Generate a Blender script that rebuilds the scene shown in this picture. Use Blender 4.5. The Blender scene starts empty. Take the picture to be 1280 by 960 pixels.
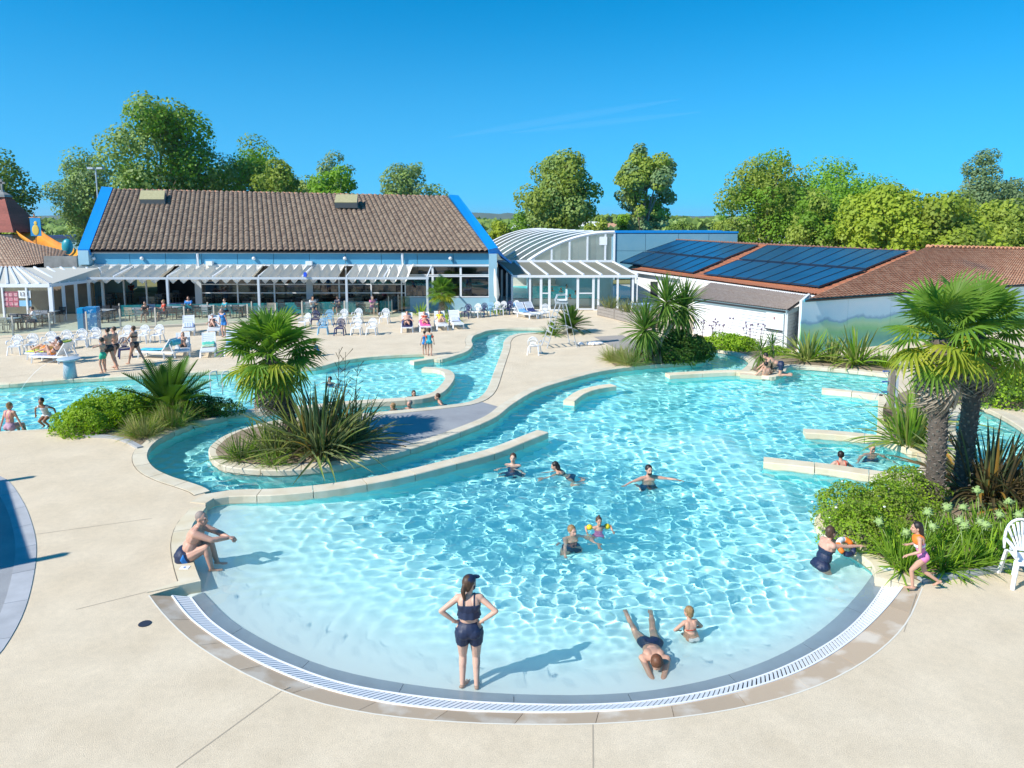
import bpy, bmesh, math, random
import numpy as np
from mathutils import Vector, Matrix, Quaternion
from mathutils.geometry import delaunay_2d_cdt

S = bpy.context.scene
COL = S.collection
R = math.radians
rnd = random.Random(7)

# ------------------------------------------------------------------ camera
H = 6.2
PITCH = R(7)
FPX = 900.0
cam = bpy.data.cameras.new('camera')
cam_o = bpy.data.objects.new('camera', cam)
COL.objects.link(cam_o)
S.camera = cam_o
cam_o.location = (0, 0, H)
cam_o.rotation_euler = (R(90) - PITCH, 0, 0)
cam.sensor_width = 36
cam.lens = FPX / 1280 * 36
cam.shift_y = -94.5 / 1280
cam.clip_start = .1
cam.clip_end = 20000

# ------------------------------------------------------------------ sky, sun, exposure
SUN_EL = 40.0
SX, SY = -.848, -.53
world = bpy.data.worlds.new('World')
S.world = world
world.use_nodes = True
wn = world.node_tree
sky = wn.nodes.new('ShaderNodeTexSky')
sky.sky_type = 'NISHITA'
sky.sun_disc = False
sky.sun_elevation = R(SUN_EL)
sky.sun_rotation = math.atan2(SX, SY)
sky.altitude = 0
sky.air_density = 1.0
sky.dust_density = .0
sky.ozone_density = 3.0
hs = wn.nodes.new('ShaderNodeHueSaturation')
hs.inputs['Saturation'].default_value = 1.16
hs.inputs['Value'].default_value = 1.0
tc = wn.nodes.new('ShaderNodeTexCoord')
sxyz = wn.nodes.new('ShaderNodeSeparateXYZ')
va = wn.nodes.new('ShaderNodeVectorMath'); va.operation = 'ADD'; va.inputs[1].default_value = (0, 0, .10)
wn.links.new(tc.outputs['Generated'], sxyz.inputs[0]); wn.links.new(tc.outputs['Generated'], va.inputs[0]); wn.links.new(va.outputs[0], sky.inputs['Vector']) if 'Vector' in sky.inputs else None
tint = wn.nodes.new('ShaderNodeMix'); tint.data_type = 'RGBA'; tint.blend_type = 'MULTIPLY'; tint.inputs[0].default_value = 1
tint.inputs[7].default_value = (.30, .97, 1.18, 1)
wn.links.new(sky.outputs[0], tint.inputs[6]); wn.links.new(tint.outputs[2], hs.inputs['Color'])
hz = wn.nodes.new('ShaderNodeMapRange')      # paler air low over the horizon, all round
hz.inputs[1].default_value = 0.0; hz.inputs[2].default_value = .30; hz.inputs[3].default_value = .36; hz.inputs[4].default_value = 0.0; hz.interpolation_type = 'SMOOTHSTEP'
hm = wn.nodes.new('ShaderNodeMix'); hm.data_type = 'RGBA'; hm.inputs[7].default_value = (1.55, 3.7, 6.2, 1)
wn.links.new(sxyz.outputs[2], hz.inputs[0]); wn.links.new(hz.outputs[0], hm.inputs[0]); wn.links.new(hs.outputs[0], hm.inputs[6])
wn.links.new(hm.outputs[2], wn.nodes['Background'].inputs[0])
wn.nodes['Background'].inputs[1].default_value = .125
sun = bpy.data.lights.new('sun', 'SUN')
sun.energy = 4.8
sun.color = (1, .955, .88)
sun.angle = R(.5)
sun.cycles.is_caustics_light = True
sun_o = bpy.data.objects.new('sun', sun)
COL.objects.link(sun_o)
sd = Vector((SX * math.cos(R(SUN_EL)), SY * math.cos(R(SUN_EL)), math.sin(R(SUN_EL))))
sun_o.rotation_euler = sd.to_track_quat('Z', 'Y').to_euler()
sun_o.location = sd * 60
S.view_settings.view_transform = 'Standard'
S.view_settings.look = 'None'
S.view_settings.exposure = 0.36
S.view_settings.gamma = 1
S.view_settings.use_curve_mapping = False
S.render.engine = 'CYCLES'
S.cycles.max_bounces = 10
S.cycles.transparent_max_bounces = 24
S.cycles.sample_clamp_indirect = 6

# ------------------------------------------------------------------ picture <-> place
_cp, _sp = math.cos(PITCH), math.sin(PITCH)
def ray(px, py):
    v = (px - 640) / FPX; u = -(py - 385.5) / FPX
    return Vector((v, _cp + u * _sp, -_sp + u * _cp))
def at(px, py, z=0.0):
    d = ray(px, py); t = (z - H) / d.z
    return Vector((d.x * t, d.y * t, z))
def aty(px, py, Y):
    d = ray(px, py); t = Y / d.y
    return Vector((d.x * t, Y, H + d.z * t))
def on_plane(px, py, p0, n):
    d = ray(px, py); o = Vector((0, 0, H))
    return o + d * ((p0 - o).dot(n) / d.dot(n))

# ------------------------------------------------------------------ materials
MATS = {}
def mat(name, c, rough=.7, var=0.0, scale=4.0, c2=None, bump=0.0, bscale=None, metal=0.0, alpha=1.0, spec=None,
        trans=0.0, ior=None, detail=4.0, emit=None, sheen=0.0, sub=0.0, objvar=0.0, coord='pos', stretch=None, coat=0.0, lo=.3, hi=.7):
    if name in MATS: return MATS[name]
    m = bpy.data.materials.new(name); MATS[name] = m
    m.use_nodes = True
    nt = m.node_tree; N = nt.nodes; L = nt.links
    b = N['Principled BSDF']
    b.inputs['Roughness'].default_value = rough
    b.inputs['Metallic'].default_value = metal
    b.inputs['Base Color'].default_value = (*c, 1)
    if spec is not None: b.inputs['Specular IOR Level'].default_value = spec
    if trans: b.inputs['Transmission Weight'].default_value = trans
    if ior: b.inputs['IOR'].default_value = ior
    if coat: b.inputs['Coat Weight'].default_value = coat
    if sub:
        b.inputs['Subsurface Weight'].default_value = sub
        b.inputs['Subsurface Radius'].default_value = (.02, .008, .004)
    if alpha < 1: b.inputs['Alpha'].default_value = alpha
    last = None
    if var or bump or c2:
        if coord == 'pos':
            g = N.new('ShaderNodeNewGeometry'); vec = g.outputs['Position']
        else:
            g = N.new('ShaderNodeTexCoord'); vec = g.outputs['Object']
        if stretch:
            mp = N.new('ShaderNodeMapping'); mp.inputs['Scale'].default_value = stretch
            L.new(vec, mp.inputs[0]); vec = mp.outputs[0]
        nz = N.new('ShaderNodeTexNoise'); nz.inputs['Scale'].default_value = scale
        nz.inputs['Detail'].default_value = detail
        L.new(vec, nz.inputs['Vector'])
        if var or c2:
            cc = c2 if c2 else tuple(x * (1 - var) for x in c)
            ca = c if c2 else tuple(min(1, x * (1 + var * .6)) for x in c)
            mr = N.new('ShaderNodeMapRange'); mr.inputs[1].default_value = lo; mr.inputs[2].default_value = hi
            L.new(nz.outputs[0], mr.inputs[0])
            mx = N.new('ShaderNodeMix'); mx.data_type = 'RGBA'
            mx.inputs[6].default_value = (*ca, 1); mx.inputs[7].default_value = (*cc, 1)
            L.new(mr.outputs[0], mx.inputs[0]); last = mx.outputs[2]
        if bump:
            n2 = nz
            if bscale:
                n2 = N.new('ShaderNodeTexNoise'); n2.inputs['Scale'].default_value = bscale
                n2.inputs['Detail'].default_value = 3; L.new(vec, n2.inputs['Vector'])
            bp = N.new('ShaderNodeBump'); bp.inputs['Strength'].default_value = bump
            bp.inputs['Distance'].default_value = .02
            L.new(n2.outputs[0], bp.inputs['Height']); L.new(bp.outputs[0], b.inputs['Normal'])
    if objvar:
        oi = N.new('ShaderNodeObjectInfo'); h = N.new('ShaderNodeHueSaturation')
        mr = N.new('ShaderNodeMapRange'); mr.inputs[3].default_value = 1 - objvar; mr.inputs[4].default_value = 1 + objvar
        L.new(oi.outputs['Random'], mr.inputs[0]); L.new(mr.outputs[0], h.inputs['Value'])
        if last: L.new(last, h.inputs['Color'])
        else: h.inputs['Color'].default_value = (*c, 1)
        last = h.outputs[0]
    if last: L.new(last, b.inputs['Base Color'])
    if emit:
        b.inputs['Emission Color'].default_value = (*emit[0], 1); b.inputs['Emission Strength'].default_value = emit[1]
    return m

def leafmat(name, c, c2, rough=.5, tl=.35, scale=.6):
    """two-sided leaf: diffuse + translucent, tint varies over the plant"""
    if name in MATS: return MATS[name]
    m = mat(name, c, rough, c2=c2, scale=scale, detail=3, objvar=.12)
    nt = m.node_tree; N = nt.nodes; L = nt.links
    b = N['Principled BSDF']; out = N['Material Output']
    b.inputs['Specular IOR Level'].default_value = .2
    src = b.inputs['Base Color'].links[0].from_socket
    t = N.new('ShaderNodeBsdfTranslucent'); ms = N.new('ShaderNodeMixShader'); ms.inputs[0].default_value = tl
    h = N.new('ShaderNodeHueSaturation'); h.inputs['Value'].default_value = 1.5; h.inputs['Saturation'].default_value = 1.1
    L.new(src, h.inputs['Color']); L.new(h.outputs[0], t.inputs[0])
    L.new(b.outputs[0], ms.inputs[1]); L.new(t.outputs[0], ms.inputs[2]); L.new(ms.outputs[0], out.inputs[0])
    return m

def glassmat(name, tint, refl=.9, fres=1.45, base=.25):
    """thin pane: tinted see-through plus mirror by fresnel, lets the sun pass"""
    if name in MATS: return MATS[name]
    m = bpy.data.materials.new(name); MATS[name] = m; m.use_nodes = True
    nt = m.node_tree; N = nt.nodes; L = nt.links
    N.remove(N['Principled BSDF'])
    t = N.new('ShaderNodeBsdfTransparent'); t.inputs[0].default_value = (*tint, 1)
    g = N.new('ShaderNodeBsdfGlossy'); g.inputs['Roughness'].default_value = .02; g.inputs[0].default_value = (refl, refl, refl, 1)
    f = N.new('ShaderNodeFresnel'); f.inputs[0].default_value = fres
    ad = N.new('ShaderNodeMath'); ad.operation = 'MULTIPLY_ADD'; ad.inputs[1].default_value = 1.0; ad.inputs[2].default_value = base * .25
    L.new(f.outputs[0], ad.inputs[0])
    ms = N.new('ShaderNodeMixShader'); L.new(ad.outputs[0], ms.inputs[0]); L.new(t.outputs[0], ms.inputs[1]); L.new(g.outputs[0], ms.inputs[2])
    L.new(ms.outputs[0], N['Material Output'].inputs[0])
    return m

# ------------------------------------------------------------------ objects
def link(o):
    COL.objects.link(o); return o
def tag(o, label=None, cat=None, group=None, kind=None):
    if label: o['label'] = label
    if cat: o['category'] = cat
    if group: o['group'] = group
    if kind: o['kind'] = kind
    return o
def empty(name, loc=(0, 0, 0), rz=0.0, label=None, cat=None, group=None, parent=None):
    o = bpy.data.objects.new(name, None); link(o)
    o.location = loc; o.rotation_euler = (0, 0, rz); o.empty_display_size = .2
    if parent: o.parent = parent
    return tag(o, label, cat, group)
def copy_tree(o, parent=None):
    c = o.copy(); COL.objects.link(c)
    if parent: c.parent = parent
    for ch in o.children: copy_tree(ch, c)
    return c
def inst(name, src, parent, mtx=None):
    """another object on the same mesh data"""
    o = bpy.data.objects.new(name, src if isinstance(src, bpy.types.Mesh) else src.data); link(o)
    o.parent = parent
    if mtx is not None: o.matrix_local = mtx
    return o

def frame(d, up=Vector((0, 0, 1))):
    d = Vector(d).normalized()
    x = d.cross(up)
    if x.length < 1e-4: x = d.cross(Vector((0, 1, 0)))
    x.normalize(); y = x.cross(d).normalized()
    return x, y, d

class MB:
    def __init__(s): s.v = []; s.f = []; s.sm = []; s.mi = []; s.m = 0; s.smooth = False
    def add(s, vs, fs):
        n = len(s.v); s.v.extend([tuple(v) for v in vs])
        for f in fs: s.f.append(tuple(i + n for i in f)); s.sm.append(s.smooth); s.mi.append(s.m)
        return s
    def box(s, c, size, rz=0.0, M=None):
        x, y, z = (k / 2 for k in size)
        P = [(-x, -y, -z), (x, -y, -z), (x, y, -z), (-x, y, -z), (-x, -y, z), (x, -y, z), (x, y, z), (-x, y, z)]
        if M is not None: P = [M @ Vector(p) for p in P]
        elif rz:
            a, b = math.cos(rz), math.sin(rz); P = [(p[0] * a - p[1] * b, p[0] * b + p[1] * a, p[2]) for p in P]
        P = [(p[0] + c[0], p[1] + c[1], p[2] + c[2]) for p in P]
        return s.add(P, [(0, 3, 2, 1), (4, 5, 6, 7), (0, 1, 5, 4), (1, 2, 6, 5), (2, 3, 7, 6), (3, 0, 4, 7)])
    def beam(s, a, b, w, h, up=Vector((0, 0, 1))):
        a = Vector(a); b = Vector(b); x, y, d = frame(b - a, up)
        P = []
        for p in (a, b):
            for sx, sy in ((-1, -1), (1, -1), (1, 1), (-1, 1)): P.append(p + x * (sx * w / 2) + y * (sy * h / 2))
        return s.add(P, [(0, 1, 2, 3), (7, 6, 5, 4), (0, 4, 5, 1), (1, 5, 6, 2), (2, 6, 7, 3), (3, 7, 4, 0)])
    def tube(s, pts, r, n=8, cap=True):
        pts = [Vector(p) for p in pts]
        rs = r if isinstance(r, (list, tuple)) else [r] * len(pts)
        P = []; ref = None
        for i, p in enumerate(pts):
            d = (pts[min(i + 1, len(pts) - 1)] - pts[max(i - 1, 0)])
            if d.length < 1e-6: d = Vector((0, 0, 1))
            if ref is None:
                x, y, d = frame(d); ref = x
            else:
                d = d.normalized(); x = (ref - d * ref.dot(d)).normalized(); y = d.cross(x); ref = x
            for k in range(n):
                a = 2 * math.pi * k / n; P.append(p + x * (math.cos(a) * rs[i]) + y * (math.sin(a) * rs[i]))
        F = []
        for i in range(len(pts) - 1):
            for k in range(n):
                a = i * n + k; b = i * n + (k + 1) % n; F.append((a, b, b + n, a + n))
        if cap:
            F.append(tuple(range(n))[::-1]); m = (len(pts) - 1) * n; F.append(tuple(range(m, m + n)))
        return s.add(P, F)
    def ell(s, c, r, n=12, m=8, M=None):
        P = []
        for i in range(m + 1):
            t = math.pi * i / m
            for k in range(n):
                a = 2 * math.pi * k / n
                p = Vector((r[0] * math.sin(t) * math.cos(a), r[1] * math.sin(t) * math.sin(a), r[2] * math.cos(t)))
                if M is not None: p = M @ p
                P.append(p + Vector(c))
        F = []
        for i in range(m):
            for k in range(n):
                a = i * n + k; b = i * n + (k + 1) % n; F.append((a, a + n, b + n, b))
        return s.add(P, F)
    def lathe(s, prof, n=16, c=(0, 0, 0)):
        P = []
        for r, z in prof:
            for k in range(n):
                a = 2 * math.pi * k / n; P.append((c[0] + r * math.cos(a), c[1] + r * math.sin(a), c[2] + z))
        F = []
        for i in range(len(prof) - 1):
            for k in range(n):
                a = i * n + k; b = i * n + (k + 1) % n; F.append((a, b, b + n, a + n))
        F.append(tuple(range(n))[::-1]); m = (len(prof) - 1) * n; F.append(tuple(range(m, m + n)))
        return s.add(P, F)
    def prism(s, poly, z0, z1):
        n = len(poly); P = [(p[0], p[1], z0) for p in poly] + [(p[0], p[1], z1) for p in poly]
        F = [tuple(range(n))[::-1], tuple(range(n, 2 * n))] + [(i, (i + 1) % n, (i + 1) % n + n, i + n) for i in range(n)]
        return s.add(P, F)
    def quad(s, a, b, c, d): return s.add([a, b, c, d], [(0, 1, 2, 3)])
    def slab(s, pts, thick):
        """a plate given by its outline pts (planar), thickened downwards along its normal"""
        pts = [Vector(p) for p in pts]
        n = (pts[1] - pts[0]).cross(pts[2] - pts[0]).normalized()
        if n.z < 0: pts = pts[::-1]; n = -n
        k = len(pts); P = [p - n * thick for p in pts] + pts
        F = [tuple(range(k))[::-1], tuple(range(k, 2 * k))] + [(i, (i + 1) % k, (i + 1) % k + k, i + k) for i in range(k)]
        return s.add(P, F)
    def mesh(s, name, m=None):
        me = bpy.data.meshes.new(name); me.from_pydata(s.v, [], s.f)
        for q in (m if isinstance(m, (list, tuple)) else [m]):
            if q: me.materials.append(q)
        me.polygons.foreach_set('use_smooth', s.sm)
        if any(s.mi): me.polygons.foreach_set('material_index', s.mi)
        me.update(); return me
    def build(s, name, m, parent=None, **kw):
        o = bpy.data.objects.new(name, s.mesh(name, m)); link(o)
        if parent: o.parent = parent
        return tag(o, **kw)

def np_mesh(name, v, f, m, smooth=False):
    me = bpy.data.meshes.new(name)
    f = np.asarray(f); k = f.shape[1]
    me.vertices.add(len(v)); me.vertices.foreach_set('co', np.asarray(v, dtype=np.float32).ravel())
    me.loops.add(f.size); me.loops.foreach_set('vertex_index', f.ravel().astype(np.int32))
    me.polygons.add(len(f)); me.polygons.foreach_set('loop_start', np.arange(0, f.size, k, dtype=np.int32))
    me.polygons.foreach_set('loop_total', np.full(len(f), k, dtype=np.int32))
    me.update(calc_edges=True)
    me.polygons.foreach_set('use_smooth', np.full(len(f), smooth))
    for q in (m if isinstance(m, (list, tuple)) else [m]): me.materials.append(q)
    return me

def spline(pts, n=6, closed=False):
    """Catmull-Rom through pts (Vectors)"""
    P = [Vector(p) for p in pts]; out = []; k = len(P)
    rng = range(k) if closed else range(k - 1)
    for i in rng:
        if closed: a, b, c, d = P[(i - 1) % k], P[i], P[(i + 1) % k], P[(i + 2) % k]
        else: a, b, c, d = P[max(i - 1, 0)], P[i], P[i + 1], P[min(i + 2, k - 1)]
        for j in range(n):
            t = j / n
            out.append(.5 * ((2 * b) + (c - a) * t + (2 * a - 5 * b + 4 * c - d) * t * t + (3 * b - a - 3 * c + d) * t ** 3))
    if not closed: out.append(P[-1].copy())
    return out
def resample(pts, step):
    L = [0.0]
    for a, b in zip(pts, pts[1:]): L.append(L[-1] + (b - a).length)
    n = max(1, round(L[-1] / step)); out = []; j = 0
    for i in range(n + 1):
        t = L[-1] * i / n
        while j < len(L) - 2 and L[j + 1] < t: j += 1
        s = (t - L[j]) / max(1e-9, L[j + 1] - L[j]); out.append(pts[j].lerp(pts[j + 1], min(1, s)))
    return out
def offset(pts, d):
    out = []
    for i, p in enumerate(pts):
        t = (pts[min(i + 1, len(pts) - 1)] - pts[max(i - 1, 0)]); t.z = 0; t.normalize()
        out.append(Vector((p.x - t.y * d, p.y + t.x * d, p.z)))
    return out
def px(L, z=0.0): return [at(a, b, z) for a, b in L]
def sstep(a, b, x):
    t = max(0.0, min(1.0, (x - a) / (b - a))); return t * t * (3 - 2 * t)
def inpoly(X, Y, poly):
    """vectorised point in polygon"""
    ins = np.zeros(X.shape, bool); n = len(poly)
    for i in range(n):
        x1, y1 = poly[i][0], poly[i][1]; x2, y2 = poly[(i + 1) % n][0], poly[(i + 1) % n][1]
        if y1 == y2: continue
        c = ((y1 > Y) != (y2 > Y)) & (X < (x2 - x1) * (Y - y1) / (y2 - y1) + x1)
        ins ^= c
    return ins
# ================================================================== THE POOLS
WZ = -.146                                     # water level below the deck
M_deck = mat('washed concrete', (.72, .60, .435), .9, c2=(.65, .53, .37), scale=.8, bump=.5, bscale=120, detail=9, lo=.35, hi=.75)
def speckle(m, sc=95, amt=.16):
    nt = m.node_tree; N = nt.nodes; L = nt.links; b = N['Principled BSDF']
    src = b.inputs['Base Color'].links[0].from_socket
    g = N.new('ShaderNodeNewGeometry'); n = N.new('ShaderNodeTexNoise'); n.inputs['Scale'].default_value = sc; n.inputs['Detail'].default_value = 2
    L.new(g.outputs['Position'], n.inputs['Vector'])
    mr = N.new('ShaderNodeMapRange'); mr.inputs[1].default_value = .25; mr.inputs[2].default_value = .75
    mr.inputs[3].default_value = 1 - amt; mr.inputs[4].default_value = 1 + amt
    L.new(n.outputs[0], mr.inputs[0])
    h = N.new('ShaderNodeHueSaturation'); L.new(src, h.inputs['Color']); L.new(mr.outputs[0], h.inputs['Value'])
    L.new(h.outputs[0], b.inputs['Base Color']); return m
speckle(M_deck, 60, .15); speckle(M_deck, 1.7, .05); speckle(M_deck, 9, .05)
M_stone = mat('pale coping stone', (.70, .63, .49), .75, c2=(.60, .51, .36), scale=2.2, bump=.25, bscale=40, objvar=.07)
M_stone_y = mat('yellowed coping stone', (.66, .55, .36), .75, c2=(.74, .66, .50), scale=2.5, bump=.25, bscale=40, objvar=.07)
M_grey = mat('grey resin paving', (.34, .35, .36), .8, c2=(.27, .275, .29), scale=1.2, bump=.3, bscale=90, detail=6)
speckle(M_grey, 60, .15)
M_brown = mat('brown ring slab', (.47, .36, .25), .7, c2=(.60, .52, .42), scale=1.9, bump=.2, bscale=60, objvar=.12, lo=.5, hi=.64)
M_joint = mat('dark joint', (.10, .085, .07), .95)
M_white = mat('white plastic', (.82, .83, .84), .35)
M_ledge = mat('grey pool ledge', (.36, .39, .43), .6, var=.08, scale=3)

# beach ring
ring_o = spline(px([(187,744),(203,765),(233,795),(270,821),(320,848),(382,873),(450,889),(520,898),(600,903.5),(680,905),(760,903.5),(840,897),(920,885),(1000,864.5),(1060,838),(1104,808),(1134,775),(1152,735)]), 6)
ring_m = spline(px([(215,745),(240,775),(287,808),(340,836),(400,859),(475,877),(560,887),(650,890.5),(740,889.5),(834,882),(920,865),(990,843),(1040,817),(1080,787),(1110,757),(1131,730)], -.07), 6)
ring_i = spline(px([(238,747),(264,777),(311,808),(370,835),(430,855),(500,868),(580,877),(660,881),(740,881.5),(815,876),(895,862),(965,840.5),(1020,814),(1062,785),(1092,752),(1110,722)], -.15), 6)
ring_l = spline(px([(254,742),(287,775),(332,803),(390,829),(445,845),(510,857),(585,866),(660,870),(735,870.5),(805,866),(880,853),(945,833),(998,808),(1040,778),(1072,745),(1092,718)], -.20), 6)
CX, CY, CR = .45, 17.2, 8.15                    # circle that the shallow end follows

# shoreline of all the joined water, beach end excluded (walls and islets stand inside it)
shore_a = spline(px([(249,726),(240,700),(236,675),(241,655),(250,644),(257,635)]), 4) + px([(256,613)])
shore_b = spline(px([(262,615),(254,610),(237,604),(212,596),(191,585),(183,570),(192,554),(215,541),(245,529),(284,520)]), 5)
bed_bk = spline(px([(284,514),(240,506),(180,500),(120,510),(88,523),(72,536)]), 4)
shore_c = px([(72,536),(0,539.5),(-160,545),(-300,520),(-230,488),(-100,483)])
shore_d = spline(px([(-100,483),(0,481),(47,477.5),(94,474),(156,471),(256,465),(330,462),(395,459),(424,452),(456,447),(494,444),(530,442.5)]), 4)
shore_e = spline(px([(531,446),(550,449.5),(569,444.5),(584,439),(590.5,432),(589,426),(592,420),(599,417.2),(612,413),(640,410.6),(681,411),(704,412)]), 5)
shore_f = spline(px([(704,414.5),(681,415.5),(652,417),(637,420.5),(630.5,427),(629,436),(620,460),(611,484),(602,495.5),(588,502.5),(565,506.5),(515,512),(452,517.5),(400,521),(360,524),(331,529),(306,536),(282,545),(266,556),(262,565),(267,575),(280,582.5),(306,586.5),(354,588.5),(412,583.5),(448,577),(495,566.5),(550,549.5),(615,524),(640,505.5),(672,487),(713,474),(752,464),(797,458),(854,453.5),(878,449.5),(884,443),(878,434)]), 4)
shore_g = spline(px([(880,433),(889,436),(912,440.5),(930,446),(937,453),(931,460),(925,464)]), 4)
spit_f = spline(px([(925,468),(952,470),(968,471),(980,466),(990,458),(1048,462),(1111,468.5)]), 4)
shore_h = px([(1112,480),(1111,497)]) + spline(px([(1103,506),(1102,525),(1104,545),(1128,555),(1146,566),(1152,578),(1144,590)]), 3)
shore_i = spline(px([(1130,600),(1100,612),(1060,626),(1030,639),(1020,648),(1023,661),(1040,672),(1062,685),(1083,699),(1094,709),(1095,716),(1096,722)]), 4)
Wb = shore_a + shore_b[1:] + bed_bk + shore_c[1:] + shore_d[1:] + shore_e + shore_f + shore_g + spit_f + shore_h + shore_i
def flat(pts): return [(p.x, p.y) for p in pts]
HOLE = flat(Wb) + flat(ring_o[::-1])            # hole in the deck
WATER = flat(Wb) + flat(ring_i[::-1])
POOL_C = flat(spline(px([(1196,520),(1222,508),(1262,525),(1290,548),(1284,575),(1240,586),(1200,560)]), 4, True))

def clean(poly, eps=.02):
    out = []
    for p in poly:
        if not out or math.hypot(p[0] - out[-1][0], p[1] - out[-1][1]) > eps: out.append(p)
    if math.hypot(out[0][0] - out[-1][0], out[0][1] - out[-1][1]) < eps: out.pop()
    return out
HOLE = clean(HOLE); WATER = clean(WATER); POOL_C = clean(POOL_C)

def sheet(name, outer, holes, z, m, parent=None, **kw):
    """triangulated flat sheet with holes, z may be a function"""
    V = [Vector(p) for p in outer]; F = [list(range(len(V)))]
    polys = [outer]
    for h in holes:
        n = len(V); V += [Vector(p) for p in h]; F.append(list(range(n, n + len(h))))
    co, _, fa, _, _, of = delaunay_2d_cdt(V, [], F, 1, 1e-5)
    X = np.array([sum(co[i].x for i in f) / len(f) for f in fa]); Y = np.array([sum(co[i].y for i in f) / len(f) for f in fa])
    keep = inpoly(X, Y, outer)
    for h in holes: keep &= ~inpoly(X, Y, h)
    b = MB(); zz = z if callable(z) else (lambda x, y: z)
    b.add([(c.x, c.y, zz(c.x, c.y)) for c in co], [tuple(f) for f, k in zip(fa, keep) if k])
    o = b.build(name, m, parent, **kw)
    bm = bmesh.new(); bm.from_mesh(o.data)
    bmesh.ops.recalc_face_normals(bm, faces=bm.faces)
    if sum(f.normal.z * f.calc_area() for f in bm.faces) < 0: bmesh.ops.reverse_faces(bm, faces=bm.faces)
    bm.to_mesh(o.data); bm.free()
    return o

deck = sheet('pool_deck', [(-60, 2), (60, 2), (60, 62), (-60, 62)], [HOLE, POOL_C], 0.0, M_deck, kind='structure')
# far land beyond and under everything
M_land = mat('dry meadow', (.20, .19, .07), .95, c2=(.36, .29, .14), scale=.006, detail=6, lo=.42, hi=.58)
b = MB()
for (x0, x1, y0, y1) in ((-4600, 4600, 62, 4700), (-4600, -60, -60, 62), (60, 4600, -60, 62), (-60, 60, -60, 2)):
    b.quad((x0, y0, -.02), (x1, y0, -.02), (x1, y1, -.02), (x0, y1, -.02))
b.build('meadow_ground', M_land, kind='structure')

# floor of the pool: a basin sheet, shallow at the beach
def depth(x, y):
    s = CR - math.hypot(x - CX, y - CY)
    d = .02 + .05 * max(0, s) + .55 * sstep(4.5, 9.5, s)
    if y > 21.3: d = max(d, sstep(20.5, 24, y) * 1.15)
    # channel and river are uniformly deep
    if x < -2 and y > 15.0 + .0 * x: 
        pass
    return min(1.2, d)
_ch = [flat(px([(150,640),(250,614),(347,612),(420,604),(500,590),(615,562),(640,548),(700,520),(760,500),(835,468),(1000,440),(900,400),(-300,400),(-300,640)]))]
def basin_z(X, Y):
    s = CR - np.hypot(X - CX, Y - CY)
    t = np.clip((s - 3.0) / 4.6, 0, 1); t = t * t * (3 - 2 * t)
    s2 = s + .35 * np.clip(X + 2.5, 0, 7) * np.clip(s / 2, 0, 1)
    d = .075 + .085 * np.clip(s2, 0, 99) + .55 * t
    t2 = np.clip((Y - 19.5) / 4, 0, 1); t2 = t2 * t2 * (3 - 2 * t2)
    d = np.maximum(d, 1.1 * t2 * (X > -30))
    inch = inpoly(X, Y, _ch[0])
    d = np.where(inch, .8, d)
    jac = (Y > 15) & (Y < 26.5) & (X > 7.6)
    jb = np.clip((X - 5.6) / 1.6, 0, 1) * np.clip((Y - 14.6) / 1.2, 0, 1)
    d = np.maximum(d, .75 * jb * jb * (3 - 2 * jb))
    d = np.where(jac & ~inch, np.minimum(d, .8), d)
    d = np.where((s < 0) & (Y < 14), .075, d)
    d = np.where((s > 0) & ~inch, np.minimum(d, .8), d)
    return WZ - np.minimum(d, .95)
def basin(name, poly, zfun, step, m):
    xs = [p[0] for p in poly]; ys = [p[1] for p in poly]
    # grid clipped to the pool, spaced finer near the camera
    us = np.arange(-1.25, .95, .0075); yr = [min(ys) - .3]
    while yr[-1] < max(ys) + .5: yr.append(yr[-1] * 1.012)
    yr = np.array(yr)
    Yg, Ug = np.meshgrid(yr, us, indexing='ij'); Xg = Yg * Ug
    Z = zfun(Xg, Yg); ny, nx = Xg.shape
    idx = np.arange(nx * ny).reshape(ny, nx)
    f = np.stack([idx[:-1, :-1].ravel(), idx[:-1, 1:].ravel(), idx[1:, 1:].ravel(), idx[1:, :-1].ravel()], 1)
    v = np.stack([Xg.ravel(), Yg.ravel(), Z.ravel()], 1)
    c = v[f].mean(1)
    keep = near_poly(c[:, 0], c[:, 1], poly, .14)
    f = f[keep]; u, inv = np.unique(f, return_inverse=True)
    return link(bpy.data.objects.new(name, np_mesh(name, v[u], inv.reshape(f.shape), m, True)))
def near_poly(X, Y, poly, r):
    k = inpoly(X, Y, poly)
    for a in range(8):
        k |= inpoly(X + r * math.cos(a * math.pi / 4), Y + r * math.sin(a * math.pi / 4), poly)
    return k

# liner: pale sand colour at the beach; deep water's turquoise light absorption painted in
M_liner = bpy.data.materials.new('pool liner'); M_liner.use_nodes = True
nt = M_liner.node_tree; N = nt.nodes; L = nt.links; b_ = N['Principled BSDF']; b_.inputs['Roughness'].default_value = .7
g = N.new('ShaderNodeNewGeometry'); sx = N.new('ShaderNodeSeparateXYZ'); L.new(g.outputs['Position'], sx.inputs[0])
mr = N.new('ShaderNodeMapRange'); mr.inputs[1].default_value = -.17; mr.inputs[2].default_value = -1.25
L.new(sx.outputs[2], mr.inputs[0])
cr = N.new('ShaderNodeValToRGB'); L.new(mr.outputs[0], cr.inputs[0])
e = cr.color_ramp.elements
e[0].position = 0; e[0].color = (.74, .74, .70, 1)
e[1].position = 1; e[1].color = (.36, .90, .87, 1)
for p, c in ((.10, (.70, .77, .75, 1)), (.22, (.62, .86, .84, 1)), (.5, (.50, .91, .89, 1))):
    q = e.new(p); q.color = c
L.new(cr.outputs[0], b_.inputs['Base Color'])
floor_o = basin('pool_floor', WATER, basin_z, .1, M_liner); floor_o['kind'] = 'structure'

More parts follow.
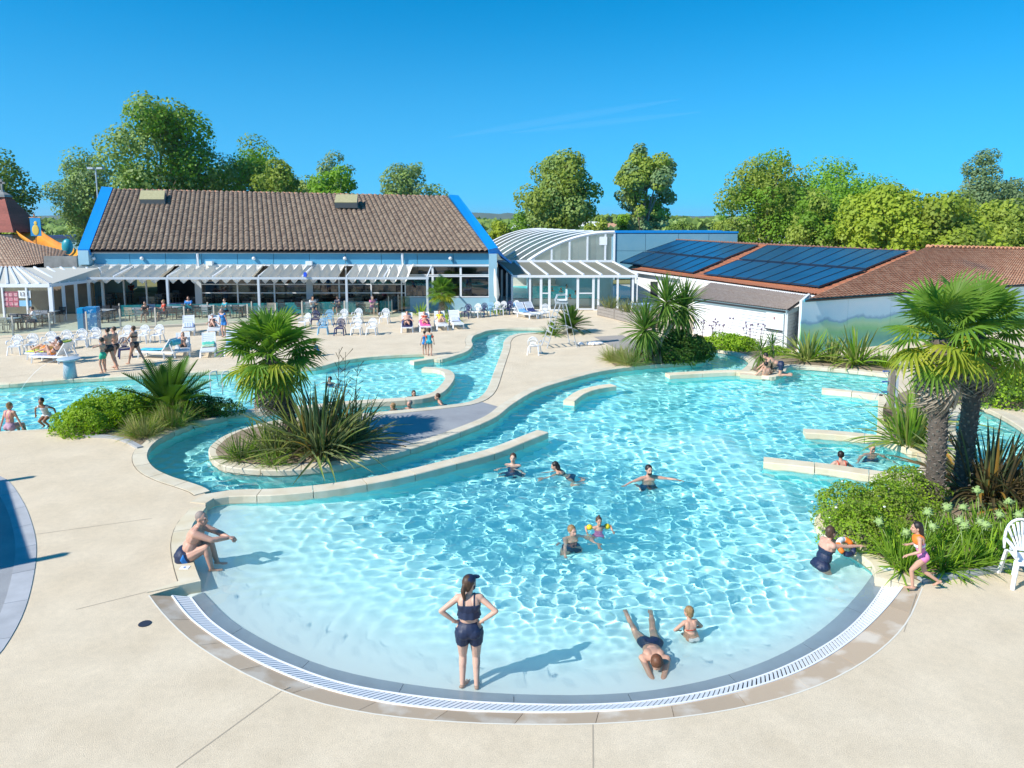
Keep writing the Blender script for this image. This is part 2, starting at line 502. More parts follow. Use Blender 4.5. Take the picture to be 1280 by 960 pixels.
# side walls under the coping
M_wallp = mat('pool wall', (.26, .80, .78), .6, c2=(.24, .74, .73), scale=2)
M_wallt = mat('pool wall rim', (.60, .52, .36), .7, c2=(.50, .46, .34), scale=3)
def ribbon(b, pts, z0, z1, closed=False):
    P = pts + ([pts[0]] if closed else [])
    for a, c in zip(P, P[1:]): b.quad((a[0], a[1], z0), (c[0], c[1], z0), (c[0], c[1], z1), (a[0], a[1], z1))
wl = MB(); ribbon(wl, WATER[:len(clean(flat(Wb)))], -1.35, WZ - .06)
ribbon(wl, POOL_C, -1.35, WZ - .06, True)
pw = wl.build('pool_wall', M_wallp, kind='structure')
wr = MB(); ribbon(wr, WATER[:len(clean(flat(Wb)))], WZ - .06, 0.0); ribbon(wr, POOL_C, WZ - .06, 0.0, True)
wr.build('rim', M_wallt, pw)

# ------------------------------------------------------------------ water
rs = np.random.RandomState(5)
WAVES = []
for i in range(70):
    lam = .12 * (5.6 ** rs.rand()); WAVES.append((lam, rs.rand() * 2 * math.pi, rs.rand() * 6.28, rs.rand() * 6.28))
def wave(X, Y):
    s = CR - np.hypot(X - CX, Y - CY)
    dep = WZ - basin_z(X, Y)
    chop = np.clip((dep - .075) * 4.4, .05, 1.2); shw = np.clip((dep - .10) / .22, .1, 1)
    cell = .0026 * Y
    Z = np.zeros_like(X)
    for i, (lam, a, p, q) in enumerate(WAVES):
        k = 2 * math.pi / lam
        w = np.clip(lam / (cell * 3.2) - 1, 0, 1)
        amp = .0027 * lam ** .7 * (1 + .5 * math.sin(i * 1.7))
        if lam < .3: w = w * shw
        Z += w * amp * np.sin(k * (math.cos(a) * X + math.sin(a) * Y) + p + 1.1 * np.sin(.8 * X * math.cos(q) + .7 * Y * math.sin(q)))
    # rings spreading from the bathers
    for (cx, cy, am, l2) in RINGS:
        r = np.hypot(X - cx, Y - cy); Z += am * np.exp(-(r / (l2 * 6)) ** 2) * np.sin(2 * math.pi * r / l2) * (lam > 0)
    return Z * chop
RINGS = [(-4.9, 12.9, .0022, .30), (2.0, 10.2, .002, .28), (2.9, 11.3, .0018, .26), (5.2, 12.6, .0018, .3), (1.2, 14.6, .002, .35), (2.0, 14.7, .0016, .3), (2.9, 17.3, .0025, .35)]
def water_mesh(name, poly, m):
    ys = [p[1] for p in poly]
    us = np.arange(-1.25, .98, .0022); yr = [min(ys) - .3]
    while yr[-1] < max(ys) + .5: yr.append(yr[-1] * 1.0026)
    yr = np.array(yr); Yg, Ug = np.meshgrid(yr, us, indexing='ij'); Xg = Yg * Ug
    ny, nx = Xg.shape
    Xc = (Xg[:-1, :-1] + Xg[1:, 1:]) / 2; Yc = (Yg[:-1, :-1] + Yg[1:, 1:]) / 2
    keep = near_poly(Xc, Yc, poly, .07)
    idx = np.arange(nx * ny).reshape(ny, nx)
    f = np.stack([idx[:-1, :-1], idx[:-1, 1:], idx[1:, 1:], idx[1:, :-1]], -1)[keep]
    u, inv = np.unique(f, return_inverse=True)
    X = Xg.ravel()[u]; Y = Yg.ravel()[u]
    v = np.stack([X, Y, WZ + wave(X, Y)], 1)
    o = link(bpy.data.objects.new(name, np_mesh(name, v, inv.reshape(f.shape), m, True)))
    o.cycles.is_caustics_caster = True
    return o
M_water = bpy.data.materials.new('pool water'); M_water.use_nodes = True
b_ = M_water.node_tree.nodes['Principled BSDF']
b_.inputs['Base Color'].default_value = (.90, 1, .99, 1); b_.inputs['Roughness'].default_value = 0
b_.inputs['IOR'].default_value = 1.33; b_.inputs['Transmission Weight'].default_value = 1
water = water_mesh('pool_water', WATER, M_water); water['kind'] = 'structure'
waterc = water_mesh('side_pool_water', POOL_C, M_water); waterc['kind'] = 'structure'
bb = MB(); bb.prism([(p[0], p[1]) for p in POOL_C], -1.0, -.99)
fc = bb.build('side_pool_floor', M_liner, kind='structure')

# ------------------------------------------------------------------ the ring at the beach: brown slabs, white grating, submerged ledge
ring = empty('beach_ring'); ring['kind'] = 'structure'
def band(name, A, B, step, m, parent, thick=.12, gap=.006, zoff=0.0, **kw):
    """pieces between two polylines of equal count"""
    n = max(1, int(sum((a - c).length for a, c in zip(A, A[1:])) / step))
    out = []
    A2 = resample(A, sum((a - c).length for a, c in zip(A, A[1:])) / (n * 4)); B2 = resample(B, sum((a - c).length for a, c in zip(B, B[1:])) / (n * 4))
    k = min(len(A2), len(B2)); m4 = (k - 1) // n
    for i in range(n):
        a = A2[i * m4:(i + 1) * m4 + 1]; c = B2[i * m4:(i + 1) * m4 + 1]
        ga = (a[1] - a[0]).normalized() * gap; gb = (c[1] - c[0]).normalized() * gap
        a = [a[0] + ga] + a[1:-1] + [a[-1] - ga]; c = [c[0] + gb] + c[1:-1] + [c[-1] - gb]
        b = MB(); up = [p + Vector((0, 0, zoff)) for p in a]; uq = [p + Vector((0, 0, zoff)) for p in c]
        k2 = len(a); V = up + uq + [p - Vector((0, 0, thick)) for p in up] + [p - Vector((0, 0, thick)) for p in uq]
        F = []
        for j in range(k2 - 1):
            F += [(j, j + 1, k2 + j + 1, k2 + j), (2 * k2 + j, 3 * k2 + j, 3 * k2 + j + 1, 2 * k2 + j + 1),
                  (j, 2 * k2 + j, 2 * k2 + j + 1, j + 1), (k2 + j, k2 + j + 1, 3 * k2 + j + 1, 3 * k2 + j)]
        F += [(0, k2, 3 * k2, 2 * k2), (k2 - 1, 3 * k2 - 1, 4 * k2 - 1, 2 * k2 - 1)]
        b.add(V, F); o = b.build(name, m, parent); out.append(o)
        bm = bmesh.new(); bm.from_mesh(o.data); bmesh.ops.recalc_face_normals(bm, faces=bm.faces); bm.to_mesh(o.data); bm.free()
    return out
def eq(A, n=240): 
    L_ = sum((a - c).length for a, c in zip(A, A[1:])); return resample(A, L_ / n)[:n + 1]
ro, rm, ri, rl = eq(ring_o), eq(ring_m), eq(ring_i), eq(ring_l)
band('ring_slab', ro, rm, .95, M_brown, ring, .1, .004, -.002)
band('ledge_slab', ri, rl, 1.5, M_ledge, ring, .1, .004, -.004)
# fill under slabs so that the joints are dark, not open
b = MB()
for A, B, dz in ((ro, rm, -.02), (rm, ri, -.05), (ri, rl, -.03)):
    for i in range(len(A) - 1): b.quad(A[i] + Vector((0, 0, dz)), B[i] + Vector((0, 0, dz)), B[i + 1] + Vector((0, 0, dz)), A[i + 1] + Vector((0, 0, dz)))
b.build('ring_bed', M_joint, ring)
# white grating bars
b = MB(); Lg = sum((a - c).length for a, c in zip(rm, rm[1:])); nb = int(Lg / .078)
A2 = resample(rm, Lg / nb); B2 = resample(ri, sum((a - c).length for a, c in zip(ri, ri[1:])) / nb)
for i in range(min(len(A2), len(B2))):
    a, c = A2[i], B2[i]
    wdt = .040
    
    d = (c - a).normalized(); b.beam(a + d * .012 + Vector((0, 0, -.004)), c - d * .012 + Vector((0, 0, -.004)), .02, wdt, up=Vector((-d.y, d.x, 0)))
g_ = b.build('grating', M_white, ring, kind='stuff')
for src, k in ((rm, -1), (ri, 1)):
    b = MB(); 
    for i in range(len(src) - 1):
        b.beam(src[i] + Vector((0, 0, -.0)), src[i + 1] + Vector((0, 0, -.0)), .024, .03)
    b.build('grate_edge', M_white, ring)

# ------------------------------------------------------------------ coping stones and walls that stand in the water
coping = empty('pool_coping'); coping['kind'] = 'structure'
def stones(pts, width, side, m, step=1.0, thick=.14, nose=.03, top=.022, parent=None, name='coping_stone', gap=.009):
    """stones laid along a water edge; side=+1 puts them on the left of the line"""
    L_ = sum((a - c).length for a, c in zip(pts, pts[1:]))
    P = resample(pts, L_ / max(2, int(L_ / step)) / 4)
    A = offset(P, -side * nose); B = offset(P, side * (width - nose))
    n = max(1, (len(P) - 1) // 4); rr = []
    for i in range(n):
        a = A[i * 4:i * 4 + 5]; c = B[i * 4:i * 4 + 5]
        if i == n - 1: a = A[i * 4:]; c = B[i * 4:]
        d0 = (a[-1] - a[0]).normalized() * gap
        a = [a[0] + d0] + a[1:-1] + [a[-1] - d0]; c = [c[0] + d0] + c[1:-1] + [c[-1] - d0]
        b = MB(); k2 = len(a); zt = Vector((0, 0, top)); zb = Vector((0, 0, top - thick)); ch = .02
        ain = [p.lerp(q, ch / width) for p, q in zip(a, c)]
        V = [p + zt for p in ain] + [p + zt for p in c] + [p + zt - Vector((0, 0, ch)) for p in a] + [p + zb for p in a] + [p + zb for p in c]
        F = []
        for j in range(k2 - 1):
            for r0 in ((0, 1), (2, 0), (3, 2), (1, 4), (4, 3)):
                q, w = r0; F.append((q * k2 + j, q * k2 + j + 1, w * k2 + j + 1, w * k2 + j))
        for j in (0, k2 - 1): F.append((j, k2 + j, 4 * k2 + j, 3 * k2 + j, 2 * k2 + j))
        b.add(V, F); o = b.build(name, m, parent or coping)
        bm = bmesh.new(); bm.from_mesh(o.data); bmesh.ops.recalc_face_normals(bm, faces=bm.faces); bm.to_mesh(o.data); bm.free()
        rr.append(o)
    return rr
# side: the water lies on the right of these lines when walking them in W order -> find it by test
def side_of(pts, poly=None):
    i = len(pts) // 2; p = pts[i]; t = (pts[min(i + 1, len(pts) - 1)] - pts[i - 1]).normalized()
    q = Vector((p.x - t.y * .2, p.y + t.x * .2))
    return -1 if inpoly(np.array([q.x]), np.array([q.y]), poly or HOLE)[0] else 1
for seg, w, m in ((shore_a[:-1], .34, M_stone_y), (shore_b, .36, M_stone), (shore_d, .34, M_stone_y), (shore_e[4:], .34, M_stone), (shore_f, .36, M_stone), (shore_g[3:], .34, M_stone), (spit_f[4:], .36, M_stone), (shore_i, .34, M_stone_y)):
    stones(seg, w, side_of(seg), m)
stones(px([(72,536),(0,539.5),(-160,545)]), .2, side_of(px([(72,536),(0,539.5),(-160,545)])), M_stone, top=.006)
pc = [Vector((p[0], p[1], 0)) for p in POOL_C]; stones(pc + [pc[0]], .38, 1 if not inpoly(np.array([pc[3].x - (pc[4]-pc[3]).normalized().y*.2]), np.array([pc[3].y + (pc[4]-pc[3]).normalized().x*.2]), POOL_C)[0] else -1, M_stone)
# wedge stones where the ring meets the raised coping
for P_ in ([(184,741.5),(251,727.5),(247,718),(232,722),(222,728)], [(1094,722),(1153,733.5),(1150,727),(1122,717),(1108,712)]):
    b = MB(); b.prism(flat(px(P_)), -.24, .02); o = b.build('coping_stone', M_stone_y, coping)
    bm = bmesh.new(); bm.from_mesh(o.data); bmesh.ops.recalc_face_normals(bm, faces=bm.faces); bm.to_mesh(o.data); bm.free()
# dark joint round the coping
def joint(pts, d, w=.018, m=M_joint, z=.004, parent=None, name='joint'):
    P = resample(pts, .35); a = offset(P, d - w / 2); c = offset(P, d + w / 2); b = MB()
    for i in range(len(P) - 1): b.quad((a[i].x, a[i].y, z), (a[i + 1].x, a[i + 1].y, z), (c[i + 1].x, c[i + 1].y, z), (c[i].x, c[i].y, z))
    return b.build(name, m, parent or deck)
for seg, w in ((shore_a[:-1], .34), (shore_b, .36), (shore_f, .36), (shore_e[4:], .34)):
    joint(seg, side_of(seg) * (w - .022))
joint(ring_o, side_of(ring_o) * .012, .022, mat('pale joint', (.72, .68, .58), .8))

def pwall(name, pts, w, m, label, grp='low stone walls in the water'):
    """free-standing pool wall of stone blocks"""
    e_ = empty(name, (pts[0].x, pts[0].y, -1.2)); tag(e_, label, 'pool wall', grp)
    P = [Vector((p.x - pts[0].x, p.y - pts[0].y, 1.2)) for p in resample(pts, .25)]
    a = offset(P, w / 2 - .015); c = offset(P, -w / 2 + .015); b = MB()
    poly = a + c[::-1]
    k = len(P); V = [Vector((p.x, p.y, -.15)) for p in a] + [Vector((p.x, p.y, -.15)) for p in c] + [Vector((p.x, p.y, 1.2 - .14)) for p in a] + [Vector((p.x, p.y, 1.2 - .14)) for p in c]
    F = []
    for j in range(k - 1): F += [(j, j + 1, 2 * k + j + 1, 2 * k + j), (k + j + 1, k + j, 3 * k + j, 3 * k + j + 1), (2 * k + j, 2 * k + j + 1, 3 * k + j + 1, 3 * k + j)]
    F += [(0, 2 * k, 3 * k, k), (k - 1, 2 * k - 1, 4 * k - 1, 3 * k - 1)]
    b.add(V, F); b.build('wall_core', M_wallp, e_)
    stones(offset(P, -w / 2), w, 1, m, 1.15, .22, 0.0, .02, e_, 'coping_stone')
    return e_
def mid(L_): return spline(px(L_), 6)
long_wall = mid([(246,630),(256,623),(275,618.5),(300,616.5),(347,615.5),(420,608),(500,594),(560,579),(615,564.5),(650,551),(679,539.5)])
pwall('stone_wall', long_wall, .40, M_stone, 'long curved stone wall between the shallow beach and the channel')
l_wall = mid([(282,516),(330,512.5),(395,507.5),(440,503),(490,500),(527,497),(546,491.5),(557,482),(563,471.5),(559,464.5),(548,461.5),(529,460)])
pwall('stone_wall', l_wall, .38, M_stone, 'curved stone wall that hooks back at the river bend')
pwall('stone_wall', mid([(711,502),(724,492),(738,486.5),(752,483.5),(767,481.5)]), .40, M_stone_y, 'short free-standing curved wall in mid pool')
pwall('stone_wall', mid([(834,468),(880,465.5),(922,464),(952,466.5),(968,468.5)]), .42, M_stone_y, 'yellow stone wall running to the spit of small yuccas')
pwall('stone_wall', mid([(1027,486.5),(1060,489.5),(1104,494.5)]), .40, M_stone_y, 'stone wall nearest the far pool edge with the rope posts')
pwall('stone_wall', mid([(1106,494),(1106.5,515),(1106,541)]), .42, M_stone_y, 'stone wall running front to back beside the tall flax')
pwall('stone_wall', mid([(1005,539),(1050,542),(1103,548),(1130,556),(1150,566)]), .44, M_stone_y, 'stone wall behind the bathing older man')
pwall('stone_wall', mid([(954,575),(1000,580),(1040,584.5),(1103,593.5),(1150,596)]), .44, M_stone_y, 'stone wall in front of the woman with red straps')
pwall('stone_wall', mid([(514.5,452),(530,449.5),(548,446.5),(560,443.5)]), .34, M_stone_y, 'stone spit on which two children stand')
for o in list(bpy.data.objects):
    if o.type == 'MESH' and o.name.split('.')[0] in ('pool_floor', 'pool_wall', 'rim', 'coping_stone', 'wall_core', 'ring_slab', 'ledge_slab', 'grating', 'grate_edge', 'ring_bed', 'side_pool_floor'):
        o.cycles.is_caustics_receiver = True

# ------------------------------------------------------------------ grey paved areas, deck joints, drain
def paved(name, pxs, m, z=.004, closed=True, n=5, **kw):
    P = spline(px(pxs), n, True) if n > 1 else px(pxs)
    return sheet(name, clean(flat(P)), [], z, m, **kw)
isl = [p for p in shore_f]
i0 = min(range(len(isl)), key=lambda i: (isl[i] - at(588, 502.5)).length); i1 = min(range(len(isl)), key=lambda i: (isl[i] - at(640, 505.5)).length)
sgn = side_of(shore_f)
inner = offset(isl, sgn * .33)[i0 - 1:i1 + 1]
sheet('island_plaza', clean(flat(inner + px([(632,511)]))), [], .005, M_grey, kind='structure')
gp = spline(px([(-30,590),(6,598),(28,626),(40,655),(45.5,684),(42,720),(30,765),(4,812),(-40,860)]), 5)
sheet('grey_basin_paving', clean(flat(gp + px([(-160,860),(-160,590)]))), [], .005, M_grey, kind='structure')
bs = empty('grey_border'); bs['kind'] = 'structure'
band('border_slab', [p + Vector((0, 0, .012)) for p in eq(gp, 60)], [p + Vector((0, 0, .012)) for p in eq(offset(gp, .33 * (1 if offset(gp, .3)[12].x < gp[12].x else -1)), 60)], 1.1, mat('grey border slab', (.40, .41, .43), .8, var=.12, scale=3, objvar=.08), bs, .02, .006)
sheet('grey_wedge_paving', clean(flat(px([(742,421),(778,419),(815,434),(806,440),(786,442),(770,436)]))), [], .006, mat('brown grey paving', (.36, .32, .28), .85, var=.1, scale=2), kind='structure')
b = MB()
for a, c in (((360,858),(220,960)), ((741,905),(742,1010)), ((183,740),(95,762)), ((45,668),(190,648)), ((590,402),(640,420)), ((480,431),(590,427)), ((0,492-20),(60,466)), ((1145,742),(1130,790)), ((648,402),(700,388)), ((640,520),(720,515))):
    pa, pc_ = at(*a), at(*c); t = (pc_ - pa).normalized(); n_ = Vector((-t.y, t.x, 0)) * .008
    b.quad(*[Vector((q.x, q.y, .003)) for q in (pa - n_, pc_ - n_, pc_ + n_, pa + n_)])
b.build('expansion_joint', mat('deck joint', (.42, .35, .26), .95), deck)
dr = at(181, 780); b = MB(); b.lathe([(.09, 0), (.095, .008), (.0, .008)][:2], 16, (0, 0, 0))
d_o = b.build('floor_drain', mat('dark drain', (.07, .07, .09), .4, metal=.5)); d_o.location = (dr.x, dr.y, .001)
tag(d_o, 'small round dark drain cover in the pale deck left of the ring', 'drain')
b = MB(); b.box((0, 0, .004), (.16, .12, .008)); o = b.build('depth_plate', M_white); q = at(231, 709.5, .025); o.location = (q.x, q.y, .022)
tag(o, 'small white depth marker plate on the coping by the sitting man', 'marker plate')
b = MB(); b.ell((0, 0, .009), (.022, .03, .003), 10, 4); b.build('emblem', mat('marker blue', (.1, .2, .45), .5), o)
o2 = copy_tree(o); q = at(1108, 711, .025); o2.location = (q.x, q.y, .022); o2['label'] = 'small white marker plate on the coping at the right end of the beach ring'
# ================================================================== PEOPLE
def skin(name, c): 
    return mat(name, c, .5, c2=tuple(x * .86 for x in c), scale=6, sub=.12, spec=.4, coord='obj')
SK = {'fair': skin('fair skin', (.68, .42, .31)), 'tan': skin('tanned skin', (.60, .34, .235)), 'red': skin('reddened skin', (.64, .36, .26)), 'brown': skin('brown skin', (.34, .17, .10))}
HR = {'brown': mat('brown hair', (.075, .038, .02), .55, var=.4, scale=60, coord='obj', stretch=(1, 1, .2)), 'dark': mat('dark hair', (.018, .012, .01), .5, var=.3, scale=60, coord='obj'),
      'blond': mat('blond hair', (.30, .18, .075), .55, var=.4, scale=60, coord='obj', stretch=(1, 1, .2)), 'grey': mat('grey stubble', (.30, .24, .21), .7, var=.2, scale=60, coord='obj'),
      'auburn': mat('auburn hair', (.15, .055, .022), .55, var=.4, scale=60, coord='obj')}
def cloth(name, c, rough=.75, **k): return mat(name, c, rough, coord='obj', **k)
C_navy = cloth('navy swimwear', (.012, .022, .062), .55); C_black = cloth('black swimwear', (.012, .012, .015), .5)
C_blue = cloth('bright blue fabric', (.02, .20, .55)); C_red = cloth('red strap', (.55, .05, .02)); C_pink = cloth('pink swimwear', (.75, .22, .42))
C_orange = cloth('orange float vest', (.85, .20, .02), .45); C_yellow = cloth('yellow armband', (.85, .60, .02), .35); C_green = cloth('green shorts', (.03, .42, .25))
C_teal = cloth('teal swimsuit', (.02, .33, .42)); C_white = cloth('white cloth', (.72, .72, .70)); C_orange2 = cloth('orange shorts', (.9, .25, .02)); C_ylw = cloth('yellow shirt', (.75, .62, .05))
M_eye = mat('eye', (.02, .015, .012), .2); M_lip = mat('lips', (.42, .12, .10), .5)

def capsule_pts(b, a, c, r0, r1, n=10):
    """closed tapered capsule"""
    a = Vector(a); c = Vector(c); x, y, d = frame(c - a) if (c - a).length > 1e-5 else frame(Vector((0, 0, 1)))
    P = []; rows = []
    for i in range(4):
        t = math.pi / 2 * (1 - i / 3.0); rows.append((a - d * (r0 * math.sin(t)), r0 * math.cos(t)))
    for i in range(4):
        t = math.pi / 2 * i / 3.0; rows.append((c + d * (r1 * math.sin(t)), r1 * math.cos(t)))
    rows = [(p, max(r, 1e-4)) for p, r in rows]
    for p, r in rows:
        for k in range(n):
            q = 2 * math.pi * k / n; P.append(p + x * (math.cos(q) * r) + y * (math.sin(q) * r))
    F = []
    for i in range(len(rows) - 1):
        for k in range(n):
            u = i * n + k; w = i * n + (k + 1) % n; F.append((u, w, w + n, u + n))
    F.append(tuple(range(n))[::-1]); m = (len(rows) - 1) * n; F.append(tuple(range(m, m + n)))
    b.add(P, F)
def remesh(b, voxel, smooth=3):
    me = b.mesh('body'); o = bpy.data.objects.new('tmp_body', me); link(o)
    md = o.modifiers.new('r', 'REMESH'); md.mode = 'VOXEL'; md.voxel_size = voxel; md.use_smooth_shade = True
    if smooth:
        sm = o.modifiers.new('s', 'SMOOTH'); sm.factor = .5; sm.iterations = smooth
    dg = bpy.context.evaluated_depsgraph_get(); ev = o.evaluated_get(dg)
    out = bpy.data.meshes.new_from_object(ev)
    bpy.data.objects.remove(o); bpy.data.meshes.remove(me)
    out.polygons.foreach_set('use_smooth', [True] * len(out.polygons))
    return out
def ik(a, c, l1, l2, hint):
    """middle joint between a and c; c is pulled in if too far"""
    a = Vector(a); c = Vector(c); d = c - a; L_ = d.length; mx = (l1 + l2) * .999
    if L_ > mx: c = a + d * (mx / L_); d = c - a; L_ = mx
    x = d.normalized(); h = Vector(hint); h = (h - x * h.dot(x))
    if h.length < 1e-4: h = Vector((0, 0, 1)) - x * x.z
    h.normalize(); q = (l1 * l1 - l2 * l2 + L_ * L_) / (2 * L_)
    return a + x * q + h * math.sqrt(max(0, l1 * l1 - q * q)), c
class Fig: pass
def person(label, pos, rz, hgt, sk, pelvis, chest_dir, front, hands, feet, elbow=None, knee=None, head_front=None, head_up=None, hair='brown', style='short',
           clothes=(), female=False, voxel=None, group=None, fat=1.0, foot_dir=None, curl=.5, palm=None, extras=None, child=False, cat='person', lengthen=1.0):
    """local frame: x right, y ahead, z up, metres for a 1.7 m figure, then scaled"""
    s = hgt / 1.7
    root = empty('person', pos, rz, label, cat, group)
    f = Fig(); V3 = Vector
    up = V3(chest_dir).normalized(); fr = V3(front); fr = (fr - up * fr.dot(up)).normalized(); rt = fr.cross(up).normalized()
    pel = V3(pelvis); wd = (.92 if female else 1.0) * (.86 if child else 1)
    T = .46
    waist = pel + up * .17 * lengthen; chest = pel + up * .34 * lengthen; neck = pel + up * (T + .03); 
    hf = V3(head_front) if head_front else fr; hu = V3(head_up).normalized() if head_up else (up * .35 + V3((0, 0, 1)) * .65).normalized()
    hf = (hf - hu * hf.dot(hu)).normalized(); hr = hf.cross(hu)
    hs_ = 1.22 if child else 1.0
    skull = neck + up * .04 + hu * (.115 * hs_) + hf * .015
    B = MB()
    Mt = Matrix((rt, fr, up)).transposed()
    # trunk
    B.ell(pel + up * .0, (.165 * wd * (1.08 if female else 1) * fat, .118 * fat, .125), 14, 10, Mt)
    B.ell(pel - fr * .045 - up * .03 + rt * .07, (.088 * fat, .085 * fat, .09), 10, 8, Mt)
    B.ell(pel - fr * .045 - up * .03 - rt * .07, (.088 * fat, .085 * fat, .09), 10, 8, Mt)
    B.ell(waist + fr * .012 * fat, (.135 * wd * fat, .098 * fat, .14), 14, 10, Mt)
    B.ell(chest, (.158 * wd * (.5 + .5 * fat), .108 * (.6 + .4 * fat), .155), 14, 10, Mt)
    sh = []
    for sgn in (-1, 1):
        q = chest + up * .105 + rt * (sgn * .165 * wd); sh.append(q)
        capsule_pts(B, neck - up * .03 - fr * .01, q, .055, .058)
        if female and not child: B.ell(chest + fr * .085 + rt * (sgn * .07) + up * .015, (.062, .055, .06), 10, 8, Mt)
        elif not child: B.ell(chest + fr * .06 + rt * (sgn * .075) + up * .045, (.075, .05, .055), 10, 8, Mt)
        B.ell(chest - fr * .055 + rt * (sgn * .08) + up * .04, (.07, .05, .1), 10, 8, Mt)
    capsule_pts(B, neck - up * .05, skull - hu * .05, .056 * (.9 if female else 1.03), .05 * (.9 if female else 1.03))
    # head
    Mh = Matrix((hr, hf, hu)).transposed()
    hd = lambda x, y, z: skull + hr * (x * hs_) + hf * (y * hs_) + hu * (z * hs_)
    B.ell(hd(0, -.008, .02), (.074 * hs_, .092 * hs_, .092 * hs_), 14, 10, Mh)
    B.ell(hd(0, .035, -.045), (.055 * hs_, .056 * hs_, .066 * hs_), 12, 8, Mh)
    B.ell(hd(0, .062, -.085), (.028 * hs_, .026 * hs_, .022 * hs_), 10, 6, Mh)
    capsule_pts(B, hd(0, .088, .012), hd(0, .104, -.03), .011 * hs_, .017 * hs_, 8)
    capsule_pts(B, hd(-.035, .075, .028), hd(.035, .075, .028), .016 * hs_, .016 * hs_, 8)
    for sgn in (-1, 1):
        B.ell(hd(sgn * .04, .06, -.03), (.022 * hs_, .02 * hs_, .022 * hs_), 8, 6, Mh)
        B.ell(hd(sgn * .077, -.008, -.008), (.010 * hs_, .02 * hs_, .032 * hs_), 8, 6, Mh)
    # legs
    f.seg = [('torso', pel - up * .08, neck)]
    feet_w = []
    fat2 = .5 + .5 * fat
    for i, sgn in enumerate((-1, 1)):
        hip = pel + rt * (sgn * .088) - up * .05
        kh = (knee[i] if knee and isinstance(knee[0], (list, tuple, Vector)) else (knee or fr))
        ank = V3(feet[i]); kn, ank = ik(hip, ank, .405, .40, kh)
        capsule_pts(B, hip, hip.lerp(kn, .45), .094 * fat, .077 * fat)
        capsule_pts(B, hip.lerp(kn, .45), kn, .077 * fat, .055 * fat2)
        cp = kn.lerp(ank, .3)
        d = (ank - kn).normalized(); bk = (kn - hip).normalized() - (ank - kn).normalized()
        capsule_pts(B, kn, cp, .053 * fat2, .053 * fat2); 
        x_ = (hip + ank) / 2 - kn; x_ = (x_ - d * x_.dot(d)); bkd = x_.normalized() if x_.length > .02 else -fr
        B.ell(kn.lerp(ank, .3) + bkd * .018, (.04, .04, .09), 10, 8, Matrix(frame(d)).transposed())
        capsule_pts(B, cp, ank, .05 * fat2, .034)
        fd = V3((foot_dir[i] if foot_dir else (fr.x, fr.y, 0))).normalized()
        dn = V3((0, 0, -1)) if abs(fd.z) < .5 else -hf
        if foot_dir and abs(fd.z) >= .5: dn = V3((0, 1, 0)) * 0 - (kn - ank).normalized() * 0 + V3((0, 0, -.2))
        so = ank + dn * .045
        capsule_pts(B, ank - fd * .03 + dn * .03, so + fd * .10, .034, .027)
        side = fd.cross(V3((0, 0, 1)));
        side = side.normalized() if side.length > .1 else rt
        capsule_pts(B, so + fd * .09 + side * .02, so + fd * .165 + side * .018, .022, .014)
        capsule_pts(B, so + fd * .09 - side * .02, so + fd * .155 - side * .02, .022, .013)
        f.seg += [('thigh', hip, kn), ('shin', kn, ank), ('foot', ank, so + fd * .16)]
        feet_w.append((kn, ank))
    # arms and hands
    hw = []
    for i, sgn in enumerate((-1, 1)):
        eh = elbow[i] if elbow and isinstance(elbow[0], (list, tuple, Vector)) else (elbow or -up)
        el, wr = ik(sh[i], V3(hands[i]), .285, .255, eh)
        af = fat2 * (.85 if female else 1.05) * (.95 if child else 1)
        capsule_pts(B, sh[i], sh[i].lerp(el, .5), .052 * af, .045 * af); capsule_pts(B, sh[i].lerp(el, .5), el, .045 * af, .037 * af)
        capsule_pts(B, el, el.lerp(wr, .35), .037 * af, .038 * af); capsule_pts(B, el.lerp(wr, .35), wr, .038 * af, .025 * af)
        hd_ = (wr - el).normalized()
        if palm and palm[i]: hd_ = V3(palm[i]).normalized()
        ax = rt * sgn; ax = (ax - hd_ * ax.dot(hd_))
        if ax.length < .2: ax = up - hd_ * up.dot(hd_)
        nrm = hd_.cross(ax).normalized(); wdh = nrm.cross(hd_).normalized()     # nrm: palm normal-ish, wdh: across palm
        # across-palm axis kept near front direction so that the thumb points ahead
        if wdh.dot(fr) < 0: wdh = -wdh
        nrm = wdh.cross(hd_).normalized()
        if nrm.dot(pel + up * .2 - wr) < 0: nrm = -nrm
        capsule_pts(B, wr + hd_ * .01, wr + hd_ * .045, .026, .027, 8)
        Mp = Matrix((wdh, nrm, hd_)).transposed()
        B.ell(wr + hd_ * .052, (.041, .017, .05), 10, 8, Mp)
        for k, (o_, L1, L2) in enumerate(((.029, .040, .034), (.010, .046, .038), (-.010, .042, .035), (-.028, .033, .027))):
            a0 = wr + hd_ * .085 + wdh * o_; d1 = (hd_ + nrm * curl * .5 + wdh * o_ * 3).normalized(); d2 = (hd_ + nrm * curl * 1.7).normalized()
            a1 = a0 + d1 * L1; capsule_pts(B, a0, a1, .0105, .0095, 6); capsule_pts(B, a1, a1 + d2 * L2, .0095, .0078, 6)
        t0 = wr + hd_ * .028 + wdh * .03; t1 = t0 + (hd_ * .7 + wdh * .75).normalized() * .04
        capsule_pts(B, t0, t1, .0145, .012, 6); capsule_pts(B, t1, t1 + (hd_ + nrm * .4 + wdh * .15).normalized() * .034, .012, .009, 6)
        f.seg += [('uarm', sh[i], el), ('farm', el, wr), ('hand', wr, wr + hd_ * .17)]; hw.append((el, wr, hd_))
    f.seg += [('head', skull - hu * .09, skull + hu * .09), ('head', neck + up * .05, skull)]
    vx = voxel or .011
    me = remesh(B, vx, 3 if vx < .014 else 1)
    n = len(me.vertices); co = np.empty(n * 3, np.float32); me.vertices.foreach_get('co', co); co = co.reshape(-1, 3)
    me.transform(Matrix.Scale(s, 4)); me.materials.append(SK[sk]); me.name = 'person_body'
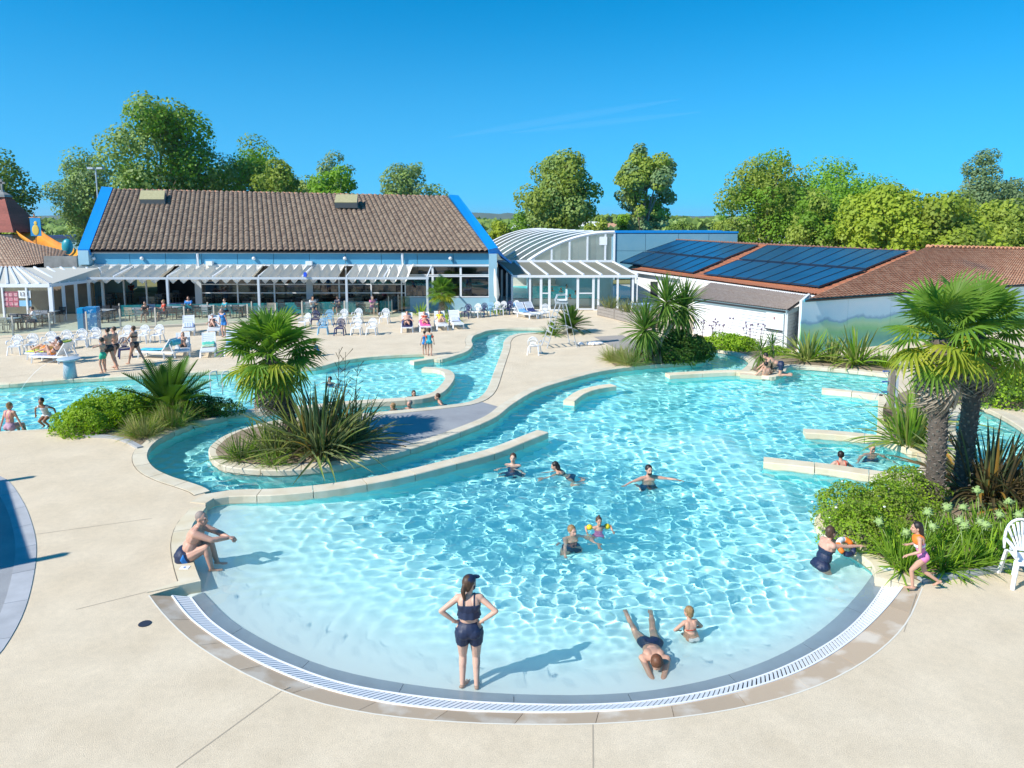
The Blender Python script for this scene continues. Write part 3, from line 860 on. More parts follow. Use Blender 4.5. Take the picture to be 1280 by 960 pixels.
    body = bpy.data.objects.new('body', me); link(body); body.parent = root
    # which limb each vertex belongs to
    best = np.full(n, 9e9); lab = np.zeros(n, int); tt = np.zeros(n); names = []
    for k, (nm, a, c) in enumerate(f.seg):
        names.append(nm); a_ = np.array(a); d_ = np.array(c) - a_; L2 = d_.dot(d_)
        t = ((co - a_) @ d_) / L2; tc = np.clip(t, 0, 1); ds = np.linalg.norm(co - a_ - tc[:, None] * d_, axis=1)
        if nm == 'torso': ds = np.maximum(0, ds - .085)
        elif nm == 'thigh': ds = np.maximum(0, ds - .045)
        m_ = ds < best; best[m_] = ds[m_]; lab[m_] = k; tt[m_] = t[m_]
    nmv = np.array(names)[lab]
    rel = co - np.array(pel); yl = rel @ np.array(fr); xl = rel @ np.array(rt); zl = rel @ np.array(up)
    zf = np.zeros(n)
    polys = np.empty(len(me.polygons) * 4, np.int32)
    okq = all(len(p.vertices) == 4 for p in me.polygons)
    if okq: me.polygons.foreach_get('vertices', polys); polys = polys.reshape(-1, 4)
    else: polys = np.array([list(p.vertices)[:4] if len(p.vertices) >= 4 else list(p.vertices) + [p.vertices[0]] for p in me.polygons])
    nr = np.empty(n * 3, np.float32); me.vertices.foreach_get('normal', nr); nr = nr.reshape(-1, 3)
    for (cn, cm, pred, off) in clothes:
        sel = pred(nmv, tt, xl, yl, zl); fs = polys[sel[polys].all(1)]
        if len(fs) < 4: continue
        u, inv = np.unique(fs, return_inverse=True); fs = inv.reshape(fs.shape)
        v0 = (co[u] + nr[u] * off) * s
        # thicken: outer shell plus rim back into the skin
        E = {}
        for q in fs:
            for a_, c_ in zip(q, np.roll(q, -1)):
                E[(a_, c_)] = E.get((a_, c_), 0) + 1
        rim = [(a_, c_) for (a_, c_) in E if (c_, a_) not in E]
        v1 = (co[u] - nr[u] * .004) * s; m_ = len(u)
        F = [tuple(q) for q in fs.tolist()] + [(int(c_), int(a_), int(a_) + m_, int(c_) + m_) for a_, c_ in rim]
        cb = MB(); cb.smooth = True; cb.add(np.vstack([v0, v1]).tolist(), F); cb.build(cn, cm, root)
    S_ = Matrix.Scale(s, 4)
    def put(name, b, m, sm=True):
        me2 = b.mesh(name, m); me2.transform(S_)
        if sm: me2.polygons.foreach_set('use_smooth', [True] * len(me2.polygons))
        o = bpy.data.objects.new(name, me2); link(o); o.parent = root; return o
    # eyes and mouth
    if vx < .016:
        for sgn in (-1, 1):
            b = MB(); b.ell(hd(sgn * .03, .078, .008), (.011 * hs_, .008, .007 * hs_), 8, 6, Mh); put('eye', b, M_eye)
        b = MB(); b.ell(hd(0, .091, -.062), (.024 * hs_, .008, .007 * hs_), 8, 6, Mh); put('mouth', b, M_lip)
    # hair
    if style != 'bald':
        b = MB(); g = .012 if style != 'stubble' else .003
        b.ell(hd(0, -.024, .034), ((.074 + g) * hs_, (.084 + g) * hs_, (.085 + g) * hs_), 14, 10, Mh)
        if style in ('long', 'pony', 'bun', 'bob'):
            b.ell(hd(0, -.05, -.02), (.07 * hs_, .055 * hs_, .08 * hs_), 12, 8, Mh)
        if style == 'pony':
            capsule_pts(b, hd(0, -.105, .015), hd(0, -.13, -.06), .03, .036); capsule_pts(b, hd(0, -.13, -.06), hd(0.01, -.115, -.17), .036, .022); capsule_pts(b, hd(0.01, -.115, -.17), hd(.015, -.1, -.23), .022, .006)
        if style == 'bun': b.ell(hd(0, -.09, .075), (.036, .036, .036), 10, 8, Mh)
        if style == 'topbun': b.ell(hd(0, -.01, .15), (.032, .03, .035), 10, 8, Mh)
        if style == 'long':
            capsule_pts(b, hd(0, -.07, -.02), hd(0, -.075, -.16), .07, .06); capsule_pts(b, hd(0, -.075, -.16), hd(0, -.07, -.26), .06, .035)
        if style == 'bob':
            for sg in (-1, 1): capsule_pts(b, hd(sg * .06, -.02, 0), hd(sg * .062, -.01, -.1), .026, .02)
        hm = remesh(b, min(.012, vx * 1.1), 2); hm.transform(S_); hm.materials.append(HR[hair])
        o = bpy.data.objects.new('hair', hm); link(o); o.parent = root
    f.root = root; f.s = s; f.hd = hd; f.Mh = Mh; f.put = put; f.pel = pel; f.up = up; f.fr = fr; f.rt = rt; f.chest = chest; f.sh = sh; f.hands = hw; f.neck = neck; f.legs = feet_w; f.skull = skull
    if extras: extras(f)
    for o in root.children: o.cycles.is_caustics_receiver = True
    return f

# clothing cuts
def trunks(lo=.45, top=.13): return lambda n, t, x, y, z: ((n == 'thigh') & (t < lo)) | ((n == 'torso') & (z < top))
def brief(top=.07): return lambda n, t, x, y, z: ((n == 'thigh') & (t < .12) & (np.abs(x) < .14)) | ((n == 'torso') & (z < top)) | ((n == 'thigh') & (t < .22) & (np.abs(x) < .12) & (y < .0))
def suit(top=.36, lo=.1): return lambda n, t, x, y, z: ((n == 'torso') & (z < top)) | ((n == 'thigh') & (t < lo))
def bandeau(a, c): return lambda n, t, x, y, z: (n == 'torso') & (z > a) & (z < c)
def shirt(top=.47, sl=.5): return lambda n, t, x, y, z: ((n == 'torso') & (z > -.02) & (z < top)) | ((n == 'uarm') & (t < sl))
def straps(w=.014, x0=.075, z0=.33): return lambda n, t, x, y, z: ((n == 'torso') | ((n == 'uarm') & (t < .1))) & (np.abs(np.abs(x) - x0) < w) & (z > z0)
def both(*p): 
    def q(n, t, x, y, z):
        r_ = p[0](n, t, x, y, z)
        for k in p[1:]: r_ = r_ | k(n, t, x, y, z)
        return r_
    return q

def floor_at(x, y): return float(basin_z(np.array([x]), np.array([y]))[0])
# --- woman standing at the water's edge, back to us
wp = at(587, 857, -.19); wz = floor_at(wp.x, wp.y)
def ex_woman(f):
    b = MB(); b.smooth = True
    # cap: dome and peak, turned with the head
    b.ell(f.hd(0, -.008, .062), (.088, .1, .068), 14, 8, f.Mh); f.put('cap', b, C_navy)
    b = MB(); c = f.hd(0, .12, .055); b.ell(c, (.065, .06, .01), 12, 6, f.Mh); f.put('cap_peak', b, C_navy)
    b = MB(); b.smooth = True                               # peplum frill below the top
    P = []; n = 40
    for k in range(n):
        a = 2 * math.pi * k / n; rr = 1 + .07 * math.sin(a * 9)
        for z, e in ((.30, 1.0), (.24, 1.06), (.185, 1.14)):
            q = f.pel + f.up * z + f.rt * (math.cos(a) * .142 * e * (rr if z < .3 else 1)) + f.fr * (math.sin(a) * .112 * e * (rr if z < .3 else 1)); P.append(q)
    F = []
    for k in range(n):
        for j in (0, 1): F.append((k * 3 + j, ((k + 1) % n) * 3 + j, ((k + 1) % n) * 3 + j + 1, k * 3 + j + 1))
    b.add(P, F); f.put('frill', b, C_navy)
person('woman seen from behind in navy top and shorts, hands on hips at the water\'s edge', (wp.x, wp.y, wz + .0), R(2), 1.68, 'fair',
       (0, 0, .90), (.0, 0.02, 1), (0, 1, 0), [(-.20, -.02, 1.02), (.17, -.07, 1.04)], [(-.10, -.02, .075), (.10, -.05, .075)],
       elbow=[(-1, -.25, 0), (1, -.25, 0)], knee=(0, 1, 0), head_front=(.75, .8, 0), hair='brown', style='pony', female=True, fat=1.12, voxel=.0085, curl=.9,
       palm=[(.3, .6, -.5), (-.3, .5, -.5)], foot_dir=[(.5, .85, 0), (.05, 1, 0)],
       clothes=[('shorts', C_navy, trunks(.42, .12), .012), ('top', C_navy, bandeau(.24, .385), .013), ('strap', C_navy, straps(), .008)], extras=ex_woman)
# --- man sitting on the coping
sp = at(232, 699, .02)
def ex_man(f):
    b = MB()
    el, wr, d = f.hands[1]; b.tube([wr - d * .03, wr - d * .005], .031, 12); f.put('wristband', b, C_navy)
person('tanned shaven-headed man sitting on the coping with arms resting on his knees', (sp.x + .02, sp.y + .05, 0), R(-84), 1.92, 'red',
       (0, -.02, .095), (0, .50, 1), (0, 1, 0), [(-.03, .64, .33), (.05, .66, .35)], [(-.13, .42, -.15), (.10, .40, -.17)],
       elbow=[(-1, 0, -.5), (1, 0, -.4)], knee=(0, .2, 1), head_front=(.15, 1, -.12), head_up=(0, .15, 1), hair='grey', style='stubble', fat=1.34, voxel=.0085, curl=1.1,
       palm=[(.45, .85, -.1), (-.5, .8, -.1)], foot_dir=[(.1, 1, 0), (-.05, 1, 0)],
       clothes=[('swim_trunks', C_navy, trunks(.30, .10), .008), ('blue_panel', C_blue, lambda n, t, x, y, z: (n == 'thigh') & (t < .22) & (t > .02) & (x > .10) & (y > -.02), .012)], extras=ex_man)
# --- woman in the pool reaching out
q = at(1026, 704, WZ); 
def ex_reach(f):
    b = MB(); b.smooth = True
    for sg in (-1, 1): b.ell(f.hd(sg * .032, .09, .006), (.028, .012, .02), 10, 6, f.Mh)
    b.beam(f.hd(-.08, .03, .01), f.hd(-.06, .09, .01), .008, .012); b.beam(f.hd(.08, .03, .01), f.hd(.06, .09, .01), .008, .012); f.put('sunglasses', b, C_black)
    b = MB(); el, wr, d = f.hands[0]; b.tube([wr - d * .03, wr - d * .015], .03, 12); f.put('bracelet', b, C_black)
person('woman in navy swimsuit and sunglasses waist-deep, reaching towards the running girl', (q.x - .02, q.y - .05, WZ - .62), R(-78), 1.68, 'red',
       (0, 0, .62), (0, .3, 1), (0, 1, 0), [(-.12, .70, .93), (.16, .68, 1.0)], [(-.12, -.25, .1), (.12, -.25, .1)],
       elbow=[(0, -.2, -1), (0, -.2, -1)], knee=(0, 1, 0), head_front=(-.1, 1, .06), hair='brown', style='bob', female=True, fat=1.22, voxel=.0085, curl=.15,
       clothes=[('swimsuit', C_navy, both(suit(.33, .1)), .010)], extras=ex_reach)
# --- girl running
g1 = at(1150, 737)
def ex_girl(f):
    b = MB(); b.smooth = True
    Mt = Matrix((f.rt, f.fr, f.up)).transposed()
    b.ell(f.chest + f.up * .05 + f.fr * .01, (.165, .145, .15), 16, 10, Mt); 
    me = remesh(b, .014, 2); me.transform(Matrix.Scale(f.s, 4)); me.materials.append(C_orange); o = bpy.data.objects.new('float_vest', me); link(o); o.parent = f.root
    b = MB(); Mt2 = Mt
    b.ell(f.chest - f.up * .09 + f.fr * .01, (.146, .132, .07), 16, 8, Mt); f.put('white_hem', b, C_white)
person('small girl with long brown hair running in an orange float vest and pink swimsuit', (g1.x, g1.y, .01), R(72), 1.2, 'tan',
       (0, 0, .86), (0, .26, 1), (0, 1, 0), [(-.24, .34, .92), (.20, .25, 1.0)], [(-.09, .18, .09), (.10, -.42, .20)],
       elbow=[(-.4, -1, 0), (.4, -1, 0)], knee=(0, 1, 0), head_front=(0, 1, -.35), hair='dark', style='long', female=False, child=True, fat=.95, voxel=.009,
       foot_dir=[(0, 1, 0), (0, .75, -.55)], clothes=[('swimsuit', C_pink, suit(.32, .12), .010)], extras=ex_girl)
# --- man lying in the shallow water, propped on his arms
pp = at(816, 800, WZ); pz = floor_at(pp.x, pp.y)
hp_ = at(838, 846, -.18)
person('man lying face down in the shallows propped on his forearms in navy trunks', (pp.x - .03, pp.y, pz), R(176), 1.8, 'tan',
       (0, 0, .10), (0, 1, .25), (0, 0, -1), [(-.02, .94, .05), (.03, .93, .05)], [(-.10, -.80, .10), (.28, -.78, .10)],
       elbow=[(-1, .1, -.1), (1, .1, -.1)], knee=(0, 0, -1), head_front=(0, 1, -1.0), head_up=(0, .9, .5), hair='auburn', style='short', fat=1.05, voxel=.009,
       foot_dir=[(0, -1, -.1), (0, -1, -.1)], clothes=[('swim_trunks', C_navy, trunks(.12, .10), .008)])
# --- crouching little girl
cp_ = at(866, 792, WZ); cz = floor_at(cp_.x, cp_.y)
person('little girl with tied-up hair crouching in the shallows, thin orange bikini strings', (cp_.x, cp_.y, cz), R(12), 1.12, 'tan',
       (0, 0, .16), (-.06, .28, 1), (0, 1, 0), [(-.22, .30, .22), (.16, .32, .25)], [(-.10, .22, .05), (.12, .22, .05)],
       elbow=[(-1, 0, -.4), (1, 0, -.4)], knee=(0, .5, 1), head_front=(-.4, 1, -.1), hair='blond', style='bun', child=True, female=False, voxel=.009,
       clothes=[('bikini_bottom', C_white, brief(.05), .008), ('bikini_string', C_red, bandeau(.27, .295), .006)])
# ================================================================== PLANTS
G_palm = leafmat('palm leaf', (0.112, 0.234, 0.027), (0.180, 0.296, 0.041), scale=1.2)
G_palmy = leafmat('yellowing palm leaf', (.45, .42, .04), (.26, .36, .04), scale=2)
G_dead = mat('dead palm leaf', (.42, .34, .25), .85, c2=(.28, .22, .16), scale=3)
G_trunk = mat('palm trunk fibre', (.085, .065, .05), .95, c2=(.15, .12, .095), scale=9, bump=.9, bscale=30)
G_bark = mat('pale bark', (.30, .25, .19), .9, c2=(.20, .165, .125), scale=5, stretch=(1, 1, .3), bump=.4, bscale=14)
G_flax = leafmat('flax leaf', (.20, .27, .06), (.33, .34, .10), scale=3)
G_flaxr = leafmat('bronze flax leaf', (.17, .12, .05), (.08, .07, .04), scale=2.5)
G_flaxg = leafmat('grey green flax leaf', (.24, .27, .11), (.14, .17, .07), scale=2.5)
G_flaxo = leafmat('orange dying leaf', (.48, .24, .05), (.36, .26, .06), scale=3)
G_cyc = leafmat('cycad leaf', (.07, .15, .025), (.12, .21, .03), scale=2)
G_lime = leafmat('lime shrub leaf', (0.357, 0.510, 0.035), (0.204, 0.357, 0.025), scale=2.2)
G_dark = leafmat('dark shrub leaf', (.05, .11, .02), (.10, .18, .03), scale=2)
G_hebe = leafmat('yellow green shrub leaf', (0.288, 0.357, 0.060), (0.176, 0.255, 0.045), scale=2.5)
G_agap = leafmat('strap leaf', (.26, .42, .045), (.15, .27, .03), scale=2)
G_grass = leafmat('tuft grass', (.26, .32, .07), (.50, .46, .20), scale=3)
G_fl = mat('pale flower head', (.22, .36, .08), .8, c2=(.36, .45, .20), scale=30)
G_flv = mat('violet seed head', (.22, .17, .24), .8)
M_soil = mat('planting soil', (.22, .16, .10), .95, c2=(.32, .25, .17), scale=5, bump=.6, bscale=30)

def blade(L_=1.0, w=.05, droop=.5, n=5, fold=.25, base=.4):
    """strap leaf along +x arching up, returns MB"""
    b = MB(); b.smooth = True; P = []
    for i in range(n + 1):
        t = i / n; x = L_ * t * (1 - .12 * droop * t); z = L_ * (.0 - droop * t * t * .55)
        ww = w * (base + (1 - base) * min(1, t * 3)) * (1 - t ** 3.2) ** .8 if i < n else .002
        P += [(x, -ww / 2, z + ww * fold), (x, 0, z), (x, ww / 2, z + ww * fold)]
    F = []
    for i in range(n):
        for j in (0, 1): F.append((i * 3 + j, i * 3 + 3 + j, i * 3 + 4 + j, i * 3 + j + 1))
    return b.add(P, F)
def fan(rad=.60, pet=.70, nseg=22, spread=150, droop=.35, seed=0, split=.45, w=.055):
    """palmate frond: stalk then a pleated fan of pointed segments"""
    r_ = random.Random(seed); b = MB(); b.smooth = False
    b.beam((0, 0, 0), (pet, 0, 0), .02, .02)
    c = Vector((pet, 0, 0)); P = []; A = []
    for k in range(nseg):
        a = R(-spread) + R(2 * spread) * (k + .5) / nseg; rr = rad * (.72 + .28 * math.cos(a * .55)) * r_.uniform(.93, 1.07)
        dx, dy = math.cos(a), math.sin(a); h = R(spread) / nseg * .98
        dr = droop * (1 + .35 * abs(math.sin(a))) * r_.uniform(.8, 1.25)
        def pt(rad_, off, lift): 
            return c + Vector((math.cos(a + off) * rad_, math.sin(a + off) * rad_, -dr * (rad_ / rad) ** 2.6 * rad * .6 + lift))
        m_ = rr * split
        V = [c, pt(m_, -h, .012), pt(m_, 0, -.012), pt(m_, h, .012), pt(rr * .78, -h * .42, .004), pt(rr * .78, 0, -.008), pt(rr * .78, h * .42, .004), pt(rr, 0, 0)]
        b.add(V, [(0, 1, 2), (0, 2, 3), (1, 4, 5, 2), (2, 5, 6, 3), (4, 7, 5), (5, 7, 6)])
    return b
def orient(az, el, roll=0.0, loc=(0, 0, 0), sc=1.0):
    return Matrix.Translation(loc) @ Matrix.Rotation(az, 4, 'Z') @ Matrix.Rotation(-el, 4, 'Y') @ Matrix.Rotation(roll, 4, 'X') @ Matrix.Scale(sc, 4)

FANS = [fan(seed=i, droop=d, nseg=n, split=s).mesh('frond', G_palm) for i, (d, n, s) in enumerate(((.25, 24, .5), (.45, 22, .45), (.7, 22, .4)))]
FANY = [fan(seed=i + 5, droop=d, nseg=20, split=.42).mesh('frond', G_palmy) for i, d in enumerate((.6, .9))]
FAND = [fan(seed=i + 9, droop=d, nseg=16, split=.35, spread=120, rad=.55).mesh('frond', G_dead) for i, d in enumerate((1.3, 1.7))]
def fan_palm(label, base, tops, r_tr, size=1.0, nl=58, ndead=26, seed=1, group=None, lean=None, skirt=1.0):
    """Windmill palm; tops = list of crown centres (one per trunk), trunks from base"""
    r_ = random.Random(seed); root = empty('fan_palm', base, 0, label, 'palm', group); bv = Vector(base)
    for ti, (foot, top) in enumerate(tops):
        foot = Vector(foot) - bv; top = Vector(top) - bv
        b = MB(); b.smooth = True; pts = [foot.lerp(top, t) + Vector((math.sin(t * 3) * .03, 0, 0)) for t in (0, .2, .4, .6, .8, 1)]
        b.tube(pts, [r_tr * k for k in (1.12, .98, 1, 1.02, 1.05, .9)], 14); tr = b.build('trunk', G_trunk, root)
        b = MB(); hgt = (top - foot).length                 # cut leaf bases
        for k in range(int(hgt * 75)):
            t = k / (hgt * 75); a = k * 2.4; p = foot.lerp(top, t) + Vector((math.sin(t * 3) * .03, 0, 0)); d = Vector((math.cos(a), math.sin(a), .0))
            q = p + d * r_tr * .96; b.beam(q, q + d * r_.uniform(.03, .06) + Vector((0, 0, r_.uniform(.03, .08))), r_.uniform(.03, .05), .014, up=d)
        b.build('leaf_base', mat('cut leaf bases', (.16, .125, .095), .9, c2=(.30, .26, .22), scale=14), root, kind='stuff')
        n_ = nl // len(tops)
        for k in range(n_):
            u = (k + .5) / n_; el = R(80 - 118 * u ** .9 + r_.uniform(-13, 13)); az = k * 2.39996 + r_.uniform(-.4, .4)
            lib = FANS[0] if u < .3 else (FANS[1] if u < .5 else (FANS[2] if u < .65 else r_.choice(FANY + [FANS[2]])))
            o = inst('frond', lib, root, orient(az, el, r_.uniform(-.35, .35), top + Vector((0, 0, .12 - .22 * u)), size * r_.uniform(.88, 1.12)))
        for k in range(int(ndead // len(tops))):
            el = R(-56 - 31 * r_.random()); az = k * 2.39996 + .5
            inst('frond', r_.choice(FAND), root, orient(az, el, r_.uniform(-.4, .4), top + Vector((math.cos(az) * r_tr * .6, math.sin(az) * r_tr * .6, -.1 - r_.random() * .55 * skirt)), size * r_.uniform(.58, .88)))
    return root
# right: two stout trunks; left: the island palm
R1 = at(1166, 636); R2 = at(1196, 622)
tp1 = aty(1176, 424, R1.y + .1); tp2 = aty(1222, 417, R2.y + .5)
fan_palm('tall fan palm with two shaggy dark trunks and a beige skirt of dead fronds', (R1.x, R1.y, 0), [((R1.x, R1.y, 0), tp1), ((R2.x + .05, R2.y, 0), tp2)], .18, 1.06, 60, 84, 3)
I1 = at(372, 560); ti = aty(338, 447, I1.y + .2)
fan_palm('fan palm on the planted island, its round green crown leaning over the channel', (I1.x, I1.y, 0), [((I1.x, I1.y, 0), ti)], .17, 1.1, 46, 26, 8)

BL = {}
def blades(mname, m):
    if mname not in BL:
        BL[mname] = [blade(1, .075, d, 6).mesh('leaf', m) for d in (.15, .5, .95)]
    return BL[mname]
def flax(label, loc, h, n, mats, spread=1.0, seed=1, name='flax_plant', cat='flax', parts=True, wid=1.0, group=None, base_r=.25, lo=18, dead=0):
    """a clump of sword leaves; each leaf is a part when they can be told apart"""
    r_ = random.Random(seed); root = empty(name, loc, 0, label, cat, group); acc = {}
    for k in range(n):
        m = r_.choices([q[0] for q in mats], [q[1] for q in mats])[0]
        el = R(lo + (86 - lo) * r_.random() ** (.75 * spread)); az = r_.random() * 2 * math.pi; L_ = h * r_.uniform(.62, 1.1)
        di = 0 if el > R(68) else (1 if el > R(45) else 2)
        br = base_r * r_.random(); M = orient(az, el, r_.uniform(-.8, .8), (math.cos(az) * br, math.sin(az) * br, .0), 1) @ Matrix.Diagonal((L_, L_ * wid, L_, 1))
        lib = blades(m.name, m)[di]
        if parts: inst('leaf', lib, root, M)
        else:
            acc.setdefault(m.name, (MB(), m))[0].add([M @ v.co for v in lib.vertices], [tuple(p.vertices) for p in lib.polygons])
    for b, m in acc.values():
        b.smooth = True; b.sm = [True] * len(b.f); b.build('leaves', m, root, kind='stuff')
    return root
p_ = at(400, 566)
flax('big bronze-green flax clump on the island right of the fan palm', (p_.x, p_.y, 0), 1.95, 260, ((G_flaxg, 7), (G_flaxr, 1.2), (G_flaxo, .5), (G_flax, 3)), 1.05, 4, base_r=.6, wid=.5)
p_ = at(346, 570)
flax('grey-green flax clump between the island palm trunk and the grass clumps', (p_.x, p_.y, 0), 1.15, 130, ((G_flaxg, 6), (G_flax, 3), (G_flaxr, 1)), 1.1, 16, base_r=.4, wid=.5)
p_ = at(441, 556)
flax('lower flax clump at the right edge of the island bed', (p_.x, p_.y, 0), 1.5, 130, ((G_flaxg, 6), (G_flaxr, 1.6), (G_flaxo, .4), (G_flax, 2)), 1.05, 14, base_r=.4, wid=.5)
b = MB(); r_ = random.Random(3)                                   # tall flower stalks on the island
for (x0, y0, x1, y1) in ((420, 566, 424, 436), (428, 566, 432, 440), (436, 562, 448, 455)):
    a = at(x0, y0); c = aty(x1, y1, a.y + .1); b.tube([a, a.lerp(c, .5), c], [.014, .011, .006], 5)
    for k in range(9):
        t = .55 + .05 * k; p = a.lerp(c, t); dd = Vector(((-1) ** k * r_.uniform(.08, .2), r_.uniform(-.1, .1), r_.uniform(.1, .22))); b.tube([p, p + dd], [.007, .012], 4)
e_ = b.build('flower_stalk', G_flaxr, kind='stuff'); 
tag(e_, 'thin dark flower stalks rising from the island flax', 'flower stalks'); e_['kind'] = 'stuff'
p_ = at(300, 574)
flax('low arching green grass clump at the left tip of the island', (p_.x, p_.y, 0), .75, 170, ((G_agap, 3), (G_flaxg, 2)), 1.0, 7, 'grass_clump', 'grass clump', False, .35, base_r=.3)
p_ = at(343, 582)
flax('small green trailing grass clump at the front of the island', (p_.x, p_.y, 0), .5, 120, ((G_agap, 3), (G_flax, 1)), 1.0, 9, 'grass_clump', 'grass clump', False, .35, base_r=.3)
p_ = at(330, 560); flax('upright tuft between the island palm and the channel', (p_.x, p_.y, 0), .9, 70, ((G_flaxg, 3), (G_agap, 2)), .8, 11, 'grass_clump', 'grass clump', False, .5, base_r=.4)
# right side
p_ = at(1236, 622); flax('large dark bronze flax with orange dying leaves behind the agapanthus', (p_.x, p_.y, 0), 1.75, 210, ((G_flaxr, 6), (G_flaxo, 1.0), (G_flaxg, 3)), 1.1, 21, base_r=.5, wid=.55)
p_ = at(1285, 640); flax('dark bronze flax at the right picture edge above the plastic chair', (p_.x, p_.y, 0), 1.5, 90, ((G_flaxr, 6), (G_flaxo, .6), (G_flaxg, 2)), 1.1, 25, base_r=.4, wid=.55)
p_ = at(1136, 556); flax('green yellow-edged flax between the stone walls and the tall palm', (p_.x, p_.y, 0), 1.6, 120, ((G_flax, 5), (G_agap, 3)), 1.0, 23, base_r=.4, wid=.7)
p_ = at(1150, 530); flax('tall pale green flax behind the yellow-edged one', (p_.x, p_.y, 0), 1.7, 80, ((G_flax, 5), (G_grass, 2)), .9, 24, base_r=.3, wid=.6)
for x, y, h, lab, sd in ((1010, 452, 1.5, 'leftmost flax clump below the landscape mural', 31), (1040, 453, 1.25, 'yellower flax clump between two green ones below the mural', 32), (1070, 456, 1.75, 'tallest flax clump below the landscape mural', 33)):
    p_ = at(x, y); flax(lab, (p_.x, p_.y, 0), h, 85, ((G_flax, 5), (G_grass if sd == 32 else G_agap, 4)), 1.0, sd, base_r=.3, wid=.8, group='flax clumps below the mural')
p_ = at(1104, 458); flax('low light green clump right of the flax below the mural', (p_.x, p_.y, 0), .8, 70, ((G_agap, 5), (G_lime, 3)), 1.0, 34, base_r=.4, parts=False)

# foliage mounds: many small leaves spread through the outer volume
def mound(label, blobs, m, n, leaf=.09, seed=1, name='shrub', cat='shrub', aspect=.55, flowers=None, m2=None, stems=True, group=None):
    r_ = np.random.RandomState(seed); c0 = Vector(blobs[0][0]); root = empty(name, (c0.x, c0.y, 0), 0, label, cat, group)
    tot = sum(b_[1][0] * b_[1][1] + b_[1][2] * b_[1][0] for b_ in blobs)
    for mi, mm in enumerate([m] + ([m2] if m2 else [])):
        VV = []
        for (c, rad) in blobs:
            k = int(n * (rad[0] * rad[1] + rad[2] * rad[0]) / tot / (2 if m2 else 1))
            d = r_.randn(k, 3); d /= np.linalg.norm(d, axis=1)[:, None]; d[:, 2] = np.where(d[:, 2] < -.25, -d[:, 2], d[:, 2])
            bump = 1 + .13 * np.sin(d[:, 0] * 7 + seed) * np.sin(d[:, 1] * 6) + .1 * np.sin(d[:, 2] * 9 + d[:, 0] * 5)
            rr = (1 - .32 * r_.rand(k) ** 2.2) * bump
            p = d * rr[:, None] * np.array(rad) + np.array([c[0] - c0.x, c[1] - c0.y, c[2]])
            VV.append((p, d))
        P = np.vstack([q[0] for q in VV]); D = np.vstack([q[1] for q in VV]); ok = P[:, 2] > .01; P = P[ok]; D = D[ok]; k = len(P)
        nrm = D + r_.randn(k, 3) * .55; nrm /= np.linalg.norm(nrm, axis=1)[:, None]
        t = np.cross(nrm, r_.randn(k, 3)); t /= np.linalg.norm(t, axis=1)[:, None]; u = np.cross(nrm, t)
        sz = leaf * (.6 + .8 * r_.rand(k))[:, None]
        V = np.stack([P - t * sz * .5, P + u * sz * .5 * aspect + nrm * sz * .06, P + t * sz * .5, P - u * sz * .5 * aspect + nrm * sz * .06], 1).reshape(-1, 3)
        F = np.arange(4 * k).reshape(k, 4); me = np_mesh('foliage', V, F, mm)
        o = bpy.data.objects.new('foliage', me); link(o); o.parent = root; o['kind'] = 'stuff'
    if stems:
        b = MB()
        for (c, rad) in blobs:
            for k in range(5):
                a = k * 1.3 + seed; b.tube([(c[0] - c0.x + math.cos(a) * .08, c[1] - c0.y + math.sin(a) * .08, -.02), (c[0] - c0.x + math.cos(a) * rad[0] * .55, c[1] - c0.y + math.sin(a) * rad[1] * .55, c[2] + rad[2] * .4)], [.025, .01], 5)
        b.build('stem', G_bark, root)
    if flowers:
        fm, fn, fs = flowers; b = MB(); b.smooth = True
        for k in range(fn):
            c, rad = blobs[k % len(blobs)]; a = r_.rand() * 6.28; e = r_.uniform(.25, 1.3)
            q = Vector((c[0] - c0.x + math.cos(a) * math.cos(e) * rad[0] * 1.02, c[1] - c0.y + math.sin(a) * math.cos(e) * rad[1] * 1.02, c[2] + math.sin(e) * rad[2] * 1.04))
            b.ell(q, (fs, fs, fs * .6), 6, 4)
        b.build('flowers', fm, root, kind='stuff')
    return root
def B_(px_, py_, rx, ry, rz, z=0.0):
    p = at(px_, py_); return ((p.x, p.y, z), (rx, ry, rz))
mound('bright lime green rounded shrub beside the left pool', [B_(105, 540, .95, .75, .8), B_(128, 530, 1.0, .8, .95), B_(160, 528, .9, .7, .95)], G_lime, 15000, .085, 2)
mound('olive green small-leaved shrub under the cycad', [B_(190, 522, .8, .6, .7), B_(240, 520, .9, .6, .75)], G_dark, 6500, .075, 3, m2=G_hebe)
mound('yellow-green feathery shrub at the foot of the two-trunked palm', [B_(1078, 676, .85, .7, .75), B_(1062, 650, .75, .8, .75), B_(1112, 655, .95, .8, .85), B_(1132, 630, .8, .7, .8)], G_hebe, 17000, .062, 5, flowers=(mat('white small flowers', (.75, .78, .68), .8), 14, .03), m2=G_lime)
mound('dense dark green shrub behind the cabbage tree', [B_(848, 452, 1.3, .8, 1.35), B_(872, 449, .75, .7, 1.0)], G_dark, 11000, .11, 6, m2=G_cyc)
mound('bright green bushy shrub at the right picture edge beyond the palm', [B_(1250, 505, 1.5, 1.0, 1.3), B_(1300, 500, 1.5, 1, 1.5)], G_lime, 11000, .1, 8, m2=G_dark)
mound('low bright green shrub at the foot of the white boarded shed', [B_(905, 436, 1.5, .6, .75), B_(925, 438, .9, .5, .7)], G_lime, 6000, .11, 9)
mound('small pale green cushion shrub beside the small yuccas', [B_(968, 443, .8, .5, .4)], G_lime, 2000, .08, 10)
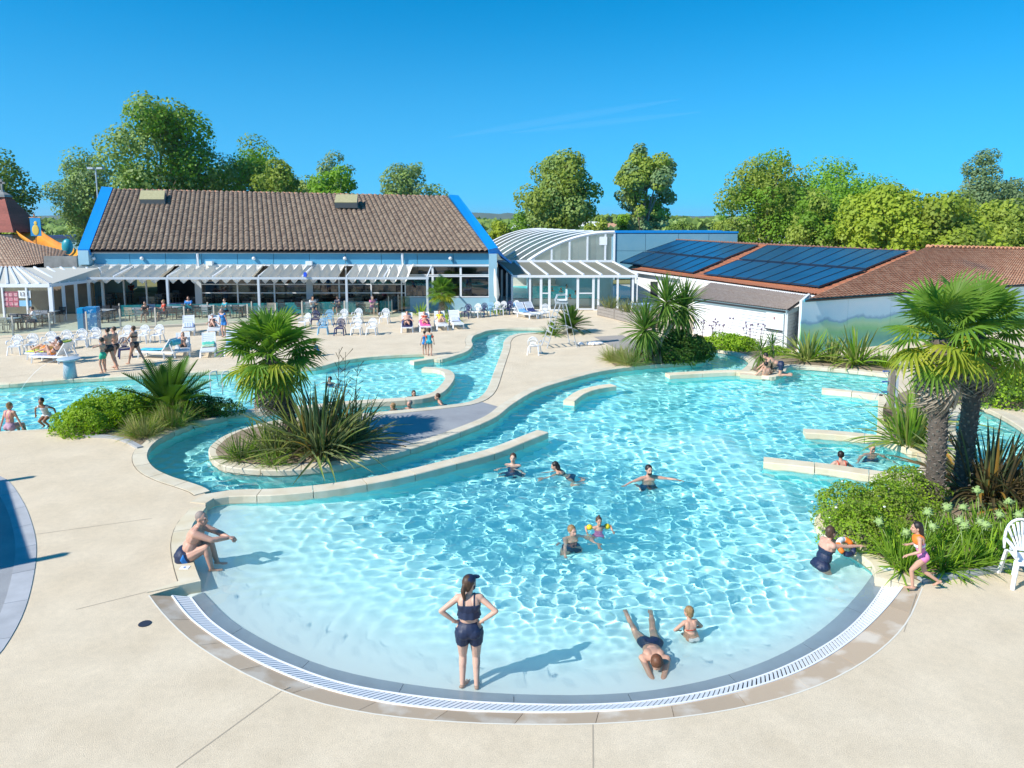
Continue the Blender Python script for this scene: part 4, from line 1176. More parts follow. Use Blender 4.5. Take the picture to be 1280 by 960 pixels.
# tufts of ornamental grass
for x, y, h, lab, sd, w in ((788, 457, .95, 'tan ornamental grass tuft in front of the cabbage tree', 41, .8), (768, 452, .8, 'reddish grass tuft at the left tip of the cabbage tree bed', 45, .8), (180, 546, .75, 'pale feathery grass tuft in front of the lime shrub', 42, .5), (215, 535, .9, 'green feathery grass tuft below the cycad', 43, .5)):
    p_ = at(x, y); flax(lab, (p_.x, p_.y, 0), h, 420, ((G_grass, 5), (G_agap, 1 if sd != 43 else 4)), 1.0, sd, 'grass_tuft', 'grass tuft', False, .14, base_r=.35, lo=25)
# agapanthus bed on the right
agp = [(1128, 712), (1150, 700), (1178, 712), (1205, 708), (1232, 702), (1252, 690), (1165, 680), (1200, 680), (1225, 672), (1118, 700), (1270, 668)]
for k, (x, y) in enumerate(agp):
    p_ = at(x, y); r0 = flax('bright green strap-leaved agapanthus with pale round flower heads by the right deck', (p_.x, p_.y, 0), .72, 85, ((G_agap, 6), (G_lime, 1)), 1.15, 60 + k, 'agapanthus', 'agapanthus', False, .62, base_r=.2, lo=12, group='agapanthus clumps beside the right deck')
    b = MB(); b.smooth = True; rr = random.Random(k)
    for j in range(1 + k % 2):
        a = rr.random() * 6.28; q = Vector((math.cos(a) * .3, math.sin(a) * .25, .62 + rr.random() * .25)); b.tube([(0, 0, .1), q], .008, 4); b.ell(q, (.07, .07, .06), 8, 6)
        for z in range(26):
            d = Vector((rr.gauss(0, 1), rr.gauss(0, 1), rr.gauss(0, 1))).normalized(); b.tube([q, q + d * .105], [.006, .010], 4)
    b.build('flower_head', G_fl, r0)
    r0['label'] = ['front agapanthus beside the end of the coping', 'agapanthus clump right behind the running girl', 'agapanthus clump at the deck edge just right of the girl\'s shadow', 'agapanthus clump at the deck edge midway to the plastic chair', 'agapanthus clump at the deck edge nearest the plastic chair', 'agapanthus clump behind the plastic chair\'s back', 'agapanthus clump directly in front of the palm trunks', 'agapanthus clump below the second palm trunk', 'agapanthus clump under the orange flax leaves', 'agapanthus clump under the feathery shrub by the coping', 'agapanthus clump at the picture edge above the plastic chair'][k]
# agapanthus seed heads by the shed
for k, (x, y) in enumerate(((882, 436), (893, 434), (905, 432), (938, 438), (947, 437), (874, 436))):
    p_ = at(x, y); b = MB(); b.smooth = True; rr = random.Random(80 + k)
    for j in range(5):
        q = Vector((rr.uniform(-.5, .5), rr.uniform(-.3, .3), rr.uniform(.95, 1.45))); b.tube([(q.x * .3, q.y * .3, 0), q], .012, 4); b.ell(q, (.055, .055, .05), 7, 5)
    o = b.build('seed_heads', G_flv); o.location = (p_.x, p_.y, 0); tag(o, ['violet-grey seed heads next to the dark shrub by the shed', 'violet-grey seed heads left of the low bright shrub by the shed', 'violet-grey seed heads in the middle of the low bright shrub by the shed', 'violet-grey seed heads right of the low bright shrub by the shed', 'violet-grey seed heads nearest the small yuccas', 'violet-grey seed heads deepest in the dark shrub\'s shade'][k], 'seed heads', 'agapanthus seed heads by the shed'); 

def cycad(label, loc, h, n, m, seed=1, pinn=26, tr=.3, name='cycad', cat='cycad', group=None, parts=True):
    """rosette of feather leaves"""
    r_ = random.Random(seed); root = empty(name, loc, 0, label, cat, group)
    libs = []
    for dr in (.25, .6, 1.0):
        b = MB(); b.beam((0, 0, 0), (.3, 0, -dr * .03), .02, .02)
        sp = [Vector((t / 8 * (1 - .1 * dr * t / 8), 0, -dr * .42 * (t / 8) ** 2)) for t in range(9)]
        b.tube(sp, [.012] * 8 + [.004], 4)
        for k in range(pinn):
            t = .14 + .84 * k / pinn; i = min(7, int(t * 8)); p = sp[i].lerp(sp[i + 1], t * 8 - i); ln = .26 * math.sin(math.pi * min(.97, t * .85 + .15)) + .03
            for sg in (-1, 1):
                tip = p + Vector((ln * .62, sg * ln * .75, ln * .12)); w = Vector((.018, 0, 0)); b.add([p - w, p + w, tip], [(0, 1, 2)])
        libs.append(b.mesh('frond', m))
    b = MB(); b.smooth = True; b.tube([(0, 0, 0), (0, 0, tr)], [.17, .14], 10); b.build('trunk', G_trunk, root)
    for k in range(n):
        u = (k + .5) / n; el = R(84 - 88 * u + r_.uniform(-5, 5)); az = k * 2.39996; li = 0 if u < .35 else (1 if u < .75 else 2)
        inst('frond', libs[li], root, orient(az, el, r_.uniform(-.2, .2), (0, 0, tr), h * r_.uniform(.85, 1.1)))
    return root
p_ = at(212, 522); cycad('cycad with stiff upright feather leaves on the bed by the left pool', (p_.x, p_.y, 0), 1.75, 46, G_cyc, 3, tr=.25)
p_ = at(713, 416); cycad('cycad standing behind the lifeguard chair', (p_.x, p_.y, 0), 1.35, 40, G_cyc, 5, tr=.3)
p_ = at(690, 419); flax('small dark clump at the foot of the lifeguard chair', (p_.x, p_.y, 0), .9, 60, ((G_cyc, 5), (G_lime, 1)), 1.1, 77, parts=False)
p_ = at(283, 522); mound('dark low shrub behind the channel coping, right of the cycad', [B_(272, 518, .9, .5, .5)], G_dark, 2500, .07, 12)
p_ = at(852, 449); cycad('dark cycad in the shade below the cabbage tree', (p_.x - .3, p_.y - .5, 0), 1.25, 34, G_cyc, 9, tr=.2)

def yucca(label, base, forks, leafL, n, seed=1, m=None, tr=.07, name='cabbage_tree', cat='cabbage tree', group=None, parts=False, droopy=.0):
    r_ = random.Random(seed); bv = Vector(base); root = empty(name, base, 0, label, cat, group)
    b = MB(); b.smooth = True
    for path in forks:
        b.tube([Vector(p) - bv for p in path], [tr * (1.2 - .6 * i / (len(path) - 1)) for i in range(len(path))], 8)
    b.build('trunk', G_bark, root)
    for path in forks:
        c = Vector(path[-1]) - bv; acc = MB(); acc.smooth = True
        lib = blades((m or G_agap).name, m or G_agap)
        for k in range(n):
            u = (k + .5) / n; el = R(88 - (150 + 20 * droopy) * u ** .95 + r_.uniform(-8, 8)); az = k * 2.39996; li = 0 if u < .45 else (1 if u < .75 else 2)
            L_ = leafL * r_.uniform(.8, 1.1); M = orient(az, el, r_.uniform(-.5, .5), c - Vector((0, 0, .25 * u)), 1) @ Matrix.Diagonal((L_, L_ * .75, L_, 1))
            acc.add([M @ v.co for v in lib[li].vertices], [tuple(p.vertices) for p in lib[li].polygons])
        acc.sm = [True] * len(acc.f); acc.build('crown', m or G_agap, root)
    return root
G_cab = leafmat('cabbage tree leaf', (.10, .20, .03), (.17, .26, .05), scale=3)
p_ = at(822, 455); Y = p_.y
yucca('branching cabbage tree with three spiky green heads on pale forked trunks', tuple(p_), [
    [p_, aty(822, 425, Y), aty(816, 408, Y), aty(833, 376, Y)], [p_ + Vector((.1, 0, 0)), aty(826, 425, Y), aty(838, 408, Y), aty(855, 382, Y + .4)],
    [p_ - Vector((.1, 0, 0)), aty(812, 430, Y), aty(806, 410, Y - .2)]], 1.35, 170, 4, G_cab, .10)
for x, y, hh, lab, sd in ((950, 464, 1.15, 'small yucca with a thin trunk on the spit, left one', 51), (964, 462, 1.45, 'small yucca with a thin trunk on the spit, right and taller one', 52)):
    p_ = at(x, y); yucca(lab, tuple(p_), [[p_, p_ + Vector((.05, 0, hh * .5)), p_ + Vector((0, 0, hh * .75))]], .72, 60, sd, G_cab, .06, 'yucca', 'yucca', 'small yuccas on the spit')
p_ = at(553, 396); Y = p_.y; fan_palm('small fan palm on the restaurant terrace behind the glass screen', tuple(p_), [(p_, aty(553, 366, Y))], .11, .8, 40, 6, 15)
for x, y, h, lab, sd in ((527, 395, 1.0, 'bright green clump in a pot by the awning post', 61), (562, 402, 1.1, 'bright green clump below the terrace fan palm', 62), (621, 392, .8, 'small green clump at the foot of the white slide net', 63)):
    p_ = at(x, y); flax(lab, (p_.x, p_.y, 0), h, 45, ((G_agap, 4), (G_lime, 4)), 1.0, sd, parts=False)

# planting beds
def bed(name, pxs, z=.03):
    o = sheet(name, clean(flat(spline(px(pxs), 4, True))), [], z, M_soil, kind='structure'); return o
bed('island_bed', [(272,560),(300,540),(350,530),(400,526),(448,524),(452,545),(452,572),(400,578),(340,581),(300,579),(275,573)])
bed('left_bed', [(80,534),(120,515),(180,505),(240,508),(280,518),(225,530),(190,545),(172,558),(140,546),(105,543)])
bed('right_bed', [(1110,500),(1112,545),(1155,560),(1162,590),(1110,608),(1050,632),(1030,648),(1046,668),(1075,682),(1105,700),(1150,728),(1190,722),(1250,714),(1300,700),(1400,640),(1360,590),(1300,596),(1240,592),(1185,570),(1180,520),(1215,500),(1260,512),(1330,500),(1330,470),(1180,480)], .02)
bed('mural_bed', [(895,432),(985,442),(1110,452),(1115,464),(1050,459),(990,455),(975,464),(950,466),(938,460),(942,450),(925,441)], .02)
bed('cabbage_tree_bed', [(762,452),(775,446),(830,440),(868,436),(876,444),(858,450),(800,455),(778,460)], .02)
kb = MB(); K = spline(px([(1150,727),(1190,722),(1230,716),(1262,710),(1310,700)]), 4); 
for a, c in zip(K, K[1:]): kb.beam(a + Vector((0, 0, .02)), c + Vector((0, 0, .02)), .14, .08)
kb.build('bed_kerb', mat('grey kerb', (.36, .37, .38), .8), kind='structure')
kb = MB(); K = spline(px([(107,546),(140,547.5),(160,553),(175,561)]), 4)
for a, c in zip(K, K[1:]): kb.beam(a + Vector((0, 0, .02)), c + Vector((0, 0, .02)), .14, .08)
kb.build('bed_kerb', MATS['grey kerb'], kind='structure')

# ------------------------------------------------------------------ background trees
def tree(label, px_, base_y, top_y, hw, Y, m, seed, n=5200, leaf=.26, trunk_r=.3, crown_lo=.12, m2=None, cat='tree', group=None, shape=1.0, gaps=1.0, name='broadleaf_tree'):
    r_ = np.random.RandomState(seed); x = (px_ - 640) / FPX * Y * 1.0
    top = aty(px_, top_y, Y).z; w = hw / FPX * Y; root = empty(name, (x, Y, 0), 0, label, cat, group)
    lo = top * crown_lo; hc = (top - lo) / 2; cz = lo + hc
    # clumps
    nc = int(74 * gaps); cl = []
    for k in range(nc):
        d = r_.randn(3); d /= np.linalg.norm(d); rr = .25 + .62 * r_.rand() ** .6
        z = d[2] * rr; taper = 1 - .35 * shape * max(0, z) ** 2 - .25 * max(0, -z)
        cl.append((d[0] * rr * w * taper, d[1] * rr * w * taper, cz + z * hc, (.20 + .17 * r_.rand()) * w * (1 if gaps > .9 else .9)))
    b = MB(); b.smooth = True
    tk = [(0, 0, -.2), (r_.uniform(-.1, .1) * w, 0, lo + hc * .4), (r_.uniform(-.15, .15) * w, 0, cz + hc * .5)]
    b.tube(tk, [trunk_r, trunk_r * .7, trunk_r * .15], 8)
    for c in cl[::3]:
        t = r_.uniform(.2, .8); s_ = Vector(tk[0]).lerp(Vector(tk[1]), t + .2); b.tube([s_, s_.lerp(Vector(c[:3]), .5) + Vector((0, 0, .3)), Vector(c[:3])], [trunk_r * .3, trunk_r * .18, .03], 5)
    b.build('trunk', G_bark, root)
    mats_ = [m] + ([m2] if m2 else [])
    for mi, mm in enumerate(mats_):
        cs = np.array(cl[mi::len(mats_)] if len(mats_) > 1 else cl); k = int(n * 2.7) // len(mats_)
        wt = cs[:, 3] ** 2; idx = r_.choice(len(cs), k, p=wt / wt.sum())
        d = r_.randn(k, 3); d /= np.linalg.norm(d, axis=1)[:, None]
        P = cs[idx, :3] + d * (cs[idx, 3] * (.5 + .55 * r_.rand(k) ** .5))[:, None] * np.array([1, 1, .85])
        nrm = d + r_.randn(k, 3) * .45 + np.array([-.15, -.15, .35]); nrm /= np.linalg.norm(nrm, axis=1)[:, None]
        t = np.cross(nrm, r_.randn(k, 3)); t /= np.linalg.norm(t, axis=1)[:, None]; u = np.cross(nrm, t); sz = leaf * (.55 + .95 * r_.rand(k))[:, None]
        V = np.stack([P - t * sz * .5, P + u * sz * .38, P + t * sz * .5, P - u * sz * .38], 1).reshape(-1, 3)
        o = bpy.data.objects.new('crown', np_mesh('crown', V, np.arange(4 * k).reshape(k, 4), mm)); link(o); o.parent = root
    return root
T_pop = leafmat('poplar leaf', (0.185, 0.284, 0.075), (0.339, 0.455, 0.113), scale=.5, tl=.25); T_dark = leafmat('dark tree leaf', (0.104, 0.186, 0.037), (0.241, 0.340, 0.051), scale=.5, tl=.25)
T_br = leafmat('bright tree leaf', (0.252, 0.428, 0.040), (0.150, 0.286, 0.030), scale=.5); T_ol = leafmat('olive tree leaf', (0.345, 0.415, 0.062), (0.202, 0.276, 0.048), scale=.5)
T_ye = leafmat('yellow green tree leaf', (0.392, 0.470, 0.047), (0.261, 0.353, 0.039), scale=.5); T_gr = leafmat('grey green tree leaf', (0.248, 0.338, 0.149), (0.161, 0.254, 0.095), scale=.5, tl=.25)
tree('dark tree at the left picture edge behind the red turret', -2, 290, 176, 48, 76, T_dark, 1, 5200, m2=T_pop)
tree('grey-green poplar left of the blue roof edge', 122, 292, 182, 54, 84, T_pop, 2, 6200, m2=T_gr)
tree('tallest poplar, rising behind the left half of the tiled roof', 208, 290, 110, 78, 78, T_pop, 3, 11000, m2=T_br, leaf=.31)
tree('shorter yellowish tree directly right of the tallest poplar', 322, 290, 168, 52, 84, T_dark, 4, 6500, m2=T_br)
tree('mid green tree filling the gap right of the tallest poplar', 278, 290, 200, 40, 88, T_pop, 27, 4200, m2=T_dark)
tree('dull green tree behind the middle skylight', 386, 290, 205, 34, 80, T_ol, 28, 3400, m2=T_pop)
tree('dark round tree behind the middle of the tiled roof', 352, 290, 196, 40, 74, T_ol, 5, 4200, m2=T_dark)
tree('bright green tree behind the right half of the tiled roof', 424, 290, 203, 42, 70, T_br, 6, 5200)
tree('thin poplar top rising behind the bright green tree', 420, 290, 186, 42, 88, T_gr, 7, 3000, m2=T_pop, gaps=.7)
tree('poplar standing alone at the right end of the tiled roof', 514, 290, 188, 41, 80, T_gr, 8, 4400, m2=T_pop)
tree('left one of the two round-headed trees behind the pool hall', 695, 290, 180, 54, 82, T_pop, 9, 7500, m2=T_ol, leaf=.33, crown_lo=.2)
tree('right one of the two round-headed trees, above the blue wall', 803, 292, 171, 44, 84, T_ol, 10, 5600, m2=T_gr, leaf=.33, crown_lo=.26, gaps=.8)
tree('large bright green tree left of the group behind the solar roof', 955, 305, 183, 60, 78, T_br, 11, 9500, m2=T_ol)
tree('rounded bright green tree in the middle of the group behind the solar roof', 1045, 300, 196, 64, 86, T_br, 12, 7000)
tree('small olive tree in front of the bright green ones', 1022, 306, 238, 42, 68, T_ol, 13, 4600, m2=T_br)
tree('broad yellow-green tree above the solar roof', 1110, 310, 230, 72, 62, T_ye, 14, 9500, leaf=.3, shape=.4, crown_lo=.05)
tree('yellow-green tree above the mural building ridge', 1178, 312, 234, 62, 60, T_ye, 15, 7000, leaf=.3, shape=.4, crown_lo=.05, m2=T_ol)
tree('yellowish tree at the right picture edge', 1250, 312, 250, 62, 66, T_ye, 16, 8000, leaf=.3, shape=.4, crown_lo=.05, m2=T_ol)
tree('pale grey-green poplar at the far right, left one', 1222, 300, 186, 42, 92, T_gr, 17, 5200, gaps=.8)
tree('pale grey-green poplar at the far right, right one', 1278, 300, 193, 34, 92, T_gr, 18, 3600, gaps=.8)
for k, (x, ty, hw, Y, m, lab) in enumerate(((655, 262, 30, 100, T_br, 'small bush left of the two round-headed trees'), (625, 270, 18, 90, T_ye, 'yellowish bush at the end of the blue roof edge'), (745, 268, 22, 96, T_ol, 'low bush between the two round-headed trees'), (850, 274, 22, 110, T_dark, 'small dark bush right of the two round-headed trees'), (905, 268, 20, 110, T_ol, 'olive bush left of the large bright green tree'),
        (22, 272, 28, 74, T_ol, 'bush behind the slide and banner'), (780, 262, 18, 90, T_br, 'bush at the foot of the right round-headed tree'), (700, 268, 24, 92, T_gr, 'grey-green bush at the foot of the left round-headed tree'))):
    tree(lab, x, 290, ty, hw, Y, m, 40 + k, 1700, leaf=.3, trunk_r=.12, crown_lo=.03, name='bush', cat='bush')
# ================================================================== BUILDINGS
M_tile = mat('weathered brown tile', (.15, .10, .072), .9, c2=(.31, .235, .165), scale=3.2, detail=7, lo=.35, hi=.72)
M_tiler = mat('red brown tile', (.47, .225, .125), .9, c2=(.62, .37, .23), scale=3.0, detail=7, lo=.35, hi=.7)
M_tileo = mat('orange tile', (.55, .20, .09), .9, c2=(.42, .17, .09), scale=4, detail=6)
M_ridge = mat('pinkish ridge tile', (.42, .22, .15), .9, var=.2, scale=5)
M_blue = mat('bright blue sheet', (.0, .215, .62), .5, c2=(.0, .24, .66), scale=.8)
M_blue2 = mat('mid blue cladding', (.075, .30, .46), .55, c2=(.09, .33, .50), scale=.7)
M_pale = mat('pale blue panel', (.30, .50, .60), .6, var=.06, scale=.8)
M_frame = mat('white frame', (.74, .76, .78), .4)
M_galv = mat('pale grey aluminium', (.50, .55, .60), .4)
M_glass = glassmat('window glass', (.62, .80, .78)); M_glassd = glassmat('dark window glass', (.30, .42, .44), base=.35)
M_glasst = glassmat('teal tinted glass', (.20, .62, .62), base=.25)
M_poly = leafmat('grey translucent sheet', (.46, .47, .43), (.41, .42, .39), .35, tl=.78, scale=1.5)
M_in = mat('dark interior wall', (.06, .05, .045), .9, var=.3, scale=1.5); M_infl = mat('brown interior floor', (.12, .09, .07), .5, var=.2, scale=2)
M_whitew = mat('white wall', (.78, .78, .76), .8, var=.05, scale=1); M_conc = mat('stained concrete block', (.34, .33, .31), .95, c2=(.20, .20, .19), scale=2, detail=6)
M_wood = mat('weathered planter wood', (.24, .21, .18), .9, c2=(.34, .31, .28), scale=6, stretch=(1, 1, 6)); M_shade = leafmat('cream canvas', (.86, .83, .76), (.80, .77, .70), .85, tl=.22, scale=2)
M_dark = mat('dark metal', (.03, .03, .035), .5); M_grey2 = mat('mid grey metal', (.30, .31, .33), .5)

def tile_field(name, A, B, C, D, m, parent, pitch=.27, rows=22, amp=.045, step=.022, seed=0, deck_=True):
    """canal tiles on the quad A(eave left) B(eave right) C(ridge right) D(ridge left): columns of barrels, lapped rows"""
    A, B, C, D = map(Vector, (A, B, C, D)); n = (B - A).cross(D - A).normalized()
    if n.z < 0: n = -n
    W = max((B - A).length, (C - D).length); nc = int(W / pitch); per = 5; rs_ = np.random.RandomState(seed)
    us = []; hs_ = []
    for c in range(nc):
        for k in range(per):
            t = k / per; us.append((c + t) / nc); hs_.append(abs(math.sin(math.pi * t)) ** .8 * amp if True else 0)
    us.append(1.0); hs_.append(0)
    us = np.array(us); hs_ = np.array(hs_); V = []
    Ad, Bd, Cd, Dd, nd = map(np.array, (A, B, C, D, n)); rowsV = []
    for r in range(rows):
        for v, e in ((r / rows, step), ((r + 1) / rows, 0.0)):
            a = Ad + (Dd - Ad) * v; c = Bd + (Cd - Bd) * v
            jit = np.repeat(rs_.randn(nc) * .004, per); jit = np.append(jit, 0)
            V.append(a[None] + (c - a)[None] * us[:, None] + nd[None] * (hs_ + e + jit)[:, None])
    V = np.vstack(V); m_ = len(us); F = []
    ii = np.arange(m_ - 1)
    Fs = []
    for r in range(2 * rows - 1): Fs.append(np.stack([r * m_ + ii, r * m_ + ii + 1, (r + 1) * m_ + ii + 1, (r + 1) * m_ + ii], 1))
    me = np_mesh(name, V, np.vstack(Fs), m); o = bpy.data.objects.new(name, me); link(o); o.parent = parent; o['kind'] = 'stuff'
    # under-deck
    t = n * (.05 if deck_ else .3); b = MB(); b.slab([A - t, B - t, C - t, D - t], .08); b.build('roof_deck', M_dark, parent)
    return n
def ridge_tiles(parent, P, Q, m, r=.14, L_=.45):
    n = max(1, int((Vector(Q) - Vector(P)).length / L_)); P = Vector(P); Q = Vector(Q); b = MB(); b.smooth = True
    for k in range(n):
        a = P.lerp(Q, k / n); c = P.lerp(Q, (k + 1.08) / n); b.tube([a, c], [r, r * .86], 8)
    return b.build('ridge_tiles', m, parent, kind='stuff')
def window(parent, a, b_, z0, z1, depth=.08, glass=None, bars=(1, 1), fw=.07, name='window', fm=None):
    """frame with pane(s) between ground points a and b_"""
    a = Vector((a[0], a[1], 0)); b_ = Vector((b_[0], b_[1], 0)); d = (b_ - a).normalized(); nrm = Vector((d.y, -d.x, 0))
    f = MB(); up = Vector((0, 0, 1)); fm = fm or M_frame
    for z in (z0 + fw / 2, z1 - fw / 2): f.beam(a + up * z, b_ + up * z, depth, fw, up=up)
    for p in (a + d * fw / 2, b_ - d * fw / 2): f.beam(p + up * (z0 + fw), p + up * (z1 - fw), fw, depth, up=nrm)
    for k in range(1, bars[0]):
        p = a.lerp(b_, k / bars[0]); f.beam(p + up * (z0 + fw), p + up * (z1 - fw), fw * .8, depth * .8, up=nrm)
    for k in range(1, bars[1]):
        z = z0 + (z1 - z0) * k / bars[1]; f.beam(a + d * fw + up * z, b_ - d * fw + up * z, depth * .7, fw * .8, up=up)
    w = f.build(name, fm, parent)
    g_ = MB(); g_.quad(a + up * z0, b_ + up * z0, b_ + up * z1, a + up * z1); g_.build('pane', glass or M_glass, w)
    return w

# ------------------------------------------------------------------ restaurant hall
hall = empty('restaurant_hall', (-15, 49, 0), 0, 'long restaurant hall with brown tiled roof, bright blue gable edges and open glazed front', 'restaurant')
def hp(v): return Vector(v) - Vector((-15, 49, 0))
Yf = 49.0
eL = aty(111, 313.5, 48.6); eR = aty(613, 314.5, 48.6); rL = aty(141, 237, 58); rR = aty(560, 246, 58)
tile_field('roof_tiles', hp(eL), hp(eR), hp(rR), hp(rL), M_tile, hall, .375, 24, .12, .035, 1)
ridge_tiles(hall, hp(rL), hp(rR), M_ridge, .13)
b = MB()                                                     # rear slope and gable walls
bL = rL + (rL - eL) * .9; bR = rR + (rR - eR) * .9; bL.z = 4.2; bR.z = 4.2
b.slab([hp(rL) - Vector((0, 0, .06)), hp(rR) - Vector((0, 0, .06)), hp(bR), hp(bL)], .1); b.build('rear_roof', M_tile, hall)
for e0, r0, b0, sgn in ((eL, rL, bL, -1), (eR, rR, bR, 1)):
    b = MB(); xo = Vector((sgn * .03, 0, 0))
    b.add([hp(Vector((e0.x, Yf, 0))) + xo, hp(Vector((e0.x, Yf, 4.0))) + xo, hp(r0) + xo - Vector((0, 0, .2)), hp(b0) + xo - Vector((0, 0, .2)), hp(Vector((b0.x, b0.y, 0))) + xo],
          [(0, 1, 2, 3, 4)]); b.build('gable_wall', M_blue2, hall)
# blue gable bands: thick raised verges with a boxed foot
for (p0, p1, p2, p3, nm) in ((aty(97, 314, 48.4), aty(111.5, 314, 48.4), aty(141, 236, 58), aty(127, 235, 58), 'left'), (aty(611, 314, 48.4), aty(622.5, 311.5, 48.6), aty(573, 246, 58), aty(561, 245, 58), 'right')):
    b = MB(); lift = Vector((0, 0, .12)); b.slab([hp(p0) + lift, hp(p1) + lift, hp(p2) + lift, hp(p3) + lift], .45); b.build('gable_band', M_blue, hall)
b = MB(); q0 = aty(97, 314, 48.4); q1 = aty(110, 314, 48.4); b.box(hp(((q0.x + q1.x) / 2, 48.75, 3.7)), (q1.x - q0.x, .7, .95)); b.build('band_foot', M_pale, hall)
b = MB(); q0 = aty(611, 316, 48.4); q1 = aty(621, 316, 48.4); b.box(hp(((q0.x + q1.x) / 2, 48.75, 2.0)), (q1.x - q0.x, .7, 3.9)); b.build('corner_pilaster', M_pale, hall)
# lower side roof in blue at the right end, with its shadowed wall
b = MB(); b.slab([hp(aty(621, 313, 48.9)), hp(aty(640, 328, 49.4)), hp(aty(628, 322, 54)), hp(aty(603, 285, 56))], .12); b.build('side_flashing', M_blue, hall)
xL, xR = eL.x + .1, eR.x - .1
z_f0, z_f1 = 3.22, 3.98
nF = 11; 
for k in range(nF):
    b = MB(); w = (xR - xL) / nF; b.box(hp((xL + w * (k + .5), Yf, (z_f0 + z_f1) / 2)), (w - .03, .12, z_f1 - z_f0)); b.build('fascia_panel', M_blue2, hall)
b = MB(); b.box(hp(((xL + xR) / 2, Yf - .16, 4.02)), (xR - xL, .16, .12)); b.build('gutter', M_frame, hall)
b = MB(); b.box(hp(((xL + xR) / 2, Yf - .03, 3.15)), (xR - xL, .22, .10)); b.build('transom', M_frame, hall)
for x in (247, 503):
    p = aty(x, 320, Yf - .2); b = MB(); b.tube([hp((p.x, Yf - .22, 4.0)), hp((p.x, Yf - .22, 2.4))], .09, 8); b.build('downpipe', M_frame, hall)
for x, z in ((117, .3), (177, .3), (317, .35), (431, .35), (563, .35)):
    p = aty(x, 321, Yf - .2); b = MB(); b.smooth = True; b.ell(hp((p.x, Yf - .2, 3.62)), (.13, .12, .12), 10, 6); b.build('wall_lamp', M_frame, hall)
for x in (263, 387):
    p = aty(x, 327, Yf - .2); b = MB(); b.box(hp((p.x, Yf - .3, 3.3)), (.42, .35, .28)); b.build('speaker_box', M_frame, hall)
# skylights
nrm = (eR - eL).cross(rL - eL).normalized()
for (x0, x1, y0, y1) in ((176, 207, 245, 256), (419, 447, 250, 260)):
    a, c = on_plane(x0, y1, eL, nrm), on_plane(x1, y1, eL, nrm); d, e_ = on_plane(x0 + 2, y0, eL, nrm), on_plane(x1 + 1, y0, eL, nrm)
    if nrm.z < 0: nrm = -nrm
    u = nrm * .42; sk_ = MB(); sk_.add([hp(a), hp(c), hp(e_), hp(d)] + [hp(a) + u, hp(c) + u, hp(e_) + u, hp(d) + u], [(3, 2, 1, 0), (0, 1, 5, 4), (1, 2, 6, 5), (2, 3, 7, 6), (3, 0, 4, 7), (4, 5, 6, 7)])
    so = sk_.build('skylight', mat('skylight kerb', (.16, .17, .17), .7), hall)
    b = MB(); b.slab([hp(a) + u * 1.02, hp(c) + u * 1.02, hp(e_) + u * 1.02, hp(d) + u * 1.02], .02); b.mi = [0] * len(b.f)
    b = MB(); w = nrm * .47; b.slab([hp(q) + w for q in (a, c, e_, d)], .05); b.build('skylight_dome', mat('yellowed skylight sheet', (.42, .38, .20), .6, var=.15, scale=6), so)
# glazed right part
segs = [506, 541, 576, 612]
for k, (x0, x1) in enumerate(zip(segs, segs[1:])):
    a = aty(x0, 360, Yf); c = aty(x1, 360, Yf)
    window(hall, hp((a.x, Yf, 0)), hp((c.x, Yf, 0)), 2.45, 3.1, glass=M_glassd); window(hall, hp((a.x, Yf, 0)), hp((c.x, Yf, 0)), .95, 2.42, glass=M_glassd)
    b = MB(); b.box(hp(((a.x + c.x) / 2, Yf + .03, .46)), (c.x - a.x, .12, .92)); b.build('base_wall', M_pale, hall)
# open left part: thin mullions and rails
a0 = aty(118, 360, Yf).x; a1 = aty(506, 360, Yf).x
for x in (155, 183, 248, 297, 343, 387, 424, 433, 464, 502):
    p = aty(x, 360, Yf); b = MB(); b.box(hp((p.x, Yf, 1.55)), (.09 if x not in (248, 387) else .45, .09, 3.1)); b.build('mullion', M_frame if x not in (248, 387) else M_galv, hall)
for x0, x1, ys in ((252, 506, (1.84, 1.25)), (118, 250, (2.2,))):
    p0, p1 = aty(x0, 360, Yf).x, aty(x1, 360, Yf).x
    for z in ys: b = MB(); b.box(hp(((p0 + p1) / 2, Yf + .02, z)), (p1 - p0, .06, .06)); b.build('rail', M_frame, hall)
for (x0, x1) in ((252, 297), (297, 343), (343, 384), (390, 433), (433, 464), (464, 502)):
    p0, p1 = aty(x0, 360, Yf).x, aty(x1, 360, Yf).x; b = MB(); b.quad(hp((p0, Yf + .05, .9)), hp((p1, Yf + .05, .9)), hp((p1, Yf + .05, 3.1)), hp((p0, Yf + .05, 3.1))); b.build('pane', M_glass, hall)
# interior
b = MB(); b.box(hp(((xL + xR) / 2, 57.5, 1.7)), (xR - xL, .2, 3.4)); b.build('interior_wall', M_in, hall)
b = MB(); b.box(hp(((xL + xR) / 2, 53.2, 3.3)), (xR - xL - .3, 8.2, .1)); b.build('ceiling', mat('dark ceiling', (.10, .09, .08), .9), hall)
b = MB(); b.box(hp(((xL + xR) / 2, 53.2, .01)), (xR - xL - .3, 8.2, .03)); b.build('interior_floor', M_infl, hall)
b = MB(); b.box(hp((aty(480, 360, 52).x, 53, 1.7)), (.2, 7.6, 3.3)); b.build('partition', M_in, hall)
bar = MB(); bar.box((0, 0, .55), (7, .7, 1.1)); o = bar.build('bar_counter', mat('bar counter wood', (.16, .10, .06), .5, var=.2, scale=2)); q = aty(330, 370, 55.5); o.location = (q.x, 55.5, .03); tag(o, 'long wooden bar counter at the back of the dark restaurant', 'bar counter')
